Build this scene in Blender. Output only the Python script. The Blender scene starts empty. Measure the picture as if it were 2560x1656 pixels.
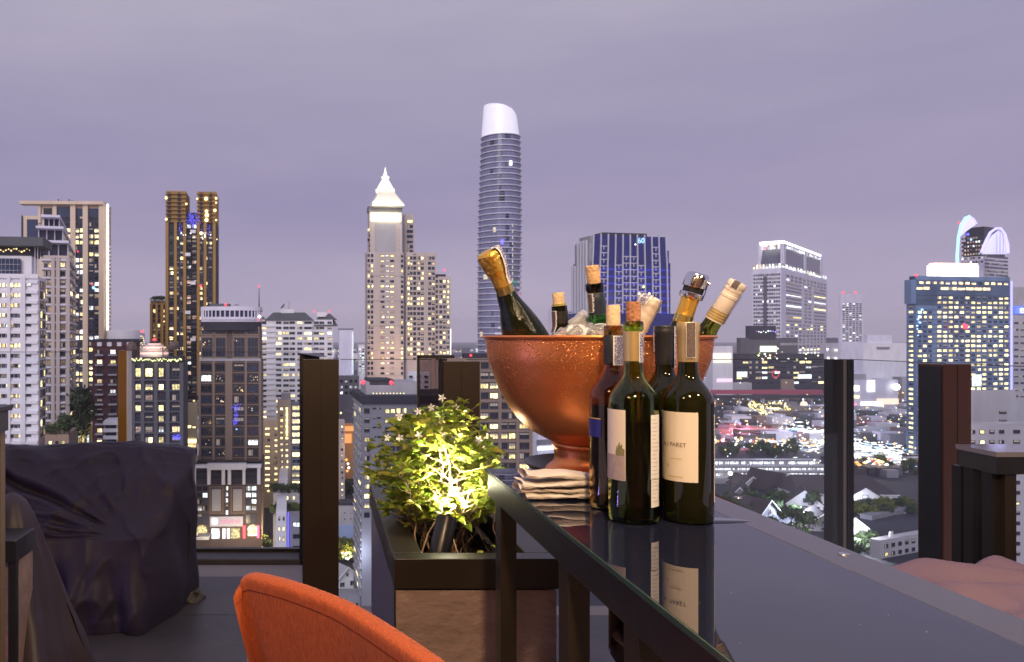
import bpy, bmesh, math, random
from mathutils import Vector, Matrix, noise
R = math.radians
random.seed(11)
SC = bpy.context.scene
COL = SC.collection
# ------------------------------------------------------------------ camera
F, CX, CY, H = 2000.0, 800.0, 845.0, 1.33      # focal length in photo pixels, vanishing point, eye height over the deck
G = -90.0                                      # street level below the roof deck
cam = bpy.data.cameras.new('camera'); camo = bpy.data.objects.new('camera', cam); COL.objects.link(camo)
cam.sensor_width = 36; cam.lens = F/2560*36; cam.shift_x = 0.1875; cam.shift_y = 0.0066
cam.clip_start = 0.05; cam.clip_end = 30000
camo.location = (0, 0, H); camo.rotation_euler = (R(90), 0, 0)
cam.dof.use_dof = True; cam.dof.focus_distance = 1.35; cam.dof.aperture_fstop = 20
SC.camera = camo
# ------------------------------------------------------------------ world
W = bpy.data.worlds.new('World'); SC.world = W; W.use_nodes = True
nt = W.node_tree; nt.nodes.clear()
def N(t, typ, **kw):
    n = t.nodes.new(typ)
    for k, v in kw.items(): setattr(n, k, v)
    return n
tc = N(nt, 'ShaderNodeTexCoord'); sep = N(nt, 'ShaderNodeSeparateXYZ'); nt.links.new(tc.outputs['Generated'], sep.inputs[0])
mp = N(nt, 'ShaderNodeMapping'); mp.inputs['Scale'].default_value = (1.0, 1.0, 5.0); mp.inputs['Rotation'].default_value = (0.1, 0.12, 0.5)
nt.links.new(tc.outputs['Generated'], mp.inputs[0])
nz = N(nt, 'ShaderNodeTexNoise'); nz.inputs['Scale'].default_value = 2.1; nz.inputs['Detail'].default_value = 5; nz.inputs['Roughness'].default_value = 0.52
nt.links.new(mp.outputs[0], nz.inputs[0])
cr = N(nt, 'ShaderNodeValToRGB'); nt.links.new(sep.outputs['Z'], cr.inputs[0])
el = cr.color_ramp.elements
el[0].position = 0.0; el[0].color = (.54, .455, .55, 1)
el[1].position = 1.0; el[1].color = (.34, .33, .48, 1)
for p, c in ((.05, (.445, .39, .53, 1)), (.14, (.335, .30, .46, 1)), (.24, (.325, .298, .45, 1)), (.36, (.385, .36, .49, 1))):
    e = el.new(p); e.color = c
cr2 = N(nt, 'ShaderNodeValToRGB'); nt.links.new(nz.outputs['Fac'], cr2.inputs[0])
e2 = cr2.color_ramp.elements
e2[0].position = .3; e2[0].color = (.92, .925, .97, 1); e2[1].position = .7; e2[1].color = (1.15, 1.13, 1.07, 1)
mx = N(nt, 'ShaderNodeMixRGB', blend_type='MULTIPLY'); mx.inputs[0].default_value = 1
nt.links.new(cr.outputs[0], mx.inputs[1]); nt.links.new(cr2.outputs[0], mx.inputs[2])
bg = N(nt, 'ShaderNodeBackground'); bg.inputs[1].default_value = 1.0; nt.links.new(mx.outputs[0], bg.inputs[0])
wo = N(nt, 'ShaderNodeOutputWorld'); nt.links.new(bg.outputs[0], wo.inputs[0])
# soft glow of the city's own light, from behind the viewer
sun = bpy.data.lights.new('sun', 'SUN'); suno = bpy.data.objects.new('sun', sun); COL.objects.link(suno)
sun.energy = 1.75; sun.angle = R(35); sun.color = (1.0, .93, .96)
suno.rotation_euler = (R(62), 0, R(-18)); suno.location = (0, -20, 40)
SC.view_settings.view_transform = 'Standard'; SC.view_settings.look = 'None'
SC.view_settings.exposure = 0; SC.view_settings.gamma = 1; SC.view_settings.use_curve_mapping = False
SC.cycles.use_denoising = True
SC.cycles.max_bounces = 8; SC.cycles.volume_bounces = 2; SC.cycles.transparent_max_bounces = 16; SC.cycles.transmission_bounces = 8; SC.cycles.diffuse_bounces = 3; SC.cycles.glossy_bounces = 4
SC.cycles.sample_clamp_indirect = 4; SC.cycles.caustics_reflective = False; SC.cycles.caustics_refractive = False

def lamp(typ, name, loc, energy, color, size=.1, target=None, spot=None, blend=.5):
    l = bpy.data.lights.new(name, typ); o = bpy.data.objects.new(name, l); COL.objects.link(o)
    l.energy = energy; l.color = color; o.location = loc
    if typ == 'AREA': l.shape = 'DISK'; l.size = size
    else: l.shadow_soft_size = size
    if typ == 'SPOT': l.spot_size = R(spot); l.spot_blend = blend
    if target is not None:
        o.rotation_euler = (Vector(target)-Vector(loc)).to_track_quat('-Z', 'Y').to_euler()
    return o
# warm lamps of the bar behind and above the viewer
lamp('AREA', 'bar_lamp', (.15, -.35, 2.55), 42, (1, .68, .38), .16, (.5, 1.5, 1.1))
lamp('AREA', 'bar_lamp', (.60, .93, 2.65), 16, (1, .74, .46), .3, (.55, 1.3, 1.1))
lamp('AREA', 'bar_lamp', (1.5, -.1, 2.6), 20, (1, .72, .45), .14, (.7, 1.4, 1.1))
lamp('AREA', 'bar_lamp', (-.9, -.2, 2.4), 7, (1, .6, .3), .3, (.1, 1.8, .7))
lamp('AREA', 'wall_lamp', (-2.9, 1.6, .35), 8, (.35, .25, 1), .3, (-1.1, 3.6, .4))
lamp('AREA', 'added_wall_fill', (-1.2, -2.5, 2.7), 75, (1, .55, .25), .5, (-1.2, -3.3, 1.2))  # this and the next: fills added to warm the copper bowl's reflections
lamp('AREA', 'added_wall_fill', (1.4, -2.5, 2.7), 75, (1, .6, .3), .5, (1.4, -3.3, 1.2))
# ------------------------------------------------------------------ helpers
def P(px, py, d): return Vector(((px-CX)*d/F, d, H-(py-CY)*d/F))
MATS = {}
def mat(name, col, rough=.6, metal=0, emis=None, es=0, noise_amt=0, nscale=5, bump=0, bscale=60, trans=0, ior=1.5, spec=.5, coord='Object', vary=0, sheen=0, coat=0, stretch=None, nosample=True):
    if name in MATS: return MATS[name]
    m = bpy.data.materials.new(name); m.use_nodes = True; t = m.node_tree; b = t.nodes['Principled BSDF']
    b.inputs['Base Color'].default_value = (*col, 1); b.inputs['Roughness'].default_value = rough; b.inputs['Metallic'].default_value = metal
    b.inputs['IOR'].default_value = ior; b.inputs['Transmission Weight'].default_value = trans; b.inputs['Specular IOR Level'].default_value = spec
    if sheen: b.inputs['Sheen Weight'].default_value = sheen
    if coat: b.inputs['Coat Weight'].default_value = coat; b.inputs['Coat Roughness'].default_value = .08
    if emis: b.inputs['Emission Color'].default_value = (*emis, 1); b.inputs['Emission Strength'].default_value = es
    if noise_amt or bump:
        c = N(t, 'ShaderNodeTexCoord'); src = c.outputs[coord]
        if stretch:
            q = N(t, 'ShaderNodeMapping'); q.inputs['Scale'].default_value = stretch; t.links.new(src, q.inputs[0]); src = q.outputs[0]
    if noise_amt:
        n = N(t, 'ShaderNodeTexNoise'); n.inputs['Scale'].default_value = nscale; n.inputs['Detail'].default_value = 6; n.inputs['Roughness'].default_value = .6
        t.links.new(src, n.inputs[0])
        r = N(t, 'ShaderNodeMapRange'); r.inputs[1].default_value = .25; r.inputs[2].default_value = .75; r.inputs[3].default_value = 1-noise_amt; r.inputs[4].default_value = 1+noise_amt
        t.links.new(n.outputs['Fac'], r.inputs[0])
        h = N(t, 'ShaderNodeVectorMath', operation='SCALE'); h.inputs[0].default_value = col; t.links.new(r.outputs[0], h.inputs['Scale'])
        t.links.new(h.outputs[0], b.inputs['Base Color'])
    if bump:
        n2 = N(t, 'ShaderNodeTexNoise'); n2.inputs['Scale'].default_value = bscale; n2.inputs['Detail'].default_value = 4; t.links.new(src, n2.inputs[0])
        bp = N(t, 'ShaderNodeBump'); bp.inputs['Strength'].default_value = bump; bp.inputs['Distance'].default_value = .01; t.links.new(n2.outputs['Fac'], bp.inputs['Height'])
        t.links.new(bp.outputs[0], b.inputs['Normal'])
    if emis and nosample: m.cycles.emission_sampling = 'NONE'
    MATS[name] = m
    return m
def glow_mat(name, c1, c2, s, scale=(3, 3, 3), lo=.35):
    """lit room behind a window: uneven light, curtains, differs from window to window"""
    if name in MATS: return MATS[name]
    m = bpy.data.materials.new(name); m.use_nodes = True; t = m.node_tree; b = t.nodes['Principled BSDF']
    b.inputs['Base Color'].default_value = (.05, .05, .06, 1); b.inputs['Roughness'].default_value = .2
    oi = N(t, 'ShaderNodeObjectInfo'); c = N(t, 'ShaderNodeTexCoord'); g = N(t, 'ShaderNodeNewGeometry')
    mp_ = N(t, 'ShaderNodeMapping'); mp_.inputs['Scale'].default_value = scale; t.links.new(g.outputs['Position'], mp_.inputs[0])
    n = N(t, 'ShaderNodeTexNoise'); n.inputs['Scale'].default_value = .35; n.inputs['Detail'].default_value = 3; t.links.new(mp_.outputs[0], n.inputs[0])
    n3 = N(t, 'ShaderNodeTexNoise'); n3.inputs['Scale'].default_value = .9; n3.inputs['Detail'].default_value = 1
    t.links.new(oi.outputs['Location'], n3.inputs[0])
    r = N(t, 'ShaderNodeMapRange'); r.inputs[1].default_value = .35; r.inputs[2].default_value = .65; r.inputs[3].default_value = lo; r.inputs[4].default_value = 1.35
    t.links.new(n.outputs['Fac'], r.inputs[0])
    r2 = N(t, 'ShaderNodeMapRange'); r2.inputs[1].default_value = .0; r2.inputs[2].default_value = 1; r2.inputs[3].default_value = .35*s; r2.inputs[4].default_value = 1.5*s
    t.links.new(oi.outputs['Random'], r2.inputs[0])
    mu = N(t, 'ShaderNodeMath', operation='MULTIPLY'); t.links.new(r.outputs[0], mu.inputs[0]); t.links.new(r2.outputs[0], mu.inputs[1])
    mxx = N(t, 'ShaderNodeMixRGB'); mxx.inputs[1].default_value = (*c1, 1); mxx.inputs[2].default_value = (*c2, 1)
    t.links.new(n3.outputs['Fac'], mxx.inputs[0])
    t.links.new(mxx.outputs[0], b.inputs['Emission Color']); t.links.new(mu.outputs[0], b.inputs['Emission Strength'])
    m.cycles.emission_sampling = 'NONE'
    MATS[name] = m; return m

class MB:
    def __init__(s): s.v = []; s.f = []; s.mi = []; s.m = []; s.smooth = False
    def mat(s, m):
        if m not in s.m: s.m.append(m)
        return s.m.index(m)
    def box(s, x0, x1, y0, y1, z0, z1, m=None):
        i = len(s.v); k = s.mat(m) if m else 0
        s.v += [(x0,y0,z0),(x1,y0,z0),(x1,y1,z0),(x0,y1,z0),(x0,y0,z1),(x1,y0,z1),(x1,y1,z1),(x0,y1,z1)]
        for q in ((0,3,2,1),(4,5,6,7),(0,1,5,4),(1,2,6,5),(2,3,7,6),(3,0,4,7)):
            s.f.append(tuple(i+a for a in q)); s.mi.append(k)
        return s
    def obox(s, M, sx, sy, sz, m=None):
        i = len(s.v); k = s.mat(m) if m else 0
        for z in (-sz, sz):
            for x, y in ((-sx,-sy),(sx,-sy),(sx,sy),(-sx,sy)): s.v.append(tuple(M @ Vector((x,y,z))))
        for q in ((0,3,2,1),(4,5,6,7),(0,1,5,4),(1,2,6,5),(2,3,7,6),(3,0,4,7)):
            s.f.append(tuple(i+a for a in q)); s.mi.append(k)
        return s
    def poly(s, pts, m=None):
        i = len(s.v); s.v += [tuple(p) for p in pts]; s.f.append(tuple(range(i, i+len(pts)))); s.mi.append(s.mat(m) if m else 0); return s
    def prism(s, pts, y0, y1, m=None):
        """outline in x,z extruded along y"""
        n = len(pts); i = len(s.v); k = s.mat(m) if m else 0
        s.v += [(p[0], y0, p[1]) for p in pts]+[(p[0], y1, p[1]) for p in pts]
        s.f.append(tuple(range(i, i+n))); s.f.append(tuple(range(i+2*n-1, i+n-1, -1))); s.mi += [k, k]
        for a in range(n):
            b = (a+1) % n; s.f.append((i+a, i+n+a, i+n+b, i+b)); s.mi.append(k)
        return s
    def vprism(s, pts, z0, z1, m=None, pts2=None):
        """outline in x,y extruded up z (optionally to another outline)"""
        n = len(pts); i = len(s.v); k = s.mat(m) if m else 0; p2 = pts2 or pts
        s.v += [(p[0], p[1], z0) for p in pts]+[(p[0], p[1], z1) for p in p2]
        s.f.append(tuple(range(i+n-1, i-1, -1))); s.f.append(tuple(range(i+n, i+2*n))); s.mi += [k, k]
        for a in range(n):
            b = (a+1) % n; s.f.append((i+a, i+b, i+n+b, i+n+a)); s.mi.append(k)
        return s
    def lathe(s, prof, n=32, M=None, m=None, a0=0, a1=2*math.pi, cap=True):
        M = M or Matrix(); i = len(s.v); k = s.mat(m) if m else 0; full = abs(a1-a0-2*math.pi) < 1e-6
        c = n if full else n+1
        for r, z in prof:
            for a in range(c):
                t = a0+(a1-a0)*a/n; s.v.append(tuple(M @ Vector((r*math.cos(t), r*math.sin(t), z))))
        for j in range(len(prof)-1):
            for a in range(n):
                b = (a+1) % c
                s.f.append((i+j*c+a, i+j*c+b, i+(j+1)*c+b, i+(j+1)*c+a)); s.mi.append(k)
        if cap and full:
            if prof[0][0] > 1e-5: s.f.append(tuple(i+a for a in range(n-1, -1, -1))); s.mi.append(k)
            if prof[-1][0] > 1e-5: s.f.append(tuple(i+(len(prof)-1)*c+a for a in range(n))); s.mi.append(k)
        return s
    def tube(s, pts, rad, n=8, m=None):
        pts = [Vector(p) for p in pts]; i = len(s.v); k = s.mat(m) if m else 0
        rad = rad if isinstance(rad, (list, tuple)) else [rad]*len(pts)
        up = Vector((0.13, .2, 1)).normalized()
        for j, p in enumerate(pts):
            d = (pts[min(j+1, len(pts)-1)]-pts[max(j-1, 0)]).normalized()
            a = d.cross(up)
            if a.length < 1e-3: a = d.cross(Vector((1, 0, 0)))
            a.normalize(); b = d.cross(a)
            for q in range(n):
                t = 2*math.pi*q/n; s.v.append(tuple(p+(a*math.cos(t)+b*math.sin(t))*rad[j]))
        for j in range(len(pts)-1):
            for q in range(n):
                w = (q+1) % n; s.f.append((i+j*n+q, i+j*n+w, i+(j+1)*n+w, i+(j+1)*n+q)); s.mi.append(k)
        s.f.append(tuple(i+q for q in range(n))); s.f.append(tuple(i+(len(pts)-1)*n+q for q in range(n-1, -1, -1))); s.mi += [k, k]
        return s
    def grid(s, fn, nu, nv, m=None, closeu=False):
        i = len(s.v); k = s.mat(m) if m else 0
        for a in range(nu+1):
            for b in range(nv+1): s.v.append(tuple(fn(a/nu, b/nv)))
        for a in range(nu):
            for b in range(nv):
                q = i+a*(nv+1)+b; s.f.append((q, q+nv+1, q+nv+2, q+1)); s.mi.append(k)
        return s
    def mesh(s, name, smooth=None, fix=True):
        me = bpy.data.meshes.new(name); me.from_pydata(s.v, [], s.f)
        for m in s.m: me.materials.append(m)
        if len(s.m) > 1: me.polygons.foreach_set('material_index', s.mi)
        if fix:
            b = bmesh.new(); b.from_mesh(me); bmesh.ops.recalc_face_normals(b, faces=b.faces); b.to_mesh(me); b.free()
        if smooth is not None:
            me.shade_smooth()
            if smooth < 180: me.set_sharp_from_angle(angle=R(smooth))
        me.update(); return me
    def build(s, name, parent=None, smooth=None, loc=None, kind=None, bevel=0, seg=2, fix=True):
        return link(name, s.mesh(name, smooth, fix), parent, loc, kind, bevel, seg)
def link(name, me, parent=None, loc=None, kind=None, bevel=0, seg=2, rz=0):
    o = bpy.data.objects.new(name, me); COL.objects.link(o)
    if parent is not None: o.parent = parent
    if loc is not None: o.location = loc
    if rz: o.rotation_euler.z = rz
    if kind: o['kind'] = kind
    if bevel:
        b = o.modifiers.new('bevel', 'BEVEL'); b.width = bevel; b.segments = seg; b.limit_method = 'ANGLE'; b.angle_limit = R(40)
    return o
def tag(o, label, cat, group=None):
    o['label'] = label; o['category'] = cat
    if group: o['group'] = group
    return o
def thing(name, label, cat, loc=(0, 0, 0), rz=0, group=None):
    o = bpy.data.objects.new(name, None); COL.objects.link(o); o.location = loc; o.rotation_euler.z = rz; o.empty_display_size = .1
    return tag(o, label, cat, group)
def bx(name, m, parent, x0, x1, y0, y1, z0, z1, bevel=0, kind=None):
    cx, cy, cz = (x0+x1)/2, (y0+y1)/2, (z0+z1)/2
    b = MB().box(x0-cx, x1-cx, y0-cy, y1-cy, z0-cz, z1-cz, m)
    return b.build(name, parent, loc=(cx, cy, cz), bevel=bevel, kind=kind)
# ------------------------------------------------------------------ city materials
def wallm(name, col, r=.75): return mat(name, col, r, noise_amt=.14, nscale=.12, bump=.15, bscale=2, stretch=(1, 1, .35))
WHITE = wallm('white_paint_wall', (.78, .76, .80)); BEIGE = wallm('beige_wall', (.70, .56, .42)); BROWNW = wallm('brown_wall', (.13, .09, .085))
GREYW = wallm('grey_wall', (.22, .215, .25)); DARKW = wallm('dark_wall', (.03, .028, .045)); GOLDW = wallm('gold_brown_wall', (.36, .21, .055))
REDW = wallm('dark_red_wall', (.10, .035, .045)); PINKB = wallm('pinkish_wall', (.55, .47, .43)); LAV = wallm('pale_lavender_wall', (.72, .70, .82))
ROOFD = wallm('dark_grey_roof', (.10, .105, .115)); CONC = wallm('concrete', (.42, .40, .43)); TANB = wallm('tan_wall', (.27, .195, .155))
TERR = wallm('brown_tile_roof', (.055, .042, .05))
GL = mat('dark_window_glass', (.018, .019, .034), .12, noise_amt=.5, nscale=.2, ior=1.5)
GL2 = mat('blue_window_glass', (.035, .048, .10), .12, noise_amt=.4, nscale=.15)
GL3 = mat('grey_curtain_glass', (.09, .09, .13), .2, noise_amt=.3, nscale=.3)
GLB = mat('deep_blue_glass', (.012, .016, .10), .15, noise_amt=.5, nscale=.08, emis=(.03, .04, .45), es=.10)
FR = mat('window_frame_dark', (.05, .05, .06), .5); FRW = mat('window_frame_white', (.5, .5, .54), .5)
WARM = glow_mat('warm_lit_room', (1, .62, .25), (1, .82, .5), 2.3)
YEL = glow_mat('yellow_lit_room', (1, .72, .22), (1, .86, .45), 2.9)
DIM = glow_mat('dim_lit_room', (.75, .36, .14), (.7, .55, .3), .45)
COOL = glow_mat('white_lit_room', (.75, .85, 1), (1, .98, .85), 2.2)
PNK = glow_mat('pink_lit_room', (1, .55, .42), (1, .7, .55), .8)
def em(name, c, s): return mat(name, (.1, .1, .1), .5, emis=c, es=s)
E_WHITE = em('white_lamp', (1, .97, .9), 3.2); E_WARM = em('warm_lamp', (1, .72, .32), 3); E_RED = em('red_lamp', (1, .03, .06), 3.5)
E_BLUE = em('blue_lamp', (.12, .1, 1), 2.2); E_CYAN = em('cyan_lamp', (.3, .6, 1), 2.2); E_GREEN = em('yellow_green_lamp', (.85, 1, .35), 2.6)
E_ORANGE = em('orange_lamp', (1, .35, .06), 2.4); E_PINK = em('pink_lamp', (1, .12, .3), 2.2); E_VIOLET = em('violet_lamp', (.6, .1, 1), 2.5)
PALM = {'d': GL, 'b': GL2, 'g': GL3, 'w': WARM, 'y': YEL, 'm': DIM, 'c': COOL, 'p': PNK}
LITK = 1.9
def pick(pal, rnd):
    pal = {k: v*(LITK if k in 'wymcp' and len(pal) > 1 else 1) for k, v in pal.items()}; t = sum(pal.values()); r = rnd.random()*t
    for k, v in pal.items():
        r -= v
        if r <= 0: return k
    return 'd'
WCACHE = {}; BLIND = mat('window_blind', (.45, .40, .34), .8, emis=(1, .75, .45), es=.12)
def window_mesh(w, h, k, fr, mull=1, blind=0):
    key = (round(w, 2), round(h, 2), k, fr.name, mull, blind)
    if key in WCACHE: return WCACHE[key]
    b = MB(); t = min(w, h)*.09; o = -.16; i = -.05
    X, x, Z, z = w/2, w/2-t, h/2, h/2-t
    b.poly([(-x, i, -z), (x, i, -z), (x, i, z), (-x, i, z)], PALM[k])
    O = [(-X, -Z), (X, -Z), (X, Z), (-X, Z)]; I = [(-x, -z), (x, -z), (x, z), (-x, z)]
    for a in range(4):
        c = (a+1) % 4
        b.poly([(O[a][0], o, O[a][1]), (O[c][0], o, O[c][1]), (I[c][0], o, I[c][1]), (I[a][0], o, I[a][1])], fr)
        b.poly([(I[a][0], o, I[a][1]), (I[c][0], o, I[c][1]), (I[c][0], i, I[c][1]), (I[a][0], i, I[a][1])], fr)
        b.poly([(O[a][0], .02, O[a][1]), (O[c][0], .02, O[c][1]), (O[c][0], o, O[c][1]), (O[a][0], o, O[a][1])], fr)
    for j in range(mull):
        u = -x+2*x*(j+1)/(mull+1)
        b.poly([(u-t*.35, -.09, -z), (u+t*.35, -.09, -z), (u+t*.35, -.09, z), (u-t*.35, -.09, z)], fr)
    if blind:
        zb = z-2*z*(.25+.3*(blind == 2)); xa, xb = (-x, x) if blind < 3 else (-x, -x*.1)
        if blind == 3: zb = -z
        b.poly([(xa, -.07, zb), (xb, -.07, zb), (xb, -.07, z), (xa, -.07, z)], BLIND)
    WCACHE[key] = b.mesh('window', fix=False); return WCACHE[key]
def merge_into(mb, me, M):
    i = len(mb.v); mb.v += [tuple(M @ v.co) for v in me.vertices]
    idx = [mb.mat(m) for m in me.materials]
    for p in me.polygons: mb.f.append(tuple(i+q for q in p.vertices)); mb.mi.append(idx[p.material_index])

class Bld:
    """a building seen over its vertical corner at photo column c; its left face reaches to column a, its right face to column b"""
    def __init__(s, name, label, c, a, b, d, th=-5, cat='building', group=None, seed=0, minD=8):
        s.d = d; s.S = d/F; s.th = R(th); C, Sn = math.cos(s.th), math.sin(s.th)
        X, Y = (c-CX)*s.S, d; ta, tb = (a-CX)/F, (b-CX)/F
        s.W = (X-ta*Y)/(C+ta*Sn); s.D = max(minD, (tb*Y-X)/(Sn-tb*C)) if abs(Sn-tb*C) > 1e-4 else minD
        s.e = thing(name, label, cat, (X, Y, G), -s.th, group); s.rnd = random.Random(seed or int(c*7+a)); s.wins = []
    def z(s, py): return H-(py-CY)*s.S-G
    def body(s, ytop, m, name='wall', ybot=None, x0=0, x1=1, y0=0, y1=1, grow=0):
        z0 = 0 if ybot is None else s.z(ybot)
        return bx(name, m, s.e, -s.W*(1-x0)-grow, -s.W*(1-x1)+grow, s.D*y0-grow, s.D*y1+grow, z0, s.z(ytop))
    def box(s, name, m, u0, u1, v0, v1, ytop, ybot, out=0):
        """u along left face 0..1, v along the right face 0..1"""
        return bx(name, m, s.e, -s.W*(1-u0), -s.W*(1-u1), s.D*v0, s.D*v1, s.z(ybot), s.z(ytop))
    def grid(s, face, u0, u1, y0, y1, cols, rows, wf=.6, hf=.55, pal=None, fr=FR, mull=1, off=0., skip=0, litrow=None):
        L = s.W if face == 'L' else s.D; cw = L*(u1-u0)/cols; rh = (s.z(y0)-s.z(y1))/rows
        for r in range(rows):
            for c in range(cols):
                if skip and s.rnd.random() < skip: continue
                k = pick((litrow or {}).get(r, pal or {'d': .75, 'w': .15, 'm': .1}), s.rnd)
                u = L*u0+cw*(c+.5); zz = s.z(y0)-rh*(r+.5)
                me = window_mesh(cw*wf, rh*hf, k, fr, mull, s.rnd.choice((0, 0, 0, 0, 1, 2, 3)) if k != 'k' else 0)
                if face == 'L': s.wins.append((me, (-s.W+u, -off, zz), 0))
                elif face == 'R': s.wins.append((me, (off, u, zz), math.pi/2))
    def bands(s, y0, y1, rows, m, hf=.3, out=.35, faces='LR', name='floor_slab'):
        rh = (s.z(y0)-s.z(y1))/rows; h = rh*hf
        b = MB().box(-s.W-(out if 'L' in faces else -.2), out if 'R' in faces else -.2, -out if 'L' in faces else .2, s.D, -h/2, h/2, m); me = b.mesh(name)
        for r in range(rows+1): link(name, me, s.e, (0, 0, s.z(y0)-rh*r))
    def piers(s, face, us, y0, y1, w, m, out=.45, name='pier'):
        L = s.W if face == 'L' else s.D; h = s.z(y0)-s.z(y1)
        b = MB()
        if face == 'L': b.box(-w/2, w/2, -out, .05, -h/2, h/2, m)
        else: b.box(-.05, out, -w/2, w/2, -h/2, h/2, m)
        me = b.mesh(name)
        for u in us:
            p = (-s.W+L*u, 0, s.z(y0)-h/2) if face == 'L' else (0, L*u, s.z(y0)-h/2)
            link(name, me, s.e, p)
    def rpanel(s, name, m, v0, v1, ytop, ybot, out=1.1):
        return bx(name, m, s.e, .03, out, s.D*v0, s.D*v1, s.z(ybot), s.z(ytop))
    def finish(s, indiv=300):
        for me, p, rz in s.wins[:indiv]: link('window', me, s.e, p, rz=rz)
        rest = s.wins[indiv:]
        if rest:
            mb = MB()
            for me, p, rz in rest: merge_into(mb, me, Matrix.Translation(p) @ Matrix.Rotation(rz, 4, 'Z'))
            mb.build('window', s.e, kind='stuff', fix=False)
    def lamp(s, px, py, m, r=2.2, name='warning_light', dy=-.5):
        """a small lamp at a photo position in the plane of the corner"""
        w = P(px, py, s.d)-s.e.location; l = Matrix.Rotation(s.th, 4, 'Z') @ w
        rr = r*s.S
        return MB().lathe([(0, -rr), (rr*.7, -rr*.7), (rr, 0), (rr*.7, rr*.7), (0, rr)], 8, m=m).build(name, s.e, loc=(l.x, l.y+dy, l.z))
    def local(s, px, py, dd=0):
        w = P(px, py, s.d+dd)-s.e.location; return Matrix.Rotation(s.th, 4, 'Z') @ w
def us(n, a=0., b=1.): return [a+(b-a)*i/(n-1) for i in range(n)]
MIX = {'d': .45, 'b': .15, 'g': .2, 'w': .1, 'y': .05, 'm': .05}

# ------------------------------------------------------------------ 1 white apartment block, left edge
B = Bld('apartment_building', 'white apartment block at the left edge with terrace lights under its dark roof', 96, -40, 115, 240, -8)
B.body(692, WHITE)
B.bands(706, 1106, 16, WHITE, .30, .5, 'L')
B.piers('L', [.01, .23, .46, .70, .735], 692, 1106, .9, WHITE, .8)
LR = {0: {'y': 6, 'w': 1}, 1: {'w': 4, 'g': 2, 'y': 2}, 2: {'w': 3, 'c': 2, 'm': 1}, 4: {'c': 3, 'g': 2, 'w': 1}, 6: {'y': 5, 'w': 1}, 11: {'y': 3, 'd': 2}, 13: {'w': 3, 'm': 1}, 15: {'m': 2, 'd': 2, 'w': 1}}
B.grid('L', .02, .70, 699, 1099, 9, 16, .82, .62, {'d': .55, 'g': .25, 'w': .1, 'm': .1}, FR, 1, .02, litrow=LR)
B.grid('L', .76, .88, 699, 1099, 1, 16, .75, .42, {'d': .7, 'g': .25, 'c': .08}, FR, 1, .02)
B.grid('R', .15, .9, 699, 1099, 2, 16, .7, .8, {'d': .5, 'g': .25, 'y': .18, 'm': .1}, FR, 0, .02)
B.box('penthouse', WHITE, 0, .86, .1, .9, 640, 692)
gb = B.box('glass_wall', GL2, 0, .66, -.02, .1, 648, 691)
for i in range(9): B.box('mullion', FRW, .02+i*.075, .024+i*.075, -.04, -.02, 648, 691)
for yy in (662, 677): B.box('mullion', FRW, 0, .66, -.04, -.02, yy, yy+1)
B.box('parapet', WHITE, 0, 1.0, -.05, .02, 686, 697)
B.box('roof_canopy', ROOFD, 0, 1.12, -.25, 1, 596, 618)
B.box('terrace_wall', DARKW, 0, .9, .1, .9, 618, 640)
for i in range(12): B.lamp(4+i*6.5, 626+random.uniform(-3, 5), E_WARM, random.uniform(.8, 2.2), 'terrace_lamp', -1)
for i, x in enumerate((88, 104)): B.box('flagpole', WHITE, .93+i*.05, .94+i*.05, 0, .03, 617, 692)
B.finish()
# ------------------------------------------------------------------ 2 brown terraced tower behind it
B = Bld('apartment_tower', 'pink-brown tower with stepped dark glass top behind the white block', 172, 108, 190, 300, -14)
B.body(640, PINKB); B.bands(652, 1096, 20, LAV, .16, .7, 'LR', 'balcony_slab')
B.grid('L', .02, .34, 652, 1096, 2, 20, .8, .62, {'d': .5, 'g': .3, 'm': .12, 'w': .08}, FR)
B.grid('L', .62, .9, 652, 1096, 1, 20, .7, .55, {'d': .6, 'g': .2, 'm': .1, 'w': .1}, FR)
B.grid('R', .1, .9, 652, 1096, 2, 20, .7, .55, {'d': .6, 'g': .2, 'm': .1, 'y': .12}, FR)
B.piers('L', [.38, .58, .97], 645, 1096, 1.3, PINKB, 1.0)
for (u0, u1, yt, yb) in ((-.16, .94, 606, 640), (-.2, .74, 571, 604), (.0, .6, 543, 569)):
    B.box('penthouse', GL3, u0, u1, .1, .9, yt, yb); B.box('roof_ledge', LAV, u0-.08, u1+.06, -.02, .95, yt-3, yt+3)
    for q in range(4): B.box('column', LAV, u0+(u1-u0)*q/3-.012, u0+(u1-u0)*q/3+.012, .04, .1, yt, yb)
B.finish()
# ------------------------------------------------------------------ 3 beige tower with light strip
B = Bld('office_tower', 'tall beige tower with flat canopy roof and a white light strip down its right edge', 268, 96, 276, 380, -2)
B.body(512, BEIGE); B.W0 = B.W
def bu(px): return (px-96)/(268-96)
for (a, b_, yt) in ((143, 179, 518), (189, 209, 522), (222, 249, 522)):
    B.box('glass_strip', GL2, bu(a), bu(b_), -.03, .02, yt, 1050)
for (a, b_) in ((189, 209), (222, 249), (143, 179)):
    B.grid('L', bu(a), bu(b_), 540, 1046, 2, 34, .86, .72, {'d': .55, 'b': .32, 'w': .05, 'y': .06, 'c': .05, 'm': .04}, FR, 0, .5,
           litrow={0: {'d': 1}, 1: {'d': 1}, 2: {'y': 1, 'd': 1}, 3: {'w': 1}, 4: {'y': 1}, 20: {'c': 1, 'w': 1}, 24: {'y': 2, 'd': 1}, 26: {'y': 1}, 27: {'y': 3, 'w': 1}, 28: {'y': 1, 'd': 1}, 30: {'y': 1, 'd': 2}})
B.piers('L', [bu(184), bu(215), bu(255)], 505, 1050, 2.4, BEIGE, 1.6)
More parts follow.
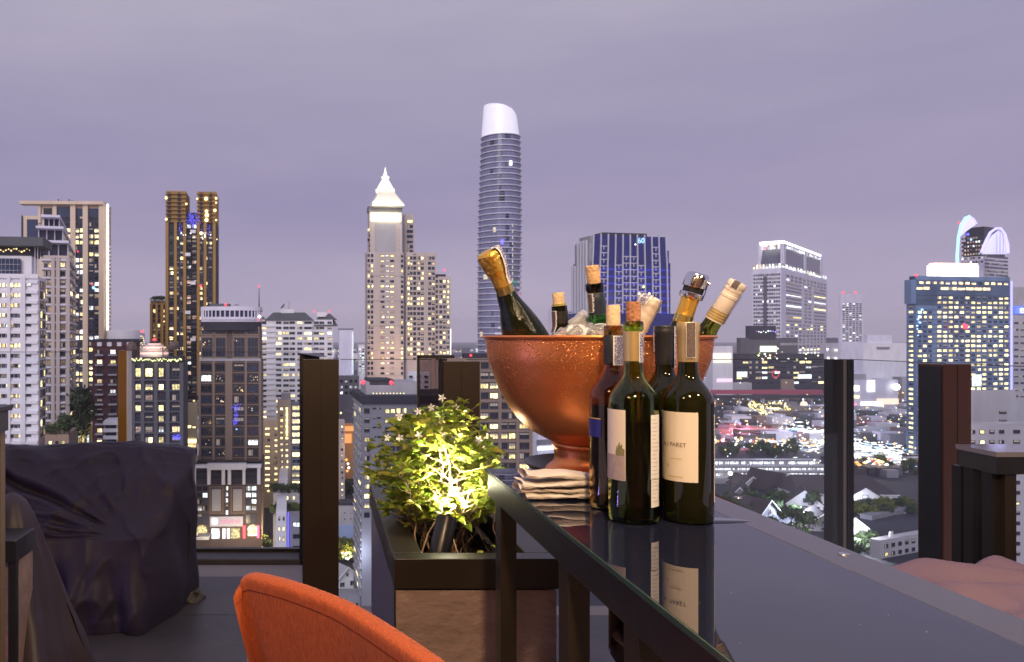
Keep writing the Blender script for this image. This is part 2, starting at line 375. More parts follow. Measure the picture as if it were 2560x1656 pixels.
B.box('pier', BEIGE, bu(97), bu(103), -.15, .05, 512, 560); B.box('pier', BEIGE, bu(133), bu(143), -.15, .05, 512, 560)
B.box('window', GL, bu(109), bu(130), -.04, 0, 522, 541)
B.box('roof_canopy', BEIGE, bu(54), bu(262), -.35, .3, 506, 514)
B.box('lower_wing', BEIGE, bu(54), bu(96), .0, .9, 541, 1000); B.box('glass_strip', GL2, bu(68), bu(95), -.04, 0, 550, 760)
B.box('glass_strip', GL, bu(54), bu(58), -.04, 0, 541, 760)
B.box('light_strip', E_WHITE, bu(267.5), bu(271.5), -.06, .04, 511, 826)
for i in range(22): B.box('balcony_fin', LAV, bu(272), bu(276), .1, .3, 616+i*10, 618+i*10)
for i in range(6): B.box('roof_antenna', ROOFD, bu(140+i*9), bu(143+i*9), .3, .4, 497+3*(i % 3), 507)
B.lamp(205, 668, E_GREEN, 3, 'sign_light', -1); B.lamp(196, 630, E_RED, 2, 'sign_light', -1); B.lamp(232, 712, E_RED, 1.6, 'sign_light', -1); B.lamp(235, 720, E_CYAN, 4, 'sign_light', -1)
B.finish()
# ------------------------------------------------------------------ 4 twin-headed gold tower
B = Bld('apartment_tower', 'gold-brown twin-topped tower with blue fairy lights between its two heads', 540, 415, 547, 420, -3)
def gu(px): return (px-415)/(540-415)
B.box('wall', DARKW, gu(464), gu(493), .1, .95, 531, 1000)
B.box('wall', DARKW, 0, gu(464), 0, 1, 556, 1000); B.box('wall', DARKW, gu(493), 1, 0, 1, 556, 1000); B.box('head_wall', GOLDW, 0, gu(464), 0, 1, 479, 556); B.box('head_wall', GOLDW, gu(493), 1, 0, 1, 480, 556)
for (a, b_) in ((419, 427), (444, 452), (499, 507), (523, 530)):
    B.box('dark_strip', DARKW, gu(a), gu(b_), -.025, .02, 483, 557)
for r in range(8):
    B.box('floor_slab', GOLDW, gu(414), gu(465), -.06, 0, 486+r*10, 487.2+r*10); B.box('floor_slab', GOLDW, gu(492), gu(541), -.06, 0, 486+r*10, 487.2+r*10)
G4 = {'d': .62, 'g': .25, 'b': .08, 'w': .07, 'm': .04, 'y': .03}
B.grid('L', gu(422), gu(462), 578, 990, 3, 33, .8, .75, G4, FR, 0); B.grid('L', gu(465), gu(492), 560, 990, 2, 34, .85, .8, {'d': .6, 'g': .2, 'p': .1, 'c': .05}, FR, 0, -1.)
B.grid('L', gu(496), gu(532), 578, 990, 3, 33, .8, .75, G4, FR, 0)
B.piers('L', [gu(418), gu(439), gu(462), gu(496), gu(513), gu(536)], 557, 990, 1.5, GOLDW, .9)
B.bands(560, 990, 33, DARKW, .1, .25, 'L')
for x, y, r in ((417, 497, 4.5), (467, 512, 3.5), (417, 550, 4), (494, 499, 3), (516, 499, 6), (541, 498, 4), (517, 530, 5), (538, 528, 5), (518, 540, 6.5), (517, 552, 6), (541, 552, 3), (541, 509, 3), (543, 600, 2)):
    B.lamp(x, y, E_WARM, r*.8, 'floodlight', -2)
for x, y in ((505, 717),): B.lamp(x, y, E_RED, 3, 'warning_light', -6)
for i in range(170):
    x = random.gauss(482, 8); y = random.gauss(552, 11)
    if i % 5 == 0: x = random.choice((450, 503, 521))+random.gauss(0, 3); y = random.uniform(560, 590)
    if 464 < x < 534 or i % 5 == 0: B.lamp(x, y, E_BLUE, random.uniform(.5, 1.0), 'fairy_light', -1.5)
for i in range(14): B.lamp(random.uniform(448, 528), random.uniform(583, 600), E_WHITE, random.uniform(.8, 2), 'sky_bar_lamp', -1.5)
for y in (577, 634, 705, 778, 845): B.box('balcony_box', WHITE, gu(464+(y % 2)*13), gu(477+(y % 2)*13), -.12, .1, y, y+8)
B.box('side_block', GOLDW, gu(375), gu(415), .1, .9, 754, 1000); B.box('parapet', CONC, gu(374), gu(415), .05, .9, 748, 754)
for i in range(3):
    B.piers('L', [gu(378+i*14)], 760, 930, 1.2, GOLDW, .5)
mbx = B.W; B.grid('L', gu(379), gu(413), 760, 930, 3, 14, .6, .7, {'d': .6, 'g': .2, 'w': .15}, FR, 0, -B.D*.1+.05)
B.finish()
DARKG = wallm('charcoal_wall', (.10, .097, .115))
def reflected_lights_mat():  # reflected city lights painted into the glass as glowing spots
    m = bpy.data.materials.new('glass_with_painted_reflections'); m.use_nodes = True; t = m.node_tree; b = t.nodes['Principled BSDF']
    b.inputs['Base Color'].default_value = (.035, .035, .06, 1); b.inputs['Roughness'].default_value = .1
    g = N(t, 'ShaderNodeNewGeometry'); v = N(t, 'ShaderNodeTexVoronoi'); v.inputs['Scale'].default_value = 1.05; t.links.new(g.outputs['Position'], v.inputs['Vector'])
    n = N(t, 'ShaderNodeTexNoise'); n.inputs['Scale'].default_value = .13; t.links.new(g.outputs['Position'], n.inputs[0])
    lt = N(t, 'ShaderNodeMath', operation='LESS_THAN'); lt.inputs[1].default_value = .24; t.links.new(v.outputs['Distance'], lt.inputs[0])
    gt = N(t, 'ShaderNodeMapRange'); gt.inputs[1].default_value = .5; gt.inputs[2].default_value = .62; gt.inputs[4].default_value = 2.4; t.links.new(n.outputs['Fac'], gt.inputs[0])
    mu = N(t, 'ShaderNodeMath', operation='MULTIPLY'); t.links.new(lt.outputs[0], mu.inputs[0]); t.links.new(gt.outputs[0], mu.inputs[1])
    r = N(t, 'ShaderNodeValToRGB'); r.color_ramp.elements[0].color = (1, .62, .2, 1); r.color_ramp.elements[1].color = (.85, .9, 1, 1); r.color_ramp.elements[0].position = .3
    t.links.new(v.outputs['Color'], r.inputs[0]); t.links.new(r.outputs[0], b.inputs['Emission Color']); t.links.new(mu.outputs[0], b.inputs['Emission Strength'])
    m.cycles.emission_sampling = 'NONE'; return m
PALM['k'] = reflected_lights_mat()
# ------------------------------------------------------------------ 5 brown office with drum top and its podium
B = Bld('office_tower', 'brown framed office tower with a pale drum top and tall dark bays', 651, 499, 654, 340, -2, minD=26)
def ou(px): return (px-499)/(651-499)
B.box('wall', BROWNW, ou(502), ou(650), .1, 1, 826, 1160); B.box('wall', BROWNW, ou(497), ou(653), .03, 1, 902, 1155)
def ell(u0, u1, bulge, v0=.15, n=14):
    x0, x1 = -B.W*(1-u0), -B.W*(1-u1); cx = (x0+x1)/2; rx = (x1-x0)/2
    pts = [(cx+rx*math.cos(math.pi+math.pi*i/n), B.D*v0+bulge*math.sin(math.pi+math.pi*i/n)) for i in range(n+1)]
    return pts+[(x1, B.D*.8), (x0, B.D*.8)]
for nm, m, u0, u1, bl, yt, yb in (('drum_wall', GL2, ou(504), ou(648), 4.4, 776, 797), ('drum_ledge', LAV, ou(499), ou(652), 5.4, 767, 777), ('drum_ledge', LAV, ou(499), ou(652), 5.4, 793, 800), ('drum_base', LAV, ou(500), ou(651), 4.8, 800, 805), ('drum_base', DARKW, ou(501), ou(650), 4.4, 805, 826)):
    MB().vprism(ell(u0, u1, bl), B.z(yb), B.z(yt), m).build(nm, B.e)
for i in range(19):
    a = math.pi+math.pi*(i+.5)/19; x0, x1 = -B.W, 0; cx = (x0+x1)/2; rx = (x1-x0)/2*.97
    bx('drum_fin', LAV, B.e, cx+rx*math.cos(a)-.25, cx+rx*math.cos(a)+.25, B.D*.15+4.9*math.sin(a)-.4, B.D*.15+4.9*math.sin(a)+.3, B.z(796), B.z(774))
B.box('roof_plant', ROOFD, ou(520), ou(570), .3, .6, 758, 768); 
bx('crane_arm', ROOFD, B.e, -B.W*.45, -B.W*.38, 8, 8.4, B.z(762), B.z(760))
B.lamp(565, 763, E_RED, 3.2, 'warning_light', -2); B.lamp(650, 793, E_WHITE, 4, 'floodlight', -6); B.lamp(648, 801, E_RED, 2, 'warning_light', -6)
an = B.local(647, 765); MB().tube([(an.x, an.y+3, an.z-1), (an.x, an.y+3, B.z(716))], [.35, .12], 6, ROOFD).build('antenna', B.e); B.lamp(647, 715, E_RED, 2.6, 'warning_light', 3)
for (a, b_) in ((503, 530), (538, 563), (583, 611), (618, 645)):
    for (yt, yb) in ((820, 836), (843, 894)):
        B.box('window_frame', TANB, ou(a-3), ou(b_+3), .085, .12, yt-3, yb+3)
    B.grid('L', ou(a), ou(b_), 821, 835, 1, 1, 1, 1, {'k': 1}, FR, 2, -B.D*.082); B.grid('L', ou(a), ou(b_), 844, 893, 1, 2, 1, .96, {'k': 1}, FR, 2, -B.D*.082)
B.box('ledge', CONC, ou(498), ou(652), .0, .1, 897, 903)
for (a, b_) in ((501, 530), (538, 563), (583, 611), (618, 647)):
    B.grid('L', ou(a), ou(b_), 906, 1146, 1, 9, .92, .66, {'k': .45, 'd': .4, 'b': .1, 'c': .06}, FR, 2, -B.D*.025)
B.piers('L', [ou(499), ou(534), ou(566), ou(572), ou(578), ou(614.5), ou(650)], 903, 1150, 1.0, TANB, .2)
for i in range(10): B.box('floor_slab', TANB, 0, 1, -.0, .03, 905+i*26.6, 907+i*26.6)
for i in range(60):
    B.lamp(random.gauss(590, 4), random.uniform(1010, 1062), E_BLUE, random.uniform(.6, 1.2), 'fairy_light', -1)
B.lamp(592, 1073, E_CYAN, 2, 'sign_light', -1)
# podium
B.box('podium_wall', BROWNW, ou(489), ou(655), -.25, 1, 1203, 1400); B.box('podium_wall', DARKW, ou(489), ou(655), -.24, 1, 1158, 1203)
for a, b_ in ((488, 495), (523, 531), (558, 566), (573, 581), (609, 616), (645, 653)): B.box('podium_pillar', WHITE, ou(a), ou(b_), -.31, -.2, 1156, 1203)
B.box('podium_beam', WHITE, ou(488), ou(655), -.33, -.2, 1155, 1162); B.box('podium_beam', WHITE, ou(523), ou(618), -.35, -.2, 1152, 1166)
for y in (1176, 1190): B.box('podium_beam', FR, ou(495), ou(645), -.27, -.2, y, y+1.2)
yv = -B.D*-.0
def pgrid(a, b_, y0, y1, c, r, wf, hf, pal, mull=1): B.grid('L', ou(a), ou(b_), y0, y1, c, r, wf, hf, pal, FR, mull, B.D*.255)
pgrid(496, 524, 1206, 1270, 2, 4, .92, .8, {'c': 1, 'g': 2, 'd': 2}, 2); pgrid(616, 644, 1206, 1270, 2, 4, .92, .8, {'c': 2, 'g': 1, 'd': 1}, 2)
pgrid(496, 524, 1274, 1302, 2, 1, .92, .9, {'g': 1}, 2); pgrid(616, 644, 1274, 1302, 2, 1, .92, .9, {'g': 1}, 2)
pgrid(567, 574, 1206, 1280, 1, 5, .8, .7, {'c': 3, 'd': 1}, 0)
for a, b_ in ((528, 562), (580, 614)):
    B.box('panel_frame', TANB, ou(a), ou(b_), -.27, -.25, 1208, 1275); B.box('panel_frame', BROWNW, ou(a+3), ou(b_-3), -.28, -.27, 1211, 1272); B.box('wall_panel', CONC, ou(a+6), ou(b_-6), -.29, -.28, 1215, 1268)
B.box('sign_board', LAV, ou(529), ou(610), -.28, -.25, 1282, 1306)
l = B.local(541, 1293); bx('sign_logo', E_WHITE, B.e, l.x-.95, l.x+.95, -B.D*.28-.3, -B.D*.28-.02, l.z-1.1, l.z+1.1)
for i, w in enumerate((3, 2, 4, 2.4, 3.2, 2, 3.4)):
    bx('sign_letter', mat('dim_pink_lamp', (.5, .3, .4), emis=(.9, .35, .5), es=.55), B.e, l.x+2.2+i*1.25, l.x+3.1+i*1.25, -B.D*.28-.25, -B.D*.28-.02, l.z-.9, l.z-.9+w*.5)
for x in (491, 613, 647): B.box('red_banner', E_PINK if x != 613 else E_RED, ou(x-3), ou(x+3), -.28, -.26, 1305, 1335)
for x in (509, 634): MB().lathe([(0, -.1), (2.2, -.1), (2.2, .1), (0, .1)], 20, Matrix.Translation((-B.W*(1-ou(x)), -B.D*.26, B.z(1316))) @ Matrix.Rotation(R(90), 4, 'X'), YEL).build('arched_window', B.e); B.box('arched_window', YEL, ou(x-12), ou(x+12), -.262, -.25, 1316, 1330)
for a, b_, m in ((560, 566, E_WHITE), (571, 577, E_WHITE), (580, 602, YEL), (533, 552, COOL)): B.box('shop_front', m, ou(a), ou(b_), -.265, -.25, 1312, 1336)
B.box('canopy', CONC, ou(500), ou(530), -.5, -.25, 1322, 1330)
B.finish()
# forecourt: low wall, street and trees in front of the podium
# ------------------------------------------------------------------ 6 white apartment with grey hip roofs
B = Bld('apartment_building', 'broad white apartment block with grey hip roofs and long dark balcony rows', 832, 652, 846, 450, -3, minD=18)
def wu(px): return (px-652)/(832-652)
B.body(800, WHITE)
def hip(u0, u1, v0, v1, yb, yt, ins, name='hip_roof', m=ROOFD):
    x0, x1, y0, y1 = -B.W*(1-u0), -B.W*(1-u1), B.D*v0, B.D*v1; z0, z1 = B.z(yb), B.z(yt); i = ins*(x1-x0); ym = (y0+y1)/2
    b = MB(); A = [(x0, y0, z0), (x1, y0, z0), (x1, y1, z0), (x0, y1, z0)]; T = [(x0+i, ym-1, z1), (x1-i, ym-1, z1), (x1-i, ym+1, z1), (x0+i, ym+1, z1)]
    b.v = A+T; b.f = [(0, 3, 2, 1), (4, 5, 6, 7), (0, 1, 5, 4), (1, 2, 6, 5), (2, 3, 7, 6), (3, 0, 4, 7)]; b.mi = [0]*6; b.m = [m]; b.build(name, B.e)
B.box('wall', WHITE, wu(666), wu(780), -.06, .5, 799, 1240)
hip(wu(662), wu(784), -.12, .9, 801, 781, .17); hip(wu(648), wu(665), -.05, 1, 805, 792, .3); hip(wu(784), wu(845), -.05, 1, 815, 791, .22); hip(wu(806), wu(843), .0, .7, 800, 784, .45)
B.box('roof_house', WHITE, wu(702), wu(735), .3, .6, 773, 790); B.box('water_tank', WHITE, wu(792), wu(818), .3, .6, 780, 792)
for x in (786, 824): B.lamp(x, 779, E_RED, 2, 'warning_light', 2)
d_ = B.local(709, 767); MB().lathe([(0, 0), (1.3, .3), (1.9, .9)], 16, Matrix.Translation((d_.x, d_.y+4, d_.z)) @ Matrix.Rotation(R(-50), 4, 'Y'), ROOFD).build('satellite_dish', B.e)
bx('antenna', ROOFD, B.e, d_.x+3, d_.x+3.2, 6, 6.2, B.z(790), B.z(752))
LW = {2: {'d': 2, 'y': 2, 'c': 1, 'b': 1}, 3: {'d': 2, 'y': 2, 'w': 1}, 8: {'d': 3, 'y': 1}, 10: {'y': 3, 'w': 2, 'd': 2}}
for (a, b_, n) in ((653, 686, 1), (689, 704, 1), (707, 738, 2), (742, 756, 1), (759, 780, 1), (784, 811, 2), (818, 830, 1)):
    off = B.D*.06 if 666 < a < 781 else .02
    B.grid('L', wu(a), wu(b_), 801, 1061, n, 20, .93, .55, {'d': .86, 'g': .06, 'w': .04, 'y': .04}, FRW, 1, off, litrow=LW)
B.grid('R', .1, .9, 814, 1061, 2, 19, .8, .5, {'d': 1}, FRW, 1, .02)
for i in range(19): B.box('balcony_rail', WHITE, wu(653), wu(687), -.1, .0, 814+i*13, 818+i*13); B.box('balcony_rail', WHITE, wu(758), wu(781), -.13, -.05, 814+i*13, 818+i*13)
B.finish()
# ------------------------------------------------------------------ 7 dark red striped building with a round tank
B = Bld('apartment_building', 'dark red building with short white balconies and a round white roof tank', 334, 231, 350, 300, -6, minD=14)
B.body(855, REDW); B.bands(878, 1108, 10, CONC, .0, .0, 'L')
for r in range(11):
    for (u0, u1) in ((.08, .27), (.40, .60)): B.box('balcony', CONC, u0, u1, -.09, .02, 886+r*24.5, 890+r*24.5)
B.grid('L', .08, .27, 868, 1112, 1, 10, .7, .45, {'d': .9, 'w': .1}, FR); B.grid('L', .4, .6, 868, 1112, 1, 10, .7, .45, {'d': .8, 'y': .1, 'c': .1}, FR)
B.box('terrace', DARKW, 0, 1.1, .0, .9, 848, 857)
for i in range(9): B.box('parapet_block', WHITE if i % 2 else REDW, i*.12, i*.12+.11, -.03, .05, 856, 866)
tk = B.local(303, 850); MB().lathe([(6.2, 0), (6.2, B.z(826)-B.z(853)), (6.0, B.z(826)-B.z(853)+.1)], 28, Matrix.Translation((tk.x, tk.y+7, B.z(853))), WHITE).build('water_tank', B.e, smooth=40)
B.finish()
# ------------------------------------------------------------------ 8 dark building with lit dome
B = Bld('hotel_building', 'dark grey hotel with a lit dome and a row of bright roof lamps', 455, 331, 470, 260, -3, minD=14)
B.body(905, DARKW); B.box('set_back_storey', DARKW, .05, .95, .05, .9, 893, 907)
def du(px): return (px-331)/(455-331)
for a, b_ in ((338, 353), (362, 383), (396, 410), (429, 452)):
    B.grid('L', du(a), du(b_), 917, 946, 1, 1, .95, .8, {'y': 1} if a < 420 else {'d': 1}, FR, 1); B.grid('L', du(a), du(b_), 955, 1140, 1, 7, .95, .62, {'d': .62, 'y': .16, 'w': .1, 'c': .06, 'p': .04}, FR, 2, litrow={0: {'y': 1}, 4: {'p': 1, 'c': 1, 'w': 1}})
B.piers('L', [du(x) for x in (333, 357, 390, 420, 454)], 908, 1140, 1.2, DARKG, .6); 
for i in range(9): B.box('floor_slab', DARKG, 0, 1, -.035, 0, 948+i*26.4, 952+i*26.4)
for i in range(34): B.lamp(332+i*3.7, random.uniform(897, 903), E_GREEN if i % 3 else E_WARM, random.uniform(1, 2.6), 'roof_lamp', -1.5)
dm = B.local(379, 895); DW = mat('dome_panel', (.75, .62, .6), .4)
for i in range(6):
    r0, r1 = 4.8*math.cos(i*.22), 4.8*math.cos((i+1)*.22)
    MB().lathe([(r0, 4.8*math.sin(i*.22)), (r0*.995, 4.8*math.sin((i+.8)*.22)), (r1, 4.8*math.sin((i+.82)*.22))], 28, Matrix.Translation((dm.x, dm.y+6, dm.z)), DW if i % 2 == 0 else mat('dome_glow', (.8, .6, .55), emis=(1, .62, .5), es=.9)).build('dome_ring', B.e, smooth=40)
MB().lathe([(1.7, 0), (1.5, 1.0), (0, 1.3)], 16, Matrix.Translation((dm.x, dm.y+6, dm.z+4.3)), DARKW).build('dome_cap', B.e); B.lamp(379, 850, E_RED, 4.5, 'beacon', 6); B.lamp(381, 856, E_RED, 3, 'beacon', 6)
for s_ in (-7.3, 6.5): MB().lathe([(1.6, 0), (1.7, 1), (1.2, 2.2), (0, 2.8)], 16, Matrix.Translation((dm.x+s_, dm.y+5, dm.z+2.6)), BROWNW).build('small_dome', B.e, smooth=40)
for yy in (866, 871): B.box('roof_rail', DARKW, -.05, 1, .2, .21, yy, yy+1)
for x in (341, 405, 420, 452): bx('roof_post', DARKW, B.e, -B.W*(1-du(x))-.15, -B.W*(1-du(x))+.15, 2, 2.3, B.z(905), B.z(868))
for i in range(60): B.lamp(random.uniform(432, 453), random.uniform(1086, 1098), E_BLUE, .8, 'fairy_light', -.8)
B.finish()
# ------------------------------------------------------------------ 9 garden-roof podium, small blocks on the left
B = Bld('apartment_podium', 'low tan block with rooftop shrubs below the brown tower', 172, 112, 192, 235, -10)
B.body(1086, TANB); B.grid('L', .1, .9, 1094, 1126, 3, 1, .5, .5, {'y': .4, 'd': .5}); B.finish()
B = Bld('yellow_building', 'small yellow lit building between trees', 228, 188, 231, 330, -5)
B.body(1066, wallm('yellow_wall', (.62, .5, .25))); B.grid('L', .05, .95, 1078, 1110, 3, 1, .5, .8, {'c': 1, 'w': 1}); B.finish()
B = Bld('apartment_building', 'small white block with ribbon balconies under the dark red building', 292, 262, 296, 280, -5)
B.body(1050, WHITE); B.bands(1058, 1112, 3, WHITE, .5, .5); B.grid('L', 0, 1, 1058, 1112, 1, 3, .95, .45, {'d': 1}, FR, 3); B.finish()
B = Bld('low_building', 'pale low building with a dark roof beside the brown podium', 486, 452, 490, 330, -5)
B.body(1152, CONC); B.grid('L', .1, .9, 1150, 1166, 4, 1, .4, .5, {'d': 1}); B.box('roof', DARKW, -.1, 1.1, -.1, 1, 1130, 1142); B.finish()
# yellow lit gap (pool terrace) at px 457-492 y 1097-1120
B = Bld('lit_terrace', 'bright yellow lit terrace building between the hotel and the brown tower', 491, 456, 494, 400, -5)
B.body(1010, wallm('lit_concrete', (.45, .38, .25))); B.grid('L', 0, 1, 1062, 1072, 3, 1, .8, .8, {'p': 1, 'y': 1}); B.box('light_panel', E_WARM, .02, 1, -.06, 0, 1098, 1108); B.box('light_panel', YEL, .02, .95, -.06, 0, 1112, 1118); B.finish()  # yellow light is put into the concrete colour
B = Bld('slim_building', 'slim beige building with scattered lit rooms behind the hotel', 490, 460, 494, 440, -5)
B.body(900, GREYW); B.grid('L', .0, 1, 905, 1060, 3, 12, .6, .5, {'d': .6, 'y': .2, 'w': .15, 'p': .1}); B.finish()
# ------------------------------------------------------------------ 10 yellow-lit stepped buildings right of the brown tower
B = Bld('apartment_building', 'beige block with a column of yellow windows right of the brown tower', 700, 655, 742, 430, -4, minD=10)
B.body(1050, BEIGE); B.grid('L', .05, .55, 1065, 1235, 1, 12, .55, .5, {'y': .8, 'w': .2, 'd': .1}); B.grid('L', .6, .95, 1065, 1235, 1, 12, .5, .5, {'y': .3, 'w': .2, 'd': .5}); B.finish()
B = Bld('apartment_building', 'cream tower with a bright vertical light streak and yellow rooms', 727, 694, 732, 400, -4)
B.body(1000, BEIGE); B.box('upper_storey', CONC, .3, 1, .05, .9, 984, 1002); B.grid('L', .1, .9, 1015, 1235, 2, 15, .55, .5, {'y': .55, 'w': .2, 'd': .25})
B.box('light_strip', E_WARM, .66, .74, -.08, 0, 1024, 1090); B.finish()
B = Bld('apartment_building', 'blue-grey glass block with yellow floors beside the bronze post', 752, 728, 800, 380, -4)
B.body(1008, GREYW); B.grid('L', .04, .98, 1012, 1245, 1, 14, .9, .68, {'y': .4, 'b': .4, 'w': .2}, FRW); B.finish()
B = Bld('low_building', 'low building with a planted roof terrace and small windows', 800, 683, 830, 330, -2)
B.body(1232, CONC); B.grid('L', .08, .95, 1238, 1252, 6, 1, .35, .7, {'d': .6, 'y': .4}, FRW); B.finish()
B = Bld('white_building', 'small white three storey building with six square windows', 716, 690, 722, 300, -2)
B.body(1278, WHITE); B.grid('L', .1, .95, 1284, 1360, 2, 3, .4, .4, {'d': .8, 'g': .2, 'y': .1}, FR); B.finish()
B = Bld('shop_house', 'dark shop house with a violet light strip on its edge', 790, 721, 800, 290, -2)
B.body(1290, GREYW); B.box('light_strip', E_BLUE, -.03, .01, -.1, 0, 1280, 1385); B.grid('L', .1, .9, 1297, 1385, 2, 3, .7, .4, {'d': .8, 'c': .2}); B.finish()
# ------------------------------------------------------------------ 11 behind the plants
B = Bld('apartment_building', 'pale slab building with a lit stair strip, far behind the bronze post', 884, 848, 893, 900, -3)
B.body(824, LAV); B.box('light_strip', COOL, .9, .98, -.1, 0, 832, 935); B.box('roof_ledge', ROOFD, -.05, 1.02, -.1, 1, 822, 824); B.finish()
B = Bld('far_tower', 'bright white-lit slim tower beside the spired hotel', 912, 896, 920, 1000, -3)
B.body(862, WHITE); B.grid('L', .05, .95, 866, 940, 2, 14, .7, .6, {'c': .8, 'd': .2}); B.finish()
B = Bld('low_building', 'grey low building behind the grey apartment block', 898, 845, 905, 520, -3)
B.body(940, GREYW); B.grid('L', .05, .95, 946, 990, 4, 3, .6, .5, {'d': .7, 'c': .3}); B.finish()
B = Bld('white_building', 'small white building with dark windows left of the glass fin', 1075, 993, 1090, 420, -2)
B.body(960, WHITE); B.box('roof_house', WHITE, .35, 1, .2, .8, 930, 962); B.grid('L', .3, 1, 936, 1000, 3, 5, .5, .45, {'d': .9, 'g': .1}, FR); B.finish()
B = Bld('apartment_building', 'grey apartment block with red roof lamps behind the shrub', 904, 884, 1150, 260, 87)
B.body(1004, GREYW)
def gv(px): return max(0, (px-904)/(1150-904))
B.box('parapet', DARKW, -.2, 1.05, -.01, 1, 990, 1008); B.box('roof_house', CONC, .2, .8, .06, .6, 958, 992); B.box('roof_house', DARKW, .2, .8, .1, .35, 952, 966)
for i in range(10): B.lamp(918+i*8.5, 984, E_GREEN if i % 4 == 0 else E_WARM, 1.4, 'roof_lamp', 2)
B.lamp(930, 956, E_RED, 5.5, 'warning_light', -3); B.lamp(1001, 957, E_RED, 5.5, 'warning_light', -3)
GR = {0: {'y': 1, 'd': 1}, 1: {'y': 2, 'd': 1}, 3: {'y': 2, 'd': 2}}
B.grid('R', .015, .09, 1016, 1300, 1, 12, .75, .55, {'d': .85, 'y': .1}, FR, 1, .03); B.grid('R', .105, .2, 1010, 1294, 2, 12, .75, .17, {'d': 1}, FR, 0, .03)
B.grid('R', .23, .46, 1016, 1300, 4, 12, .8, .55, {'d': .8, 'y': .2}, FR, 1, .03, litrow=GR); B.grid('R', .5, .62, 1016, 1300, 2, 12, .5, .5, {'d': .9, 'y': .1}, FR, 1, .03)
B.grid('R', .68, .98, 1016, 1300, 4, 12, .6, .55, {'d': .8, 'y': .15}, FR, 1, .03)
B.grid('L', .08, .95, 1016, 1500, 3, 21, .8, .6, {'d': .5, 'g': .4, 'y': .1}, FRW, 1, .03)
for i in range(20): B.box('floor_slab', CONC, 0, 1.0, -.012, 0, 1012+i*24, 1015+i*24)
B.finish()
B = Bld('apartment_building', 'narrow beige block with warm windows beside the bronze post', 862, 840, 868, 420, -3)
B.body(1052, PINKB); B.grid('L', .4, 1, 1060, 1260, 1, 14, .4, .4, {'w': .4, 'd': .6}); B.finish()
B = Bld('small_building', 'small grey building with two tiny windows above a blue-lit wall', 890, 838, 896, 330, -3)
B.body(1262, CONC); B.box('blue_lit_wall', wallm('blue_light_wall_tone', (.35, .45, .7)), 0, 1, -.04, .0, 1312, 1350); B.grid('L', .3, .9, 1275, 1305, 2, 2, .25, .3, {'b': 1}, FRW); B.box('roof_ledge', DARKW, -.02, 1.02, -.05, 1, 1258, 1263); B.finish()  # blue light on the lower wall is put into its colour
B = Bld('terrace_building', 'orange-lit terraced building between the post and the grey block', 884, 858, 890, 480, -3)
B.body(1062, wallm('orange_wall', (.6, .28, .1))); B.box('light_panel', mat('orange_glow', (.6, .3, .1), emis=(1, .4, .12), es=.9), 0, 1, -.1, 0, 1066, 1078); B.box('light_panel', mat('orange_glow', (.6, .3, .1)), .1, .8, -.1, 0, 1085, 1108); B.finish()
# ------------------------------------------------------------------ 12 brown apartment right of the shrub
B = Bld('apartment_building', 'brown apartment block with long dark window bands below the copper bowl', 1120, 1112, 1327, 250, 88)
B.body(896, TANB); B.bands(902, 1280, 15, TANB, .26, .5, 'LR')
B.grid('R', .30, .36, 902, 1280, 1, 15, .8, .62, {'d': .7, 'y': .3}, FR, 0, .03); B.grid('R', .38, .61, 902, 1280, 2, 15, .9, .62, {'d': .7, 'b': .1, 'y': .14, 'w': .1}, FR, 2, .03)
B.grid('R', .63, .82, 902, 1280, 2, 15, .9, .62, {'d': .75, 'b': .1, 'y': .12}, FR, 2, .03); B.grid('R', .85, .99, 902, 1280, 1, 15, .9, .62, {'d': .75, 'y': .12}, FR, 2, .03); B.grid('R', .02, .28, 902, 1280, 3, 15, .85, .62, {'d': .8, 'y': .2}, FR, 1, .03)
B.piers('R', [.29, .37, .62, .835, .995], 896, 1280, 1.0, TANB, .7); B.lamp(1193, 889, E_RED, 3, 'warning_light', -2)
B.box('roof_house', DARKW, .2, .8, .2, .6, 884, 897)
B.finish()
B = Bld('low_building', 'low white building with a bright strip seen beside the bowl foot', 1345, 1326, 1420, 520, 70)
B.body(1085, LAV); B.rpanel('light_panel', COOL, -.02, 1, 1118, 1126); B.rpanel('wall_band', GREYW, -.05, 1, 1100, 1113); B.finish()
# ------------------------------------------------------------------ 13 spired hotel
B = Bld('hotel_tower', 'cream hotel tower with a floodlit flared roof and pointed spire', 1009, 918, 1022, 500, -6)
def hu(px): return (px-918)/(1009-918)
B.body(632, PINKB); B.box('upper_wall', PINKB, hu(924), hu(1005), .08, .9, 528, 632); B.box('upper_wall', CONC, hu(938), hu(990), .03, .2, 560, 632)
B.grid('L', hu(925), hu(1008), 634, 940, 1, 1, .01, .01, {'d': 1}); B.wins.clear()
pl = {'y': .45, 'p': .1, 'd': .3, 'g': .2}
B.grid('L', hu(950), hu(962), 634, 940, 1, 24, .8, .42, pl, FR, 0, .05); B.grid('L', hu(974), hu(986), 634, 940, 1, 24, .8, .42, pl, FR, 0, .05)
B.grid('L', hu(963), hu(973), 634, 940, 1, 24, .8, .18, {'c': 1}, FR, 0, .05)
B.grid('L', hu(926), hu(934), 634, 940, 1, 24, .7, .6, {'d': .8, 'y': .2}, FR, 0, .05); B.grid('L', hu(1001), hu(1009), 634, 940, 1, 24, .7, .6, {'d': .8, 'y': .2}, FR, 0, .05)
B.grid('L', hu(918), hu(925), 570, 940, 1, 29, .8, .6, {'d': .7, 'g': .2, 'y': .1}, FR, 0, .05)
B.grid('L', hu(945), hu(984), 564, 604, 3, 3, .5, .5, {'d': 1}, FR, 0, -.6); B.grid('L', hu(994), hu(1002), 570, 632, 1, 5, .5, .5, {'d': 1}, FR, 0, -.8)
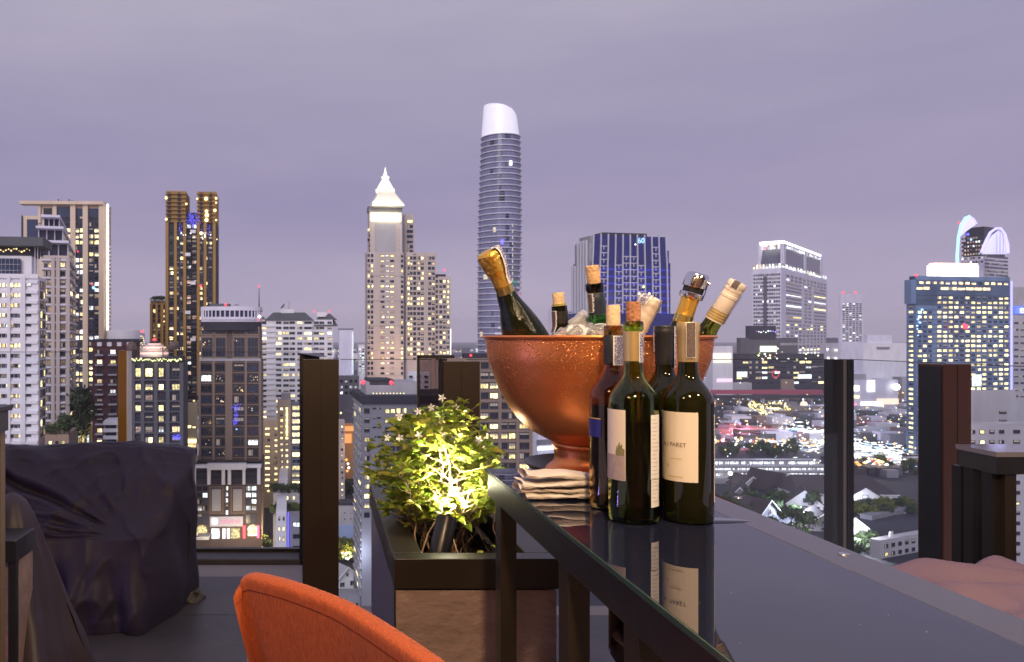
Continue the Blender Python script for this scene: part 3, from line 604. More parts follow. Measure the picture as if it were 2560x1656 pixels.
for i in range(6): B.box('ledge', CONC, 0, 1, -.03, 0, 690+i*62, 691+i*62)
SGN = em('hotel_sign_light', (1, 1, .72), 3.5)
B.box('sign_band', SGN, hu(928), hu(1001), -.12, .0, 535, 555); B.box('roof_ledge', GREYW, hu(922), hu(1006), .0, .95, 517, 530)
c0 = B.local(965, 845); cx, cy = c0.x, B.D*.45; RW = mat('floodlit_cream_roof', (.82, .78, .66), .5)
def sq(py, rpx): return (rpx*B.S*1.41, B.z(py))
SQM = Matrix.Translation((cx, cy, 0)) @ Matrix.Rotation(R(45), 4, 'Z')
MB().lathe([sq(520, 40), sq(514, 39), sq(500, 30), sq(488, 23), sq(480, 17)], 4, SQM, RW).build('flared_roof', B.e)
MB().lathe([sq(480, 17.5), sq(472, 17.5), sq(471, 14), sq(467, 14), sq(455, 9), sq(446, 5), sq(444, 7.5), sq(441, 7.5), sq(440, 4.5), sq(428, 2), sq(416, .3)], 8, SQM, mat('glowing_spire', (.8, .78, .7), emis=(1, .93, .72), es=.95)).build('spire', B.e)  # floodlighting of the spire put in as its own glow
for q in range(4):
    a = q*math.pi/2+math.pi/4
    MB().tube([(cx+math.cos(a)*40*B.S*1.41, cy+math.sin(a)*40*B.S*1.41, B.z(520)), (cx+math.cos(a)*17*B.S*1.41, cy+math.sin(a)*17*B.S*1.41, B.z(480))], .4, 6, RW).build('roof_ridge', B.e)
for x in (930, 957, 985): B.lamp(x, 512, E_WHITE, 3.5, 'floodlight', -8)
wp = B.e.matrix_basis @ Vector((0, 0, 0))
for x in (940, 965, 992):
    p = P(x, 516, 500); lamp('POINT', 'roof_floodlight', (p.x, p.y-12, p.z), 1900, (1, .93, .70), 2)
B.finish()
B = Bld('apartment_tower', 'first cream wing block stepping down behind the spired hotel', 1036, 1012, 1040, 520, -6)
B.body(536, PINKB); B.grid('L', .1, .95, 548, 900, 1, 28, .75, .65, {'b': .6, 'g': .2, 'y': .2}, FR, 0); B.finish()
B = Bld('apartment_tower', 'middle cream wing of the hotel block with blue and yellow windows', 1090, 1015, 1094, 508, -4)
B.body(632, PINKB); B.bands(640, 892, 20, PINKB, .35, .3, 'L'); B.box('dark_wall_strip', DARKW, .24, .33, -.03, 0, 636, 900); B.piers('L', [.02, .62, .7, .98], 634, 892, 1, PINKB, .5)  # includes a dark upright strip on the wall face
for a, b_ in ((.04, .22), (.36, .6), (.72, .97)): B.grid('L', a, b_, 640, 892, 2, 20, .8, .6, {'b': .5, 'g': .15, 'y': .27, 'w': .05}, FR, 0, .05)
B.finish()
B = Bld('apartment_tower', 'lowest cream wing of the hotel block with a red lamp on its roof', 1126, 1090, 1129, 506, -4)
B.body(692, PINKB); B.bands(698, 888, 15, PINKB, .35, .3, 'L'); B.box('dark_wall_strip', DARKW, .0, .12, -.03, 0, 692, 900); B.grid('L', .2, .95, 698, 888, 3, 15, .75, .6, {'b': .5, 'g': .2, 'y': .25}, FR, 0, .05)
B.box('roof_house', DARKW, .0, .7, .1, .8, 686, 693); B.lamp(1113, 675, E_RED, 2.4, 'warning_light', 2); B.finish()
B = Bld('far_tower', 'thin far tower with a dazzling white edge right of the hotel wings', 1127, 1122, 1129, 1100, -3)
B.body(822, LAV); B.box('light_strip', E_WHITE, .1, .9, -.3, 0, 823, 900); B.finish()
# ------------------------------------------------------------------ 14 tall curved glass tower
D_ = 926.; S_ = D_/F; base = P(1248, 845, D_)
T = thing('curved_skyscraper', 'tallest curved glass skyscraper with white balcony rings and a glowing slanted top', 'skyscraper', (base.x, D_, G))
def zt(py): return H-(py-CY)*.4525-G
def outline(rx, ry, cx=0, n=40, a0=0): return [(cx+rx*math.cos(2*math.pi*i/n), ry*math.sin(2*math.pi*i/n)) for i in range(n)]
RINGW = mat('white_balcony_edge', (.78, .76, .86), .4); TG = mat('tower_glass', (.20, .205, .33), .15, noise_amt=.45, nscale=.06, stretch=(1, 1, .25))
TGL = mat('tower_glass_lit', (.2, .2, .28), .2, emis=(1, .82, .5), es=.8)
def span(py):    # left and right column of the outline at a photo row
    pts = [(333, 1203, 1300), (420, 1200, 1302), (520, 1196, 1303), (620, 1194, 1303), (720, 1193, 1301), (790, 1192, 1300), (800, 1192, 1296), (1000, 1192, 1296)]
    for (y0, l0, r0), (y1, l1, r1) in zip(pts, pts[1:]):
        if y0 <= py <= y1: t = (py-y0)/(y1-y0); return l0+(l1-l0)*t, r0+(r1-r0)*t
    return pts[0][1:] if py < 333 else pts[-1][1:]
ys = [333+i*14.3 for i in range(41)]
for i, y in enumerate(ys):
    l, r = span(y); rx = (r-l)/2*S_; cxx = ((l+r)/2-1248)*S_
    l2, r2 = span(y+14.3); 
    MB().vprism(outline(rx-1.3, rx-1.3, cxx), zt(y+14.3), zt(y), TG).build('glass_storey', T, smooth=30)
    MB().vprism(outline(rx+.2, rx+.2, cxx), zt(y+1.7), zt(y), RINGW).build('balcony_ring', T, smooth=30)
    MB().vprism(outline(rx-.9, rx-.9, cxx), zt(y+7.8), zt(y+7.2), mat('storey_line', (.35, .35, .45))).build('storey_line', T, smooth=30)
rnd = random.Random(5)
def arcpanel(y0, y1, px0, px1, m, name, out=.25):
    l, r = span(y0); rx = (r-l)/2*S_-1.3+out; cxx = ((l+r)/2-1248)*S_; n = 6; a = []
    for px in (px0, px1): a.append(math.acos(max(-.995, min(.995, ((px-1248)*S_-cxx)/rx))))
    b = MB(); pts = []
    for i in range(n+1):
        t = a[0]+(a[1]-a[0])*i/n; pts.append((cxx+rx*math.cos(t), -rx*math.sin(t)))
    for i in range(n): b.poly([(*pts[i], zt(y1)), (*pts[i+1], zt(y1)), (*pts[i+1], zt(y0)), (*pts[i], zt(y0))], m)
    return b.build(name, T, fix=False)
for y in ys[:34]:
    if rnd.random() < .7: x0 = rnd.choice((1218, 1236, 1252, 1262)); arcpanel(y+2, y+14, x0, x0+rnd.choice((6, 9, 14)), rnd.choice((GL, GL3, mat('dark_blue_glass', (.03, .035, .1), .15))), 'glass_panel')
for y, a, b_, m in ((569, 1223, 1229, TGL), (686, 1203, 1211, TGL), (686, 1216, 1226, TGL), (686, 1230, 1250, COOL), (619, 1231, 1237, E_BLUE), (600, 1240, 1247, E_BLUE), (640, 1231, 1252, COOL), (655, 1232, 1238, E_BLUE), (655, 1244, 1250, E_BLUE), (402, 1262, 1270, COOL), (700, 1262, 1285, mat('green_sign', (.03, .2, .15), emis=(.02, .3, .2), es=.3)), (830, 1196, 1201, WARM), (728, 1290, 1293, E_PINK)):
    arcpanel(y, y+12, a, b_, m, 'lit_window', .5)
for i in range(10): arcpanel(560+i*15, 568+i*15, 1269, 1271, TGL, 'lit_window', .5)
for y in ys[22:]:
    i = (y-ys[22])/14.3; arcpanel(y-3, y+3, 1298-min(34, i*2.2)-6, 1299, RINGW, 'balcony_slab', 1.9)
for i, y in enumerate(ys[33:]): arcpanel(y-2, y+3.5, 1240-i*7, 1262, RINGW, 'balcony_slab', 1.9)
for y in ys[14:38]: arcpanel(y+1, y+5, 1192.6, 1197, mat('balcony_shadow_gap', (.2, .2, .25)), 'balcony_shade_strip', 1.0)  # shade between the balconies put in as grey strips
# slanted crown
n = 40; rx = (1299-1203)/2*S_-.6; crown = MB(); top = []
def topy(x):
    q = [(1203, 251), (1218, 253), (1250, 260), (1272, 269), (1285, 281), (1293, 297), (1299, 325)]
    for (a, ya), (b_, yb) in zip(q, q[1:]):
        if a <= x <= b_: t = (x-a)/(b_-a); return ya+(yb-ya)*t
    return 251 if x < 1203 else 325
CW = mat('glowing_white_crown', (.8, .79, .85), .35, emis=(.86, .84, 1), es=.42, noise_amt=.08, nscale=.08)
rings = []
for j in range(7):
    ring = []
    for i in range(n):
        a = 2*math.pi*i/n; x = rx*math.cos(a)*(1-.02*j); y = rx*math.sin(a)*(1-.02*j); px = 1251+x/S_; z0 = zt(333); z1 = zt(topy(px)); ring.append((x+3*S_, y, z0+(z1-z0)*j/6))
    rings.append(ring)
for r in rings: crown.v += r
for j in range(6):
    for i in range(n): crown.f.append((j*n+i, j*n+(i+1) % n, (j+1)*n+(i+1) % n, (j+1)*n+i)); crown.mi.append(0)
crown.f.append(tuple(6*n+i for i in range(n))); crown.mi.append(0); crown.m = [CW]
crown.build('slanted_crown', T, smooth=50)
# ------------------------------------------------------------------ 15 blue-lit tower with white fins
B = Bld('office_tower', 'broad blue-lit office tower with curved white vertical fins', 1476, 1434, 1676, 800, 78, minD=20)
GF = wallm('grey_fin_wall', (.30, .29, .32)); WFIN = mat('white_fin', (.62, .61, .68), .5)
B.body(654, GLB, ybot=None); B.box('upper_wall', GLB, .25, 1, .02, .98, 622, 656); B.box('top_wall', GLB, .4, 1, .05, .95, 588, 624); B.box('roof_house', DARKW, .3, .8, .2, .75, 578, 590)
B.box('side_wall', GF, -.02, 1, -.02, .0, 660, 1000); B.box('side_wall', GF, .15, 1, -.015, .03, 605, 662); B.box('side_wall', GF, .35, 1, 0, .05, 590, 607)
for i in range(6): B.box('side_fin', WFIN, .04+i*.17, .08+i*.17, -.04, -.02, 660 if i < 2 else 600, 1000)
def bv(px): return (px-1476)/(1676-1476)
for i in range(30): 
    if i % 2: bx('blue_band', mat('blue_lit_band', (.03, .04, .3), .3, emis=(.03, .04, .9), es=.28), B.e, -.2, .35, B.D*.01, B.D*.99, B.z(666+i*9), B.z(661.5+i*9))
fins = [1480+i*18.6 for i in range(11)]
for i, x in enumerate(fins):
    b = MB(); k = (x-1573)/93*5
    pts = [(x-k*.6, 584), (x-k*.4, 622), (x, 660), (x+k*.4, 760), (x+k*.5, 1000)]
    for (xa, ya), (xb, yb) in zip(pts, pts[1:]):
        b.v += [(0.1, B.D*bv(xa)-.45, B.z(ya)), (1.6, B.D*bv(xa)-.45, B.z(ya)), (1.6, B.D*bv(xa)+.45, B.z(ya)), (0.1, B.D*bv(xa)+.45, B.z(ya)), (0.1, B.D*bv(xb)-.45, B.z(yb)), (1.6, B.D*bv(xb)-.45, B.z(yb)), (1.6, B.D*bv(xb)+.45, B.z(yb)), (0.1, B.D*bv(xb)+.45, B.z(yb))]
        o = len(b.v)-8
        for q in ((0,3,2,1),(4,5,6,7),(0,1,5,4),(1,2,6,5),(2,3,7,6),(3,0,4,7)): b.f.append(tuple(o+w for w in q)); b.mi.append(0)
    b.m = [WFIN]; b.build('vertical_fin', B.e)
hb = MB().box(.1, 1.1, -1.0, 1.0, -.4, .4, WFIN).mesh('cross_bar'); hv = MB().box(.15, 1.0, -.3, .3, -1.6, 1.6, WFIN).mesh('cross_bar')
bar = MB().box(.1, 1.0, -18.6*.5*B.D/200, 18.6*.5*B.D/200, -.38, .38, WFIN).mesh('cross_bar')
for c, y0 in ((1, 615), (3, 662), (4, 640), (5, 640), (6, 662), (8, 615)):
    y = y0; 
    xm = (fins[c]+fins[c+1])/2
    while y < 800:
        link('cross_bar', bar, B.e, (0, B.D*bv(xm), B.z(y))); link('cross_bar', hv, B.e, (0, B.D*bv(xm), B.z(y+5))); y += 16.5
def text3(s, size, loc, rot, m, name, parent, ext=.15):
    cu = bpy.data.curves.new(name, 'FONT'); cu.body = s; cu.size = size; cu.extrude = ext; cu.align_x = 'CENTER'
    o = bpy.data.objects.new(name, cu); dg = bpy.context.evaluated_depsgraph_get(); COL.objects.link(o); dg.update()
    me = bpy.data.meshes.new_from_object(o.evaluated_get(dg)); bpy.data.objects.remove(o)
    me.materials.clear(); me.materials.append(m)
    t = bpy.data.objects.new(name, me); COL.objects.link(t); t.parent = parent; t.location = loc; t.rotation_euler = rot; return t
text3('60', 7.5, (1.2, B.D*bv(1600), B.z(605)), (R(90), 0, R(90)), E_CYAN, 'roof_sign', B.e)
B.lamp(1602, 612, E_WHITE, 2, 'floodlight', -6)
for x, y in ((1636, 718), (1636, 737), (1625, 735), (1650, 735)): B.lamp(x, y, E_GREEN if y < 730 else E_WARM, 3, 'lit_window', -12)
B.box('podium', GLB, -.3, 1.2, -.15, 1.15, 784, 1000)
for i in range(8): B.box('podium_fin', GF, -.35, -.31, -.15+i*.16, -.13+i*.16, 784, 1000)
B.finish()
# ------------------------------------------------------------------ 16 white office tower with glowing crown
B = Bld('office_tower', 'pale lavender office tower with a glowing white crown and a lit upper row', 1953, 1881, 2068, 1500, 42)
B.body(672, LAV); B.box('upper_wall', LAV, .05, .95, .03, .97, 662, 674)
x0, x1, y0, y1 = -B.W*.88, -B.W*.05, B.D*.06, B.D*.9
MB().vprism([(x0, y0), (x1, y0), (x1, y1), (x0, y1)], B.z(660), B.z(606), GL3, [(x0+B.W*.07, y0+B.D*.04), (x1-B.W*.05, y0+B.D*.04), (x1-B.W*.05, y1-B.D*.04), (x0+B.W*.07, y1-B.D*.04)]).build('crown', B.e)
B.box('crown_edge', E_WHITE, .16, .92, .08, .9, 597, 602); B.box('crown_edge', LAV, .18, .9, .1, .88, 600, 608)
for u in (.15, .92): B.box('crown_rib', LAV, u-.02, u+.02, .04, .1, 606, 660)
for v in (.08, .5, .88): B.box('crown_rib', LAV, .93, .97, v-.02, v+.02, 606, 660)
B.grid('R', .12, .86, 606, 617, 22, 1, .6, .75, {'c': 3, 'd': 1}, LAV, 0, -B.W*.045); B.grid('L', .15, .9, 604, 620, 11, 1, .85, .85, {'c': 3, 'p': 1}, LAV, 0, -B.D*.06)
B.box('crown_edge', E_WHITE, .13, .95, .055, .075, 599, 606)
B.lamp(1925, 625, E_PINK, 3.5, 'crown_lamp', -40); B.lamp(1928, 617, E_WHITE, 5.5, 'crown_lamp', -42)
B.grid('L', .0, 1, 657, 672, 9, 1, .7, .8, {'c': 1, 'w': .5}, FRW, 0, -.5); B.grid('R', .0, 1, 656, 670, 14, 1, .7, .8, {'c': 1, 'w': .5}, FRW, 0, -.5)
for i in range(22):
    y = 683+i*9.6
    B.grid('L', .03, .97, y, y+6.5, 12, 1, .8, .8, {'d': .6, 'g': .25, 'c': .02}, FR, 0, .05)
    lit = {'d': .65, 'g': .3, 'c': .03, 'y': .02}
    if i in (13, 14): lit = {'y': 1, 'd': 2}
    if i >= 20: lit = {'y': 1, 'c': 1}
    if i < 2 or i > 12: B.grid('R', .08, .98, y, y+6.5, 11, 1, .66, .9, lit, FR, 0, .05)
    else: B.grid('R', .08, .40, y, y+6.5, 1, 1, .95, .8, lit, FR, 5, .05); B.grid('R', .44, .62, y, y+6.5, 2, 1, .7, .8, lit, FR, 0, .05); B.grid('R', .66, .97, y, y+6.5, 1, 1, .95, .8, lit, FR, 4, .05)
B.box('side_stripe', GL3, .42, .52, -.012, .0, 690, 900)
B.finish()
# ------------------------------------------------------------------ 17 glass hotel with yellow windows
B = Bld('glass_tower', 'dark blue glass tower full of yellow windows under a blazing white roof sign', 2290, 2266, 2527, 600, 80)
BG = mat('blue_green_glass', (.15, .23, .38), .12, noise_amt=.5, nscale=.05, stretch=(1, 1, .4))
B.body(758, BG)
def rv(px): return (px-2290)/(2527-2290)
B.box('upper_storeys', BG, .3, 1, rv(2278), rv(2530), 700, 760); B.box('upper_storeys', BG, .3, 1, .0, rv(2525), 690, 762); B.box('top_storeys', DARKW, .3, .95, rv(2290), rv(2480), 692, 702)
YW = {'y': .5, 'd': .1, 'b': .3}
B.grid('R', .21, .98, 738, 1150, 13, 34, .74, .55, YW, BG, 0, .05); B.grid('R', .01, .17, 775, 1150, 3, 31, .74, .55, {'y': .3, 'b': .7}, BG, 0, .05); B.grid('L', .1, .9, 762, 1150, 1, 32, .6, .5, {'y': .7, 'b': .3}, BG, 0, .05)
B.grid('R', .02, .98, 702, 712, 14, 1, .7, .7, {'w': .6, 'd': .4}, BG, 0, .05); B.grid('R', .25, .78, 716, 726, 6, 1, .95, .8, {'w': 1}, BG, 0, .05); B.grid('R', .0, .14, 716, 726, 2, 1, .95, .8, {'w': 1}, BG, 0, .05)
for i in range(35): bx('floor_slab', GL3, B.e, -.1, .35, 0, B.D, B.z(738+i*12.1+1), B.z(738+i*12.1))
B.box('roof_sign', E_WHITE, .2, .9, rv(2336), rv(2448), 662, 692); B.box('roof_sign', E_WHITE, .2, .9, rv(2341), rv(2446), 657, 661)
B.box('roof_sign_frame', mat('sign_glow_edge', (.8, .4, .3), emis=(1, .3, .2), es=1), .2, .9, rv(2341), rv(2446), 655.5, 657)
B.lamp(2296, 689, E_RED, 3, 'warning_light', -2); B.lamp(2422, 817, E_RED, 6, 'neon_sign', -3); B.lamp(2419, 812, E_RED, 3, 'neon_sign', -3)
for i in range(9): B.lamp(2306+random.uniform(-3, 12), 775+i*8, E_CYAN, random.uniform(1, 3), 'reflection_bead', -4)  # reflections in the tower glass built as glowing beads
B.rpanel('light_panel', COOL, rv(2429), rv(2449), 938, 968)
B.rpanel('edge_strip', mat('lilac_lamp', (.3, .3, .5), emis=(.55, .5, 1), es=1.1), .993, 1.005, 700, 1150)
B.finish()
# ------------------------------------------------------------------ 18 tower with two glowing arches
B = Bld('arched_tower', 'tower with two glowing blue-white arched fins on its roof', 2460, 2402, 2521, 780, 62)
B.body(640, LAV); B.box('dark_wall', GL, 0, .95, .1, .9, 600, 645); B.box('dark_wall', GL, .1, .9, .1, .9, 565, 602)
B.grid('L', .02, .98, 588, 700, 8, 11, .7, .5, {'d': .5, 'p': .3, 'c': .2}, FR, 0, .05); B.grid('R', .02, .98, 636, 700, 5, 7, .9, .5, {'g': 1}, FR, 0, .05)
E_LIL = mat('lilac_glow_panel', (.6, .6, .8), emis=(.5, .45, 1), es=1.0)
def arch(pts, r, m, dy):
    o = MB().tube([P(x, y, 780+dy)-B.e.location for x, y in pts], r, 6, m).build('arched_fin', B.e); o.rotation_euler.z = B.th
arch([(2394, 690), (2393, 640), (2396, 595), (2403, 563), (2414, 545), (2424, 541)], 1.3, E_CYAN, -30)
arch([(2424, 541), (2434, 547), (2442, 560)], .7, E_LIL, -30)
fp = [(2403, 590), (2405, 563), (2415, 546), (2425, 543), (2434, 549), (2440, 562), (2425, 572), (2412, 582)]
def panel(pts, dy, m):
    q = [P(x, y, 780+dy)-B.e.location for x, y in pts]; n = len(q); b = MB(); b.v = [tuple(v) for v in q]+[(v.x, v.y+1.2, v.z) for v in q]
    b.f = [tuple(range(n)), tuple(range(2*n-1, n-1, -1))]+[(a, n+a, n+(a+1) % n, (a+1) % n) for a in range(n)]; b.mi = [0]*(n+2); b.m = [m]
    o = b.build('arched_panel', B.e); o.rotation_euler.z = B.th
panel(fp, -29, E_LIL)
arch([(2453, 632), (2464, 605), (2476, 582), (2490, 572), (2502, 572), (2512, 586), (2519, 612), (2520, 634)], 1.3, E_LIL, -32)
panel([(2458, 636), (2470, 605), (2482, 588), (2498, 576), (2508, 588), (2515, 612), (2517, 636)], -29, mat('pale_lilac_glow', (.6, .6, .75), emis=(.62, .6, 1), es=.7))
for i in range(3): arch([(2492+i*8, 634), (2492+i*8, 585)], .35, LAV, -33)
B.lamp(2437, 563, E_RED, 2.5, 'warning_light', -30); B.lamp(2466, 592, E_BLUE, 3.5, 'floodlight', -36); B.lamp(2474, 605, E_CYAN, 2.5, 'floodlight', -36)
B.box('body_low', LAV, .0, 1, -.05, 1, 660, 720)
B.finish()
# ------------------------------------------------------------------ 19 right edge building with blue sign
B = Bld('office_building', 'grey-lilac building at the right edge behind the glass tower with a blue lettered sign', 2532, 2529, 2640, 700, 86)
B.body(718, CONC); B.rpanel('blue_sign', mat('blue_sign_face', (.1, .15, .5), emis=(.12, .2, 1), es=.8), .0, .5, 766, 786); text3('ES', 6.0, (3.0, B.D*.16, B.z(783)), (R(90), 0, R(90)), E_WHITE, 'sign_letter', B.e)
B.grid('R', .0, .9, 800, 1000, 6, 12, .8, .4, {'g': .6, 'b': .4}, FRW, 0, .05); B.finish()
# ------------------------------------------------------------------ 20 grey blocks at the lower right
B = Bld('office_block', 'plain grey stair block with two slit windows right of the brown post', 2400, 2396, 2538, 215, 86)
B.body(976, CONC); B.grid('R', .68, .86, 1022, 1064, 1, 2, .7, .32, {'d': 1}, FR, 0, .03); B.finish()
B = Bld('apartment_block', 'grey white apartment block filling the lower right corner', 2380, 2372, 2700, 200, 87)
B.body(1062, CONC); B.box('parapet', CONC, -.02, 1, -.01, 1, 1056, 1064)
B.grid('R', .12, .42, 1068, 1400, 4, 13, .5, .36, {'d': .82, 'y': .06, 'c': .06, 'g': .1}, FR, 1, .03); B.grid('R', .45, .95, 1068, 1400, 5, 13, .5, .36, {'d': .9, 'y': .06}, FR, 1, .03)
B.finish()
# ------------------------------------------------------------------ 21 shopping blocks in the middle right
B = Bld('shopping_mall', 'wide white windowless mall roof left of the glass tower', 2066, 2050, 2275, 1350, 84)
B.body(858, WHITE); B.box('roof_house', GREYW, .3, .8, .05, .4, 845, 860); B.box('roof_house', LAV, .3, .8, .5, .8, 838, 860)
for x, y in ((2077, 874), (2099, 876), (2079, 896), (2098, 897)): B.lamp(x, y, E_WHITE, 2.5, 'wall_lamp', -6)
B.rpanel('wall_sign', GREYW, .6, .75, 868, 874); B.finish()
B = Bld('shopping_mall', 'dark glass mall with bright billboards behind the right bottles', 1840, 1828, 2060, 1180, 82)
B.body(885, DARKW); B.box('upper_block', DARKG, .2, 1, .05, .7, 845, 890); B.box('upper_block', DARKW, .2, 1, .15, .45, 815, 850); B.box('parapet', CONC, -.02, 1, .5, 1.0, 858, 864)
B.grid('R', .0, 1, 900, 965, 14, 5, .9, .5, {'d': .66, 'b': .2, 'c': .05, 'y': .09}, FR, 1, .05)
B.rpanel('billboard', em('billboard_glow', (1, .98, .7), 2.2), .27, .45, 866, 880); B.rpanel('billboard', COOL, .01, .12, 930, 942); B.rpanel('billboard', COOL, .7, .85, 938, 948); 
for i in range(26): B.lamp(random.uniform(1900, 2055), random.uniform(870, 900), random.choice((E_WARM, E_WHITE, E_GREEN)), random.uniform(.6, 2.2), 'shop_lamp', -4)
for i in range(10): B.lamp(1860+i*6, 830+random.uniform(-2, 2), random.choice((E_VIOLET, E_CYAN, E_WHITE)), random.uniform(.8, 1.8), 'shop_lamp', 20)
for i in range(14):
    a = i/14*2*math.pi; B.lamp(1945+8*math.cos(a), 936+9*math.sin(a), mat('dim_red_lamp', (.4, .05, .05), emis=(1, .05, .1), es=.8), 1.6, 'neon_sign', -4)
B.finish()
B = Bld('white_hall', 'white lit hall with a glowing upper wall at the right of the bowl', 1782, 1765, 1832, 1150, 80)
B.body(866, WHITE); B.rpanel('lit_wall', em('lit_white_wall', (1, .9, .75), 1.3), .02, .9, 884, 908); B.rpanel('lit_wall', em('lit_pink_wall', (1, .6, .85), 1.5), .2, .95, 948, 956); B.finish()  # light falling on the hall is put in as glowing panels
for (c, a, b_, d, yt, lab, pal) in ((2102, 2096, 2158, 1250, 735, 'slim far tower with two red roof lamps', {'b': .5, 'd': .25, 'c': .12, 'g': .2}), (1382, 1370, 1432, 1600, 772, 'pale far tower with two red lamps behind the bowl', {'g': .6, 'b': .4}), (348, 340, 362, 1500, 832, 'distant pale tower with red lamps left of the gold tower', {'y': .5, 'g': .5})):
    B = Bld('far_tower', lab, c, a, b_, d, 70 if c > 800 else -10)
    B.body(yt, LAV); B.grid('R', .05, .95, yt+22 if c > 2000 else yt+6, yt+120, 6, 20, .7, .55, pal, FR, 0, .05)
    if c > 2000: B.box('crown_band', GREYW, -.02, 0, .05, .95, yt+6, yt+20)
    for x in (c+6, c+(b_-c)*.65): B.lamp(x, yt-3, E_RED, 2.6, 'warning_light', 0)
    B.finish()
# ------------------------------------------------------------------ ground and city carpet
GRND = mat('city_ground', (.03, .03, .045), .8, noise_amt=.6, nscale=.012, bump=.2, bscale=.1)
g = MB().box(-9000, 12000, 60, 16000, G-1, G-.02, GRND).build('ground', kind='structure')
ROAD = mat('asphalt', (.055, .055, .065), .6, noise_amt=.3, nscale=.1)
def road(name, pts, w):
    b = MB(); L = []
    for i, p in enumerate(pts):
        p = Vector(p); q = Vector(pts[min(i+1, len(pts)-1)]); o = Vector(pts[max(i-1, 0)]); t = (q-o).normalized(); n = Vector((-t.y, t.x, 0))*w/2
        L.append((p+n, p-n))
    for (a, b_), (c, d) in zip(L, L[1:]): b.poly([a, b_, d, c], ROAD)
    return b.build(name, kind='structure')
def gp(px, py, z=G): d = (H-z)*F/(py-CY); return P(px, py, d)
road('street', [gp(380, 1384), gp(500, 1383), gp(900, 1382)], 14)
road('road', [gp(1500, 1115), gp(1800, 1120), gp(1960, 1122), (gp(2080, 1128)), gp(2240, 1145), gp(2300, 1165), gp(2420, 1190)], 26)
for v in bpy.data.objects['street'].data.vertices: v.co.z += .03
for v in bpy.data.objects['road'].data.vertices: v.co.z += .03
rnd = random.Random(21); cb = MB(); cols = [WHITE, CONC, GREYW, DARKW, TANB, LAV, TERR, ROOFD]
lots = MB(); LL = []
for i in range(2400):
    d = 620*math.exp(rnd.random()**.8*2.2); x = rnd.uniform(-.52, 1.02)*d
    px = CX+x/d*F
    if d < 1150 and px > 1700: continue
    w = rnd.uniform(8, 34)*(1+d/4000); dp = rnd.uniform(8, 30); h = rnd.choice((5, 7, 9, 12, 16, 22, 30))*rnd.uniform(.7, 1.2)
    if d < 900: h = min(h, 14)
    m = rnd.choice(cols); cb.box(x, x+w, d, d+dp, G, G+h, m)
    if rnd.random() < .75:
        for q in range(rnd.randint(1, 4)): LL.append((x+rnd.uniform(0, w), d-1.5, G+rnd.uniform(2, h+2), d))
cb.build('low_rise_city', kind='stuff', fix=False); tag(bpy.data.objects['low_rise_city'], 'dense low roofs of the far city spreading to the horizon', 'city')
def sparks(name, pts, mats, label, r0=.35, k=.0009, cat='lights', sx=1., sz=1.):
    r0 *= .7; k *= .75; b = MB(); r_ = random.Random(len(pts))
    for (x, y, z, d) in pts:
        r = r0+d*k*r_.uniform(.4, 1.5); m = r_.choice(mats); i = len(b.v)
        rx = r*(1+(sx-1)*r_.random()*1.6); r2 = r*sz; b.v += [(x-rx, y, z), (x, y-r, z), (x+rx, y, z), (x, y+r, z), (x, y, z-r2), (x, y, z+r2)]; kk = b.mat(m)
        for q in ((0,1,5),(1,2,5),(2,3,5),(3,0,5),(1,0,4),(2,1,4),(3,2,4),(0,3,4)): b.f.append(tuple(i+w for w in q)); b.mi.append(kk)
    o = b.build(name, kind='stuff', fix=False); tag(o, label, cat); return o
D_WARM = em('dim_street_lamp', (1, .7, .35), 1.5); D_WHITE = em('dim_white_lamp', (.85, .9, 1), 1.7)
sparks('city_lights', LL, [D_WARM, D_WARM, D_WHITE, D_WHITE, E_WARM, E_CYAN, E_WHITE], 'countless small lamps of the far city')
def cluster(px0, px1, py0, py1, n, z0, z1, seed=0, curve=None):
    r_ = random.Random(seed); out = []
    for i in range(n):
        px = r_.uniform(px0, px1); py = r_.uniform(py0, py1)
        if curve: py = curve(px)+r_.gauss(0, py1)
        p = gp(px, py); out.append((p.x, p.y, p.z+r_.uniform(z0, z1), p.y))
    return out
sparks('market_lights', cluster(1780, 1940, 1070, 1112, 300, 1, 3, 1), [E_PINK, E_PINK, E_RED, E_WHITE, mat('rose_lamp', (.4, .1, .1), emis=(1, .35, .45), es=1.8)], 'crowded pink and red lamps of a night market', .35, .0010, sx=3, sz=.6)
sparks('lantern_lights', cluster(1786, 1850, 1062, 1074, 34, 1, 3, 2)+cluster(1900, 1925, 1095, 1115, 14, 1, 3, 3), [E_ORANGE, E_WARM], 'orange lanterns at the edge of the night market', .4, .0012)
sparks('garden_lights', cluster(1870, 1980, 1014, 1046, 240, 1, 6, 4), [em('gold_lamp', (1, .75, .2), 2), YEL], 'yellow lit garden trees beyond the market', .45, .0012)
sparks('traffic_lights_stream', cluster(1950, 2300, 0, 9, 420, 1, 4, 5, lambda x: 1080+(x-1965)*.16 if x < 2060 else 1095+(x-2060)*.27), [E_WHITE, E_WHITE, D_WHITE, E_CYAN], 'white stream of lamps along the curving road', .3, .0010, sx=3.5, sz=.6)
sparks('traffic_lights_stream', cluster(1880, 2280, 0, 10, 300, 1, 4, 6, lambda x: 1112+(x-1900)*.09), [D_WHITE, E_WHITE, D_WARM], 'paler second band of lamps under the curving road', .3, .0009, sx=4, sz=.55)
sparks('stall_lights', cluster(2110, 2250, 940, 1060, 60, 2, 6, 8)+cluster(2420, 2560, 1040, 1070, 50, 1, 5, 9)+cluster(2110, 2200, 1150, 1180, 40, 1, 4, 10), [E_WARM, E_WHITE, E_ORANGE, D_WHITE], 'mixed lamps among the roofs right of the thin post', .5, .0009)
nb = MB(); rq = random.Random(77)
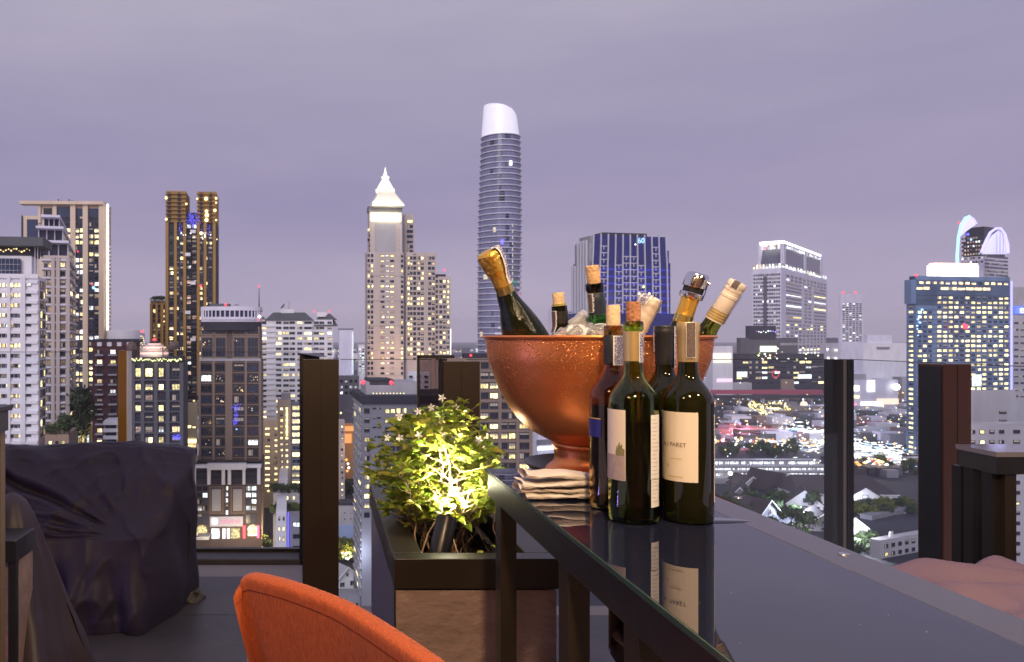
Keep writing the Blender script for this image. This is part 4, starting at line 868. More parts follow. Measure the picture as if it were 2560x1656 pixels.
for i in range(150):
    px, py = rq.uniform(1770, 2290), rq.uniform(1008, 1112)
    if abs(py-(1080+(px-1965)*.2)) < 16 and px > 1940: continue
    q = gp(px, py); w = rq.uniform(8, 26); nb.box(q.x, q.x+w, q.y, q.y+rq.uniform(8, 20), G, G+rq.uniform(4, 9), rq.choice([WHITE, CONC, GREYW, LAV, TANB, ROOFD, ROOFD]))
for i in range(26):
    q = gp(rq.uniform(2070, 2300), rq.uniform(1158, 1196)); w = rq.uniform(6, 16); nb.box(q.x, q.x+w, q.y, q.y+rq.uniform(5, 12), G, G+rq.uniform(3, 6), rq.choice([CONC, GREYW, ROOFD, TERR, DARKW]))
o = nb.build('market_quarter', kind='stuff', fix=False); tag(o, 'low pale roofs packed between the market lamps and the red walkway', 'city')
sparks('quarter_lights', [(p[0], p[1]-2, p[2]+rq.uniform(1, 9), p[3]) for p in cluster(1770, 2290, 1000, 1118, 300, 0, 4, 31)+cluster(1770, 2290, 1130, 1185, 60, 2, 5, 32)], [E_WHITE, D_WHITE, D_WHITE, E_CYAN, D_WARM, E_WARM], 'scattered white and blue lamps among the low roofs on the right', .25, .0009)
sparks('street_lights', cluster(1775, 2290, 1000, 1150, 90, 4, 9, 41)+cluster(1780, 2060, 1118, 1124, 30, 5, 8, 42), [E_WARM, E_WARM, E_ORANGE, D_WARM, E_WHITE], 'warm street lamps dotted between the low roofs on the right', .7, .0010)
for px, py, c_, e_ in ((1850, 1090, (1, .25, .4), 60000), (1930, 1035, (1, .8, .3), 26000), (2010, 1100, (.8, .85, 1), 50000), (2150, 1120, (.8, .85, 1), 50000), (2240, 1140, (.85, .9, 1), 40000), (1900, 1160, (.75, .8, 1), 26000), (2180, 1170, (1, .7, .4), 15000)):
    q = gp(px, py); lamp('POINT', 'street_glow', (q.x, q.y-6, G+16), e_, c_, 2)  # point lights added to brighten the ground around the small lamps
# lit billboards and viaduct
B = Bld('lit_monument', 'dazzling white lit pillar beyond the garden lights', 1990, 1988, 2020, 980, 85); B.body(1020, E_WHITE, ybot=1056); B.lamp(2006, 1012, em('peach_lamp', (1, .7, .55), 1.5), 9, 'statue_top', 2)
for v in B.e.children: pass
b = bx('base', CONC, B.e, -B.W, 0, 0, B.D, 0, B.z(1056)); 
def longbox(name, label, cat, m, px0, px1, py0, py1, d, dp=10, kids=()):
    a, c = P(px0, py1, d), P(px1, py0, d); t = thing(name, label, cat, ((a.x+c.x)/2, d, G))
    hw = (c.x-a.x)/2; bx('deck', m, t, -hw, hw, 0, dp, a.z-G, c.z-G); n = max(2, int((px1-px0)/55))
    for i in range(n): u = -hw+2*hw*(i+.5)/n; bx('pillar', CONC, t, u-1.1, u+1.1, dp*.3, dp*.6, 0, a.z-G)
    return t, hw, a.z-G, c.z-G
REDL = mat('red_lit_wall', (.25, .06, .09), emis=(.4, .05, .12), es=.2)  # red light on the walkways is put into colour and faint glow
longbox('elevated_walkway', 'long red lit elevated walkway in front of the dark mall', 'walkway', REDL, 1700, 2058, 976, 986, 1080)
t, hw, z0, z1 = longbox('elevated_railway', 'grey elevated railway deck below the red walkway', 'viaduct', DARKW, 1700, 2064, 989, 996, 1050)
longbox('elevated_walkway', 'short red edged walkway behind the right brown post', 'walkway', REDL, 2110, 2242, 1056, 1060, 800)
B = Bld('advertising_panel', 'white advertising panel with a small blue square', 2111, 2110, 2141, 760, 88); B.body(1032, WHITE, ybot=1051); bx('base', GREYW, B.e, -B.W, 0, 0, B.D, 0, B.z(1051)); B.rpanel('blue_square', GLB, .4, .6, 1037, 1044); B.finish()
B = Bld('shop_building', 'pale shop block with glowing red and white signs right of the thin post', 2112, 2106, 2245, 1000, 85); B.body(950, LAV); B.box('upper_storey', CONC, .1, .9, .0, .4, 936, 952)
for v0, v1, y0, y1, m in ((.0, .26, 965, 978, E_WHITE), (.0, .26, 990, 996, YEL), (.42, .55, 952, 980, E_WHITE), (.3, .7, 1006, 1016, E_WHITE), (.6, 1, 998, 1012, em('peach_sign', (1, .75, .55), 1.4)), (.0, .2, 1008, 1014, E_PINK)): B.rpanel('sign_board', m, v0, v1, y0, y1)
B.lamp(2250, 968, E_WHITE, 9, 'floodlight', -5); B.finish()
# railway station: long roofs with rows of white windows
for i, (py, px0, px1, nm) in enumerate(((1152, 1740, 2050, 'rearmost'), (1168, 1700, 2060, 'middle'), (1181, 1680, 2075, 'nearest'))):
    d = (H-(G+7))*F/(py-CY); t = thing('train', 'white windowed train, %s of three parallel lines of light' % nm, 'train', (P(px0, py, d).x, d, G), group='trains standing at the station')
    Lx = (px1-px0)*d/F; n = int((px1-px0)/26)
    for q in range(n):
        x = Lx*q/n; w = Lx/n*.95
        bx('carriage', CONC, t, x, x+w, 0, 3, 3, 7); 
        for k in range(5):
            if rnd.random() < .8: bx('window', COOL if rnd.random() < .8 else D_WHITE, t, x+w*(k+.12)/5, x+w*(k+.88)/5, -.08, .05, 4.6, 6.2)
    bx('track_bed', GREYW, t, 0, Lx, -3, 6, .2, 3); bx('roof', CONC, t, 0, Lx, -1, 4, 7.3, 7.7)
for x, y, nm in ((1826, 1184, 'left'), (1922, 1186, 'right')):
    p = gp(x, y+30); t = thing('flood_lamp', 'tall starry yellow-white flood lamp, %s of the pair by the trains' % nm, 'street lamp', (p.x, p.y, G)); z = P(x, y, p.y).z-G
    MB().tube([(0, 0, 0), (0, 0, z)], [.25, .15], 6, DARKW).build('mast', t); MB().lathe([(0, -1.2), (1.1, -.6), (1.1, .6), (0, 1.2)], 10, m=em('flood_lamp_glow', (1, .95, .7), 9)).build('lamp_head', t, loc=(0, 0, z))
# ------------------------------------------------------------------ gabled houses
def house(label, px, py, wpx, hpx, rpx, ang, wall=WHITE, roof=TERR, dep=14, win=3, lit='d', gable=True, z=G):
    p = gp(px, py, z); S = p.y/F; w, h, r = wpx*S, hpx*S, rpx*S; t = thing('house', label, 'house', (p.x, p.y, G), R(ang))
    x = w/2; bx('wall', wall, t, -x, x, 0, dep, 0, h)
    b = MB().prism([(-x, h), (x, h), (0, h+r)], 0.05, dep-.05, wall).build('gable_wall', t)
    for s in (-1, 1):
        e = 1.07; b = MB(); a = Vector((s*x*e, 0, h-r*.07)); c = Vector((0, 0, h+r)); th = .35
        pts = [(a.x, a.z), (c.x, c.z), (c.x, c.z+th), (a.x, a.z+th)]
        MB().prism(pts, -.9, dep+.9, roof).build('roof_slope', t)
        MB().prism([(a.x, a.z-.1), (c.x, c.z-.1), (c.x, c.z+th+.1), (a.x, a.z+th+.1)], -1.15, -.9, WHITE).build('gable_trim', t)
    for i in range(win):
        me = window_mesh(w*.5/win, h*.42, lit, FRW, 1); link('window', me, t, (-x+w*(i+.5)/win, -.02, h*.5))
    if r > 2.5: link('window', window_mesh(w*.12, r*.35, lit, FRW, 1), t, (0, -.02, h+r*.3))
    return t
p = gp(2150, 1262); t = thing('long_house', 'long dark-roofed hall with a white lit front and central gable', 'house', (p.x, p.y, G), R(-4)); S = p.y/F
bx('wall', WHITE, t, -150*S, 90*S, 0, 22, 0, 24*S); 
MB().poly([(-152*S, -1, 24*S), (92*S, -1, 24*S), (60*S, 16, 62*S), (-130*S, 16, 62*S)], TERR).poly([(-152*S, 30, 24*S), (92*S, 30, 24*S), (60*S, 16, 62*S), (-130*S, 16, 62*S)], TERR).poly([(92*S, -1, 24*S), (92*S, 30, 24*S), (60*S, 16, 62*S)], TERR).poly([(-152*S, -1, 24*S), (-152*S, 30, 24*S), (-130*S, 16, 62*S)], TERR).build('hip_roof', t)
bx('gutter', WHITE, t, -152*S, 92*S, -1.3, -.95, 24*S, 26*S)
MB().prism([(-42*S, 20*S), (42*S, 20*S), (0, 47*S)], -5, 3, WHITE).build('gable_front', t); bx('wall', WHITE, t, -30*S, 30*S, -4.8, -.05, 0, 20*S)
for s in (-1, 1): MB().prism([(s*46*S, 18*S), (0, 47*S), (0, 49.5*S), (s*46*S, 20.5*S)], -5.6, 8, TERR).build('roof_slope', t)
link('window', window_mesh(3.4, 4.6, 'b', FR, 1), t, (0, -4.85, 18*S))
for i in range(12): 
    x = (-140+i*20)*S
    if abs(x) > 34*S: link('window', window_mesh(1.5, 2.4, 'd', FRW, 1), t, (x, -.02, 13*S))
house('white gabled house with three small windows half hidden by the thin post', 2012, 1272, 78, 10, 34, -28, dep=20)
house('bright floodlit white cottage with a steep gable left of the grey yard', 2136, 1362, 60, 42, 24, -12, lit='c', dep=8, roof=CONC)
house('dark steep-roofed house below the purple neon line', 1966, 1232, 70, 4, 42, 20, wall=GREYW, dep=24)
house('dark gabled roof behind the black bottle side', 1850, 1262, 60, 6, 36, -30, wall=GREYW, dep=26)
house('dark roofed house with dormers beside the trees', 1925, 1300, 90, 8, 40, 25, wall=GREYW, dep=22)
house('low dark house at the foot of the glass', 2060, 1330, 80, 14, 30, -20, wall=GREYW, dep=20)
house('dim roof behind the table edge', 1880, 1220, 60, 5, 22, 10, wall=CONC, dep=20)
bx_ = Bld('low_building', 'grey concrete row building beside the white cottage', 2180, 2150, 2300, 400, 60); bx_.body(1290, GREYW); bx_.grid('R', .05, .95, 1296, 1330, 8, 2, .6, .5, {'d': .85, 'c': .1, 'w': .05}); bx_.finish()
bx_ = Bld('low_building', 'grey flat-roofed building with dark windows near the right post', 2200, 2175, 2330, 330, 65); bx_.body(1352, CONC); bx_.grid('R', .05, .95, 1358, 1400, 7, 2, .5, .5, {'d': .9, 'y': .1}); bx_.box('water_tank', WHITE, .3, .4, .3, .36, 1340, 1352); bx_.finish()
house('small pale gabled house low between the post and the planter', 868, 1475, 60, 30, 26, 30, wall=WHITE, roof=CONC, dep=12, win=2)
bx_ = Bld('low_building', 'dark flat building low between the post and the planter', 905, 840, 912, 265, -4); bx_.body(1490, GREYW); bx_.grid('L', .1, .9, 1500, 1560, 3, 2, .6, .5, {'d': 1}); bx_.finish()
p = gp(1970, 1236); sparks('neon_line', [(p.x+q*.55, p.y, P(1970, 1211+abs(q)*.2, p.y).z, p.y) for q in range(-9, 9)], [E_VIOLET], 'short bright purple neon line over a dark roof', .35, .0005)
# ------------------------------------------------------------------ trees
LEAFM = mat('dark_foliage', (.035, .06, .02), .6, noise_amt=.5, nscale=.8); LEAFL = mat('lamp_lit_foliage', (.12, .14, .025), .6, noise_amt=.4, nscale=.8); BARK = mat('bark', (.06, .045, .03), .9)  # lamplight is put into the lighter foliage colour
def crown_mesh(seed, r=3.2, h=4., n=900, m=LEAFM, leaf=.38):
    r_ = random.Random(seed); b = MB(); k = b.mat(m); lob = [(Vector((r_.uniform(-.6, .6)*r, r_.uniform(-.6, .6)*r, h*.35+r_.uniform(0, .75)*h)), r*r_.uniform(.35, .6)) for _ in range(9)]
    for i in range(n):
        c, rr = r_.choice(lob); v = Vector((r_.gauss(0, 1), r_.gauss(0, 1), r_.gauss(0, .8))).normalized()*rr*r_.uniform(.6, 1.08); q = c+v
        a = Vector((r_.gauss(0, 1), r_.gauss(0, 1), r_.gauss(0, 1))).normalized()*leaf*r_.uniform(.6, 1.4); w = a.cross(v).normalized()*leaf*.6; o = len(b.v)
        b.v += [tuple(q-a), tuple(q+w), tuple(q+a), tuple(q-w)]; b.f.append((o, o+1, o+2, o+3)); b.mi.append(k)
    return b.mesh('crown', fix=False)
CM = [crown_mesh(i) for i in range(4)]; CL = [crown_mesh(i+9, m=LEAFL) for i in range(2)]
TM = MB().tube([(0, 0, 0), (.1, 0, 1.5), (-.1, .1, 3)], [.25, .18, .1], 6, BARK).tube([(0, 0, 1.5), (.9, .2, 3)], [.12, .05], 5, BARK).tube([(0, 0, 1.7), (-.8, -.3, 3)], [.12, .05], 5, BARK).mesh('trunk')
def tree(px, py, s, label, lit=False, z=G, group=None, d=None):
    p = gp(px, py, z) if d is None else P(px, py, d); t = thing('tree', label, 'tree', p, rnd.uniform(0, 6), group); t.scale = (s, s, s)
    link('trunk', TM, t); link('crown', rnd.choice(CL if lit else CM), t, (0, 0, .6)); return t
for i, (x, s) in enumerate(((543, 1.15), (566, .8), (578, 1.2), (622, 1.0), (634, .9), (655, 1.1), (672, .8))):
    tree(x, 1376, s, ('round street tree before the brown podium', 'smaller street tree beside the lit entrance', 'broad dark street tree with a leaning crown', 'street tree right of the bright lamp', 'street tree by the red banner', 'street tree at the corner of the lane', 'last small street tree by the lane')[i], i in (3, 4, 5))
for i in range(46):
    x, y = rnd.uniform(1820, 2040), rnd.uniform(1255, 1400); tree(x, y, rnd.uniform(.9, 1.7), 'dark bushy tree in the grove below the houses', group='dark grove trees')
for i in range(26):
    x, y = rnd.uniform(2105, 2285), rnd.uniform(1268, 1296); tree(x, y, rnd.uniform(.8, 1.3), 'green tree in the row before the long hall', rnd.random() < .35, group='trees before the long hall')
for i in range(10): tree(rnd.uniform(2100, 2180), rnd.uniform(1362, 1400), rnd.uniform(.8, 1.3), 'dark tree around the bright cottage', group='trees around the cottage')
sparks('yard_lights', cluster(2090, 2230, 1160, 1182, 46, 2, 6, 51), [E_ORANGE, E_WARM, E_WHITE, E_RED], 'orange and white yard lamps between the road and the long hall', .6, .0011, sx=2)
for i in range(14): tree(rnd.uniform(2080, 2300), rnd.uniform(1160, 1200), rnd.uniform(.9, 1.6), 'dark tree between the road and the long hall', group='trees behind the long hall')
for i in range(26): tree(rnd.uniform(1780, 1990), rnd.uniform(1122, 1142), rnd.uniform(.8, 1.5), 'dark tree between the market and the trains', group='trees along the railway')
for i in range(9): tree(rnd.uniform(188, 232), rnd.uniform(1330, 1380), rnd.uniform(1.4, 2.4), 'dark tree beside the yellow building', d=None, group='trees by the yellow building')
for i, (x, y, d, s) in enumerate(((200, 1056, 300, 2.2), (214, 1050, 310, 2), (195, 1110, 300, 2), (160, 1090, 235, .9), (150, 1092, 235, .8), (130, 1094, 235, .7), (172, 1086, 235, 1.0))):
    tree(x, y, s, 'dark leafy tree near the low tan block', d=d, group='trees near the tan block')
for i in range(7): tree(385+i*3.5, 750+8, .6, 'tiny rooftop tree on the gold tower side block', d=421, group='rooftop trees on the gold tower')
for i in range(8): tree(688+i*16, 1236, .75, 'low rooftop tree on the planted terrace', d=331, group='rooftop terrace trees')
for i in range(9): tree(690+i*7, 1290, .9, 'hedge tree behind the small white building', i % 2 == 0, d=322, group='hedge trees behind the white building')
for i in range(6): tree(850+i*8, 1402, 1.5, 'yellow lit tree below the blue-lit wall', True, d=320, group='yellow lit trees')
for x in (858, 872, 880): tree(x, 1240, 1.6, 'tree in the gap beside the bronze post', d=470, group='trees in the gap')
sparks('street_lights', [(*P(x, y, 335)[:], 335) for x, y in ((612, 1347), (552, 1367), (535, 1348), (559, 1354), (487, 1348), (652, 1346), (656, 1370), (700, 1382), (712, 1360), (668, 1378), (600, 1350), (486, 1380))], [E_WARM, E_GREEN, E_WHITE], 'bright lamps of the street before the podium', .5, .001)
sparks('street_lights', [(*P(x, y, 360)[:], 360) for x, y in ((852, 1033), (862, 1255), (875, 1262), (870, 1160), (866, 1150), (872, 1170), (868, 1178), (885, 1395), (858, 1398))]+[(*P(random.uniform(848, 880), random.uniform(1380, 1400), 300)[:], 300) for _ in range(12)], [E_WHITE, E_ORANGE, E_GREEN], 'bright lamps in the gap beside the bronze post', .5, .001)
lamp('POINT', 'street_glow', P(868, 1385, 312), 3500, (1, .75, .25), 1)
lamp('POINT', 'street_glow', P(615, 1350, 322), 2500, (1, .8, .5), 1)
lamp('POINT', 'street_glow', P(2136, 1330, 340), 40000, (1, .98, 1), 1)
lamp('POINT', 'street_glow', P(2150, 1262, 425), 60000, (.8, .85, 1), 1)
lamp('POINT', 'street_glow', P(1990, 1262, 400), 40000, (.8, .85, 1), 1)
lamp('POINT', 'street_glow', P(985, 905, 480), 7000, (1, .5, .2), 2)
lamp('POINT', 'street_glow', P(678, 1320, 345), 6000, (1, .75, .35), 1)
lamp('POINT', 'street_glow', P(895, 1390, 255), 4000, (.8, .85, 1), 1)
for x, y, d, e_, c_ in ((478, 1120, 300, 2500, (1, .7, .3)), (210, 1110, 300, 2500, (1, .75, .35)), (600, 1345, 318, 5000, (1, .75, .4)), (520, 1350, 320, 3000, (1, .85, .6)), (700, 1250, 370, 3500, (1, .65, .25)), (640, 1100, 400, 2500, (1, .65, .25)), (390, 893, 258, 500, (1, .85, .4)), (880, 1120, 420, 4000, (1, .6, .25)), (130, 1070, 225, 900, (1, .7, .4)), (1075, 930, 470, 6000, (1, .75, .5))):
    lamp('POINT', 'street_glow', P(x, y, d), e_, c_, 1.5)  # glow fills added between the buildings to brighten the city
w = MB().box(0, 1, 0, 1, 0, 1)
a, c = gp(528, 1378), gp(700, 1378)
tag(bx('forecourt_wall', CONC, None, a.x, c.x, a.y-12, a.y-11.6, G, G+2.2), 'low grey forecourt wall across the street from the podium', 'wall')
for i, (x, y, m, lab) in enumerate(((540, 1379, 'white', 'white parked car by the forecourt wall'), (600, 1380, 'grey', 'grey parked car near the bright lamp'), (505, 1372, 'dark', 'dark van before the podium canopy'))):
    p = gp(x, y); t = thing('parked_car', lab, 'car', p, R(4)); cm = mat('car_paint_'+m, {'white': (.6, .6, .62), 'grey': (.2, .2, .22), 'dark': (.03, .03, .04)}[m], .25)
    MB().prism([(-2.2, .3), (2.2, .3), (2.2, .8), (1.5, .95), (.8, 1.45), (-1.2, 1.5), (-1.9, .95), (-2.2, .85)], -.85, .85, cm).build('body', t, bevel=.06)
    for wx in (-1.35, 1.35):
        for wy in (-.8, .8): MB().lathe([(0, -.1), (.32, -.1), (.32, .1), (0, .1)], 12, Matrix.Translation((wx, wy, .32)) @ Matrix.Rotation(R(90), 4, 'X'), DARKW).build('wheel', t)
# ================================================================== roof deck
T_ = .28; TZ = H-T_
BRONZE = mat('dark_bronze_metal', (.022, .016, .010), .38, metal=.0, noise_amt=.2, nscale=6, bump=.03, bscale=120, spec=.5)
BRONZE2 = mat('brown_bronze_metal', (.034, .018, .010), .42, noise_amt=.25, nscale=3, bump=.03, bscale=90)
BLK = mat('black_metal', (.014, .014, .017), .35, noise_amt=.3, nscale=20, bump=.04, bscale=200)
TILE = mat('slate_tile', (.066, .057, .06), .45, noise_amt=.35, nscale=2.2, bump=.25, bscale=14, coord='Object')
STONE = mat('sandy_stone_panel', (.30, .21, .18), .55, noise_amt=.28, nscale=7, bump=.6, bscale=30, stretch=(1, 1, 1.5))
def glass_mat(name, tint=(.96, .98, 1), refl=1.0):
    m = bpy.data.materials.new(name); m.use_nodes = True; t = m.node_tree; t.nodes.clear()
    fr = N(t, 'ShaderNodeFresnel'); fr.inputs[0].default_value = 1.45; tr = N(t, 'ShaderNodeBsdfTransparent'); tr.inputs[0].default_value = (*tint, 1)
    gl = N(t, 'ShaderNodeBsdfGlossy'); gl.inputs['Roughness'].default_value = .02; mi = N(t, 'ShaderNodeMixShader'); o = N(t, 'ShaderNodeOutputMaterial')
    gg = N(t, 'ShaderNodeNewGeometry'); sb = N(t, 'ShaderNodeMath', operation='SUBTRACT'); sb.inputs[0].default_value = 1; t.links.new(gg.outputs['Backfacing'], sb.inputs[1]); mm = N(t, 'ShaderNodeMath', operation='MULTIPLY'); t.links.new(fr.outputs[0], mm.inputs[0]); t.links.new(sb.outputs[0], mm.inputs[1]); t.links.new(mm.outputs[0], mi.inputs[0]); t.links.new(tr.outputs[0], mi.inputs[1]); t.links.new(gl.outputs[0], mi.inputs[2]); t.links.new(mi.outputs[0], o.inputs[0]); return m
PANE = glass_mat('clear_pane_glass'); EDGE = mat('polished_glass_edge', (.02, .03, .03), .3)
# deck slab + tiles
fl = bx('deck_floor', mat('grout', (.30, .27, .27), .9), None, -4.5, 2.58, -3, 4.68, -.3, -.004); fl['kind'] = 'structure'
fl2 = fl
tw, tl = .98, .62; tm = MB().box(-tw/2+.0035, tw/2-.0035, -tl/2+.0035, tl/2-.0035, -.02, 0, TILE).mesh('tile')
c0 = fl.location
for i in range(-5, 3):
    for j in range(-2, 7):
        x = -.30+i*tw+(tw/2); y = 1.05+j*tl
        if y > 4.42 or x < -4 or x > 2.1: continue
        if x > -.05 and y > 3.75: continue
        o = link('tile', tm, fl, Vector((x, y, .0))-c0)
# cut the deck short right of the bronze post: rebuild as two slabs
for o in (fl,): pass
me = MB().box(-4.5-c0.x, -.10-c0.x, -3-c0.y, 4.695-c0.y, -.3-c0.z, -.004-c0.z, mat('grout', (.13, .12, .12))).box(-.10-c0.x, 2.62-c0.x, -3-c0.y, 3.98-c0.y, -.3-c0.z, -.004-c0.z, mat('grout', (.13, .12, .12))).mesh('deck_floor'); fl.data = me
KB = mat('kerb_stone', (.06, .052, .058), .5, noise_amt=.3, nscale=4, bump=.3, bscale=12)
tag(bx('roof_kerb', KB, None, -4.5, -.12, 4.70, 4.92, -.3, .03, bevel=.006), 'low dark stone kerb under the far glass panes', 'kerb')
# railing left part
t = thing('glass_railing', 'far left glass railing standing on the stone kerb', 'railing', (-2, 4.88, .03))
for x0, x1 in ((-4.4, -1.225), (-1.145, -.12)): bx('glass_pane', PANE, t, x0+2, x1+2, -.006, .006, .0005, 1.212); bx('polished_edge', EDGE, t, x0+2, x1+2, -.006, .006, 1.2121, 1.215)
for x0, x1 in ((-4.4, -1.225), (-1.145, -.12)): bx('base_channel', BRONZE, t, x0+2, x1+2, -.02, .02, 0.001, .018)
po = thing('railing_post', 'narrow railing post with an amber lit face above the dark cover', 'post', (-1.19, 4.86, 0)); bx('post_face', mat('amber_lit_bronze', (.25, .13, .02), .45, noise_amt=.1, nscale=3), po, -.03, .022, -.03, .06, 0, 1.252); bx('edge_strip', mat('pale_edge', (.6, .6, .6), .4), po, .0222, .032, -.03, .06, 0, 1.25)  # amber light on the post face is put into its bronze colour
lamp('SPOT', 'post_lamp', (-1.55, 4.4, 1.7), 4, (1, .6, .15), .03, (-1.19, 4.83, .9), 35)
def post(label, x0, x1, y0, y1, ztop, m1, fin=None):
    t = thing('railing_post', label, 'post', ((x0+x1)/2, (y0+y1)/2, 0)); w, d = (x1-x0)/2, (y1-y0)/2
    bx('post_body', m1, t, -w, w, -d, d, -.3, ztop, bevel=.002); bx('side_reveal', BLK, t, -w-.0025, -w-.0002, -d+.01, d-.01, -.3, ztop-.01)
    bx('seam', BLK, t, -.0012, .0012, -d-.0012, -d-.0002, -.3, ztop-.006); bx('cap_edge', mat('worn_metal_edge', (.2, .19, .2), .4), t, -w+.002, w-.002, -d-.001, -d+.006, ztop+.0005, ztop+.003); return t
d = 3.93; post('wide bronze post left of the planter', (757-800)*d/F, (847-800)*d/F, d, d+.08, 1.222, BRONZE2)
d = 5.2; 
t = thing('rail_return', 'dark return post behind the wide bronze post', 'post', (-.118, 4.82, 0)); bx('post_body', BLK, t, -.004, .115, -.06, .10, -.3, 1.236); MB().poly([(.0, -.06, 1.2365), (.115, -.06, 1.2365), (.16, -.45, 1.225), (.12, -.45, 1.225)], BLK).build('top_bar', t)
d = 3.6; post('bronze post standing behind the shrub', (1108-800)*d/F, (1200-800)*d/F, d, d+.07, 1.222, BRONZE2)
t = thing('glass_fin', 'dark framed glass fin left of the post behind the shrub', 'railing', (.50, 3.7, 0)); bx('glass_pane', glass_mat('smoky_glass', (.55, .5, .5)), t, -.04, .05, 0, .01, 0, 1.24); bx('frame', BLK, t, -.05, -.04, -.01, .02, 0, 1.245); bx('frame', BLK, t, .05, .075, -.08, .02, 0, 1.235); bx('top_bar', BLK, t, -.05, .12, -.01, .02, 1.236, 1.25)
t = thing('glass_railing', 'glass railing between the bronze posts behind the bar table', 'railing', (1.3, 3.95, 0))
for x0, x1 in ((.10, .55), (.72, 1.6), (1.61, 2.55)): bx('glass_pane', PANE, t, x0-1.3, x1-1.3, -.006, .006, -.2, 1.222); bx('polished_edge', EDGE, t, x0-1.3, x1-1.3, -.006, .006, 1.2221, 1.225)
t = thing('glass_railing', 'right glass railing running past the brown post to the frame edge', 'railing', (2.62, 3.2, 0))
for y0, y1 in ((3.36, 3.95), (1.2, 3.2)): bx('glass_pane', PANE, t, -.006, .006, y0-3.2, y1-3.2, -.2, 1.222); bx('polished_edge', EDGE, t, -.006, .006, y0-3.2, y1-3.2, 1.2221, 1.225)
t = thing('railing_post', 'thin dark post with a grey strip between the bottles and brown post', 'post', (2.6, 4.02, 0)); d = 4.07
bx('post_body', BLK, t, (2060-800)*d/F-2.6, (2086-800)*d/F-2.6, -.02, .05, -.3, 1.222); bx('grey_strip', mat('grey_metal', (.16, .16, .17), .4), t, (2086-800)*d/F-2.6, (2096-800)*d/F-2.6, -.015, .05, -.3, 1.221); bx('post_body', BLK, t, (2096-800)*d/F-2.6, (2112-800)*d/F-2.6, -.02, .05, -.3, 1.222)
post('thick right-hand post with brown front and violet-black side', 2.511, 2.622, 3.22, 3.36, 1.222, mat('red_brown_metal', (.075, .028, .016), .45, noise_amt=.2, nscale=3))
# ================================================================== unseen wall added behind the viewer for reflections, raised to shade the deck
t = thing('unseen_bar_wall', 'unseen dark bar wall with a canopy, added behind the viewer', 'building', (0, -3.2, 0)); bx('wall', mat('dark_bar_wall', (.16, .10, .07), .8), t, -9, 9, -.3, 0, 0, 8.5); bx('canopy', mat('dark_bar_wall', (.05, .035, .03)), t, -5, 5, 0, .8, 3.0, 3.15)
# ================================================================== covered sofa
CV = mat('purple_black_cover', (.034, .026, .043), .55, noise_amt=.18, nscale=2, bump=.12, bscale=50, spec=.3)
def smooth(a, b, x): t = max(0, min(1, (x-a)/(b-a))); return t*t*(3-2*t)
SX0, SX1 = -2.1, -.645
def sofa(u, v):
    # v runs from the floor in front, up over the seat edge, up the slanted stretch to the back rail, over and down behind
    path = [(3.60, .0), (3.60, .14), (3.63, .30), (3.66, .40), (3.70, .425), (3.80, .50), (3.95, .63), (4.05, .70), (4.12, .748), (4.17, .765), (4.25, .765), (4.30, .73), (4.32, .5), (4.33, 0)]
    s = v*(len(path)-1); i = min(int(s), len(path)-2); f = s-i; y = path[i][0]+(path[i+1][0]-path[i][0])*f; z = path[i][1]+(path[i+1][1]-path[i][1])*f
    x = SX0+(SX1-.10-SX0)*min(1, u/.8)
    if u > .8:
        k = (u-.8)/.2; a = k*math.pi/2; yc, zc = 4.02, 0
        x = SX1-.10+.10*math.sin(a)
        sh = 1-(1-math.cos(a))*.999 if k < 1 else 0
        fy = .30+.70*sh; y = yc+(y-yc)*(sh if k > .6 else (1-.25*(1-math.cos(a)))); z = z*(1-.35*max(0, k-.4)**1.5) if k < .999 else z*.5
        if k > .6: sh2 = 1-((k-.6)/.4)**1.3; y = yc+(y-yc)*sh2*1.0; z = z*(.93) if v > .05 and v < .95 else z
    return x, y, z
nu, nv = 150, 130; b = MB()
def sofa_d(u, v):
    x, y, z = sofa(u, v)
    # tension folds radiating from the front right seat corner
    px, pz = -.79, .41; dx, dz = x-px, z-pz+ (y-3.66)*.35; r = math.hypot(dx, dz)+1e-4; an = math.atan2(dz, -dx)
    amp = smooth(.04, .3, r)*smooth(1.7, .7, r)*smooth(.44, .5, v+.2 if z > .38 else 0)
    if z > .39 and y < 4.14:
        o = 0
        for a0, w, h in ((.05, .03, .05), (.15, .025, .045), (.24, .03, .055), (.35, .03, .055), (.46, .04, .05), (.62, .05, .03), (.85, .10, .05), (1.15, .08, .03), (1.4, .12, .04)):
            o += .62*h*math.exp(-((an-a0-.05*noise.noise((r*4, a0*9, 0)))/w)**2)
        o -= .05*math.exp(-((an-.415)/.03)**2); y -= o*amp; z += o*amp*.7
    if z > .7: z += .012*math.sin(x*5+1)+.018*noise.noise((x*2, y*3, 1))
    if z <= .40:
        k = smooth(.41, .1, z); y -= k*(.03*math.sin(x*17+2*noise.noise((x*3, 0, 2)))+.02*math.sin(x*41+z*5))*.9; y -= .05*k*noise.noise((x*2.5, z*3, 4)); 
        if z < .07: y -= .05*noise.noise((x*4, 7, 1))
        # arm seam: the corner box stands a little proud
    if u > .75:
        k = smooth(.75, .9, u); o = .022*math.sin(y*20+z*3)*smooth(.75, .3, z)+.03*noise.noise((y*4, z*3, 9)); x += o*k
    cr1 = (1-abs(noise.noise((x*2.3+z*1.5, y*2.2, z*1.6-x))))**9*.030+(1-abs(noise.noise((x*5.5-z*3, y*5, z*4+x*2+7))))**8*.013
    y -= cr1; z += cr1*.5 if z > .3 else 0
    x -= .11*smooth(4.05, 3.6, y)*smooth(.35, .8, u)
    n = noise.noise((x*3.1, y*3.1, z*3.1)); x += .01*n; z += .008*n if z > .05 else 0; y += .006*noise.noise((x*9, y*9, z*9))
    return (x, y, max(.004, z))
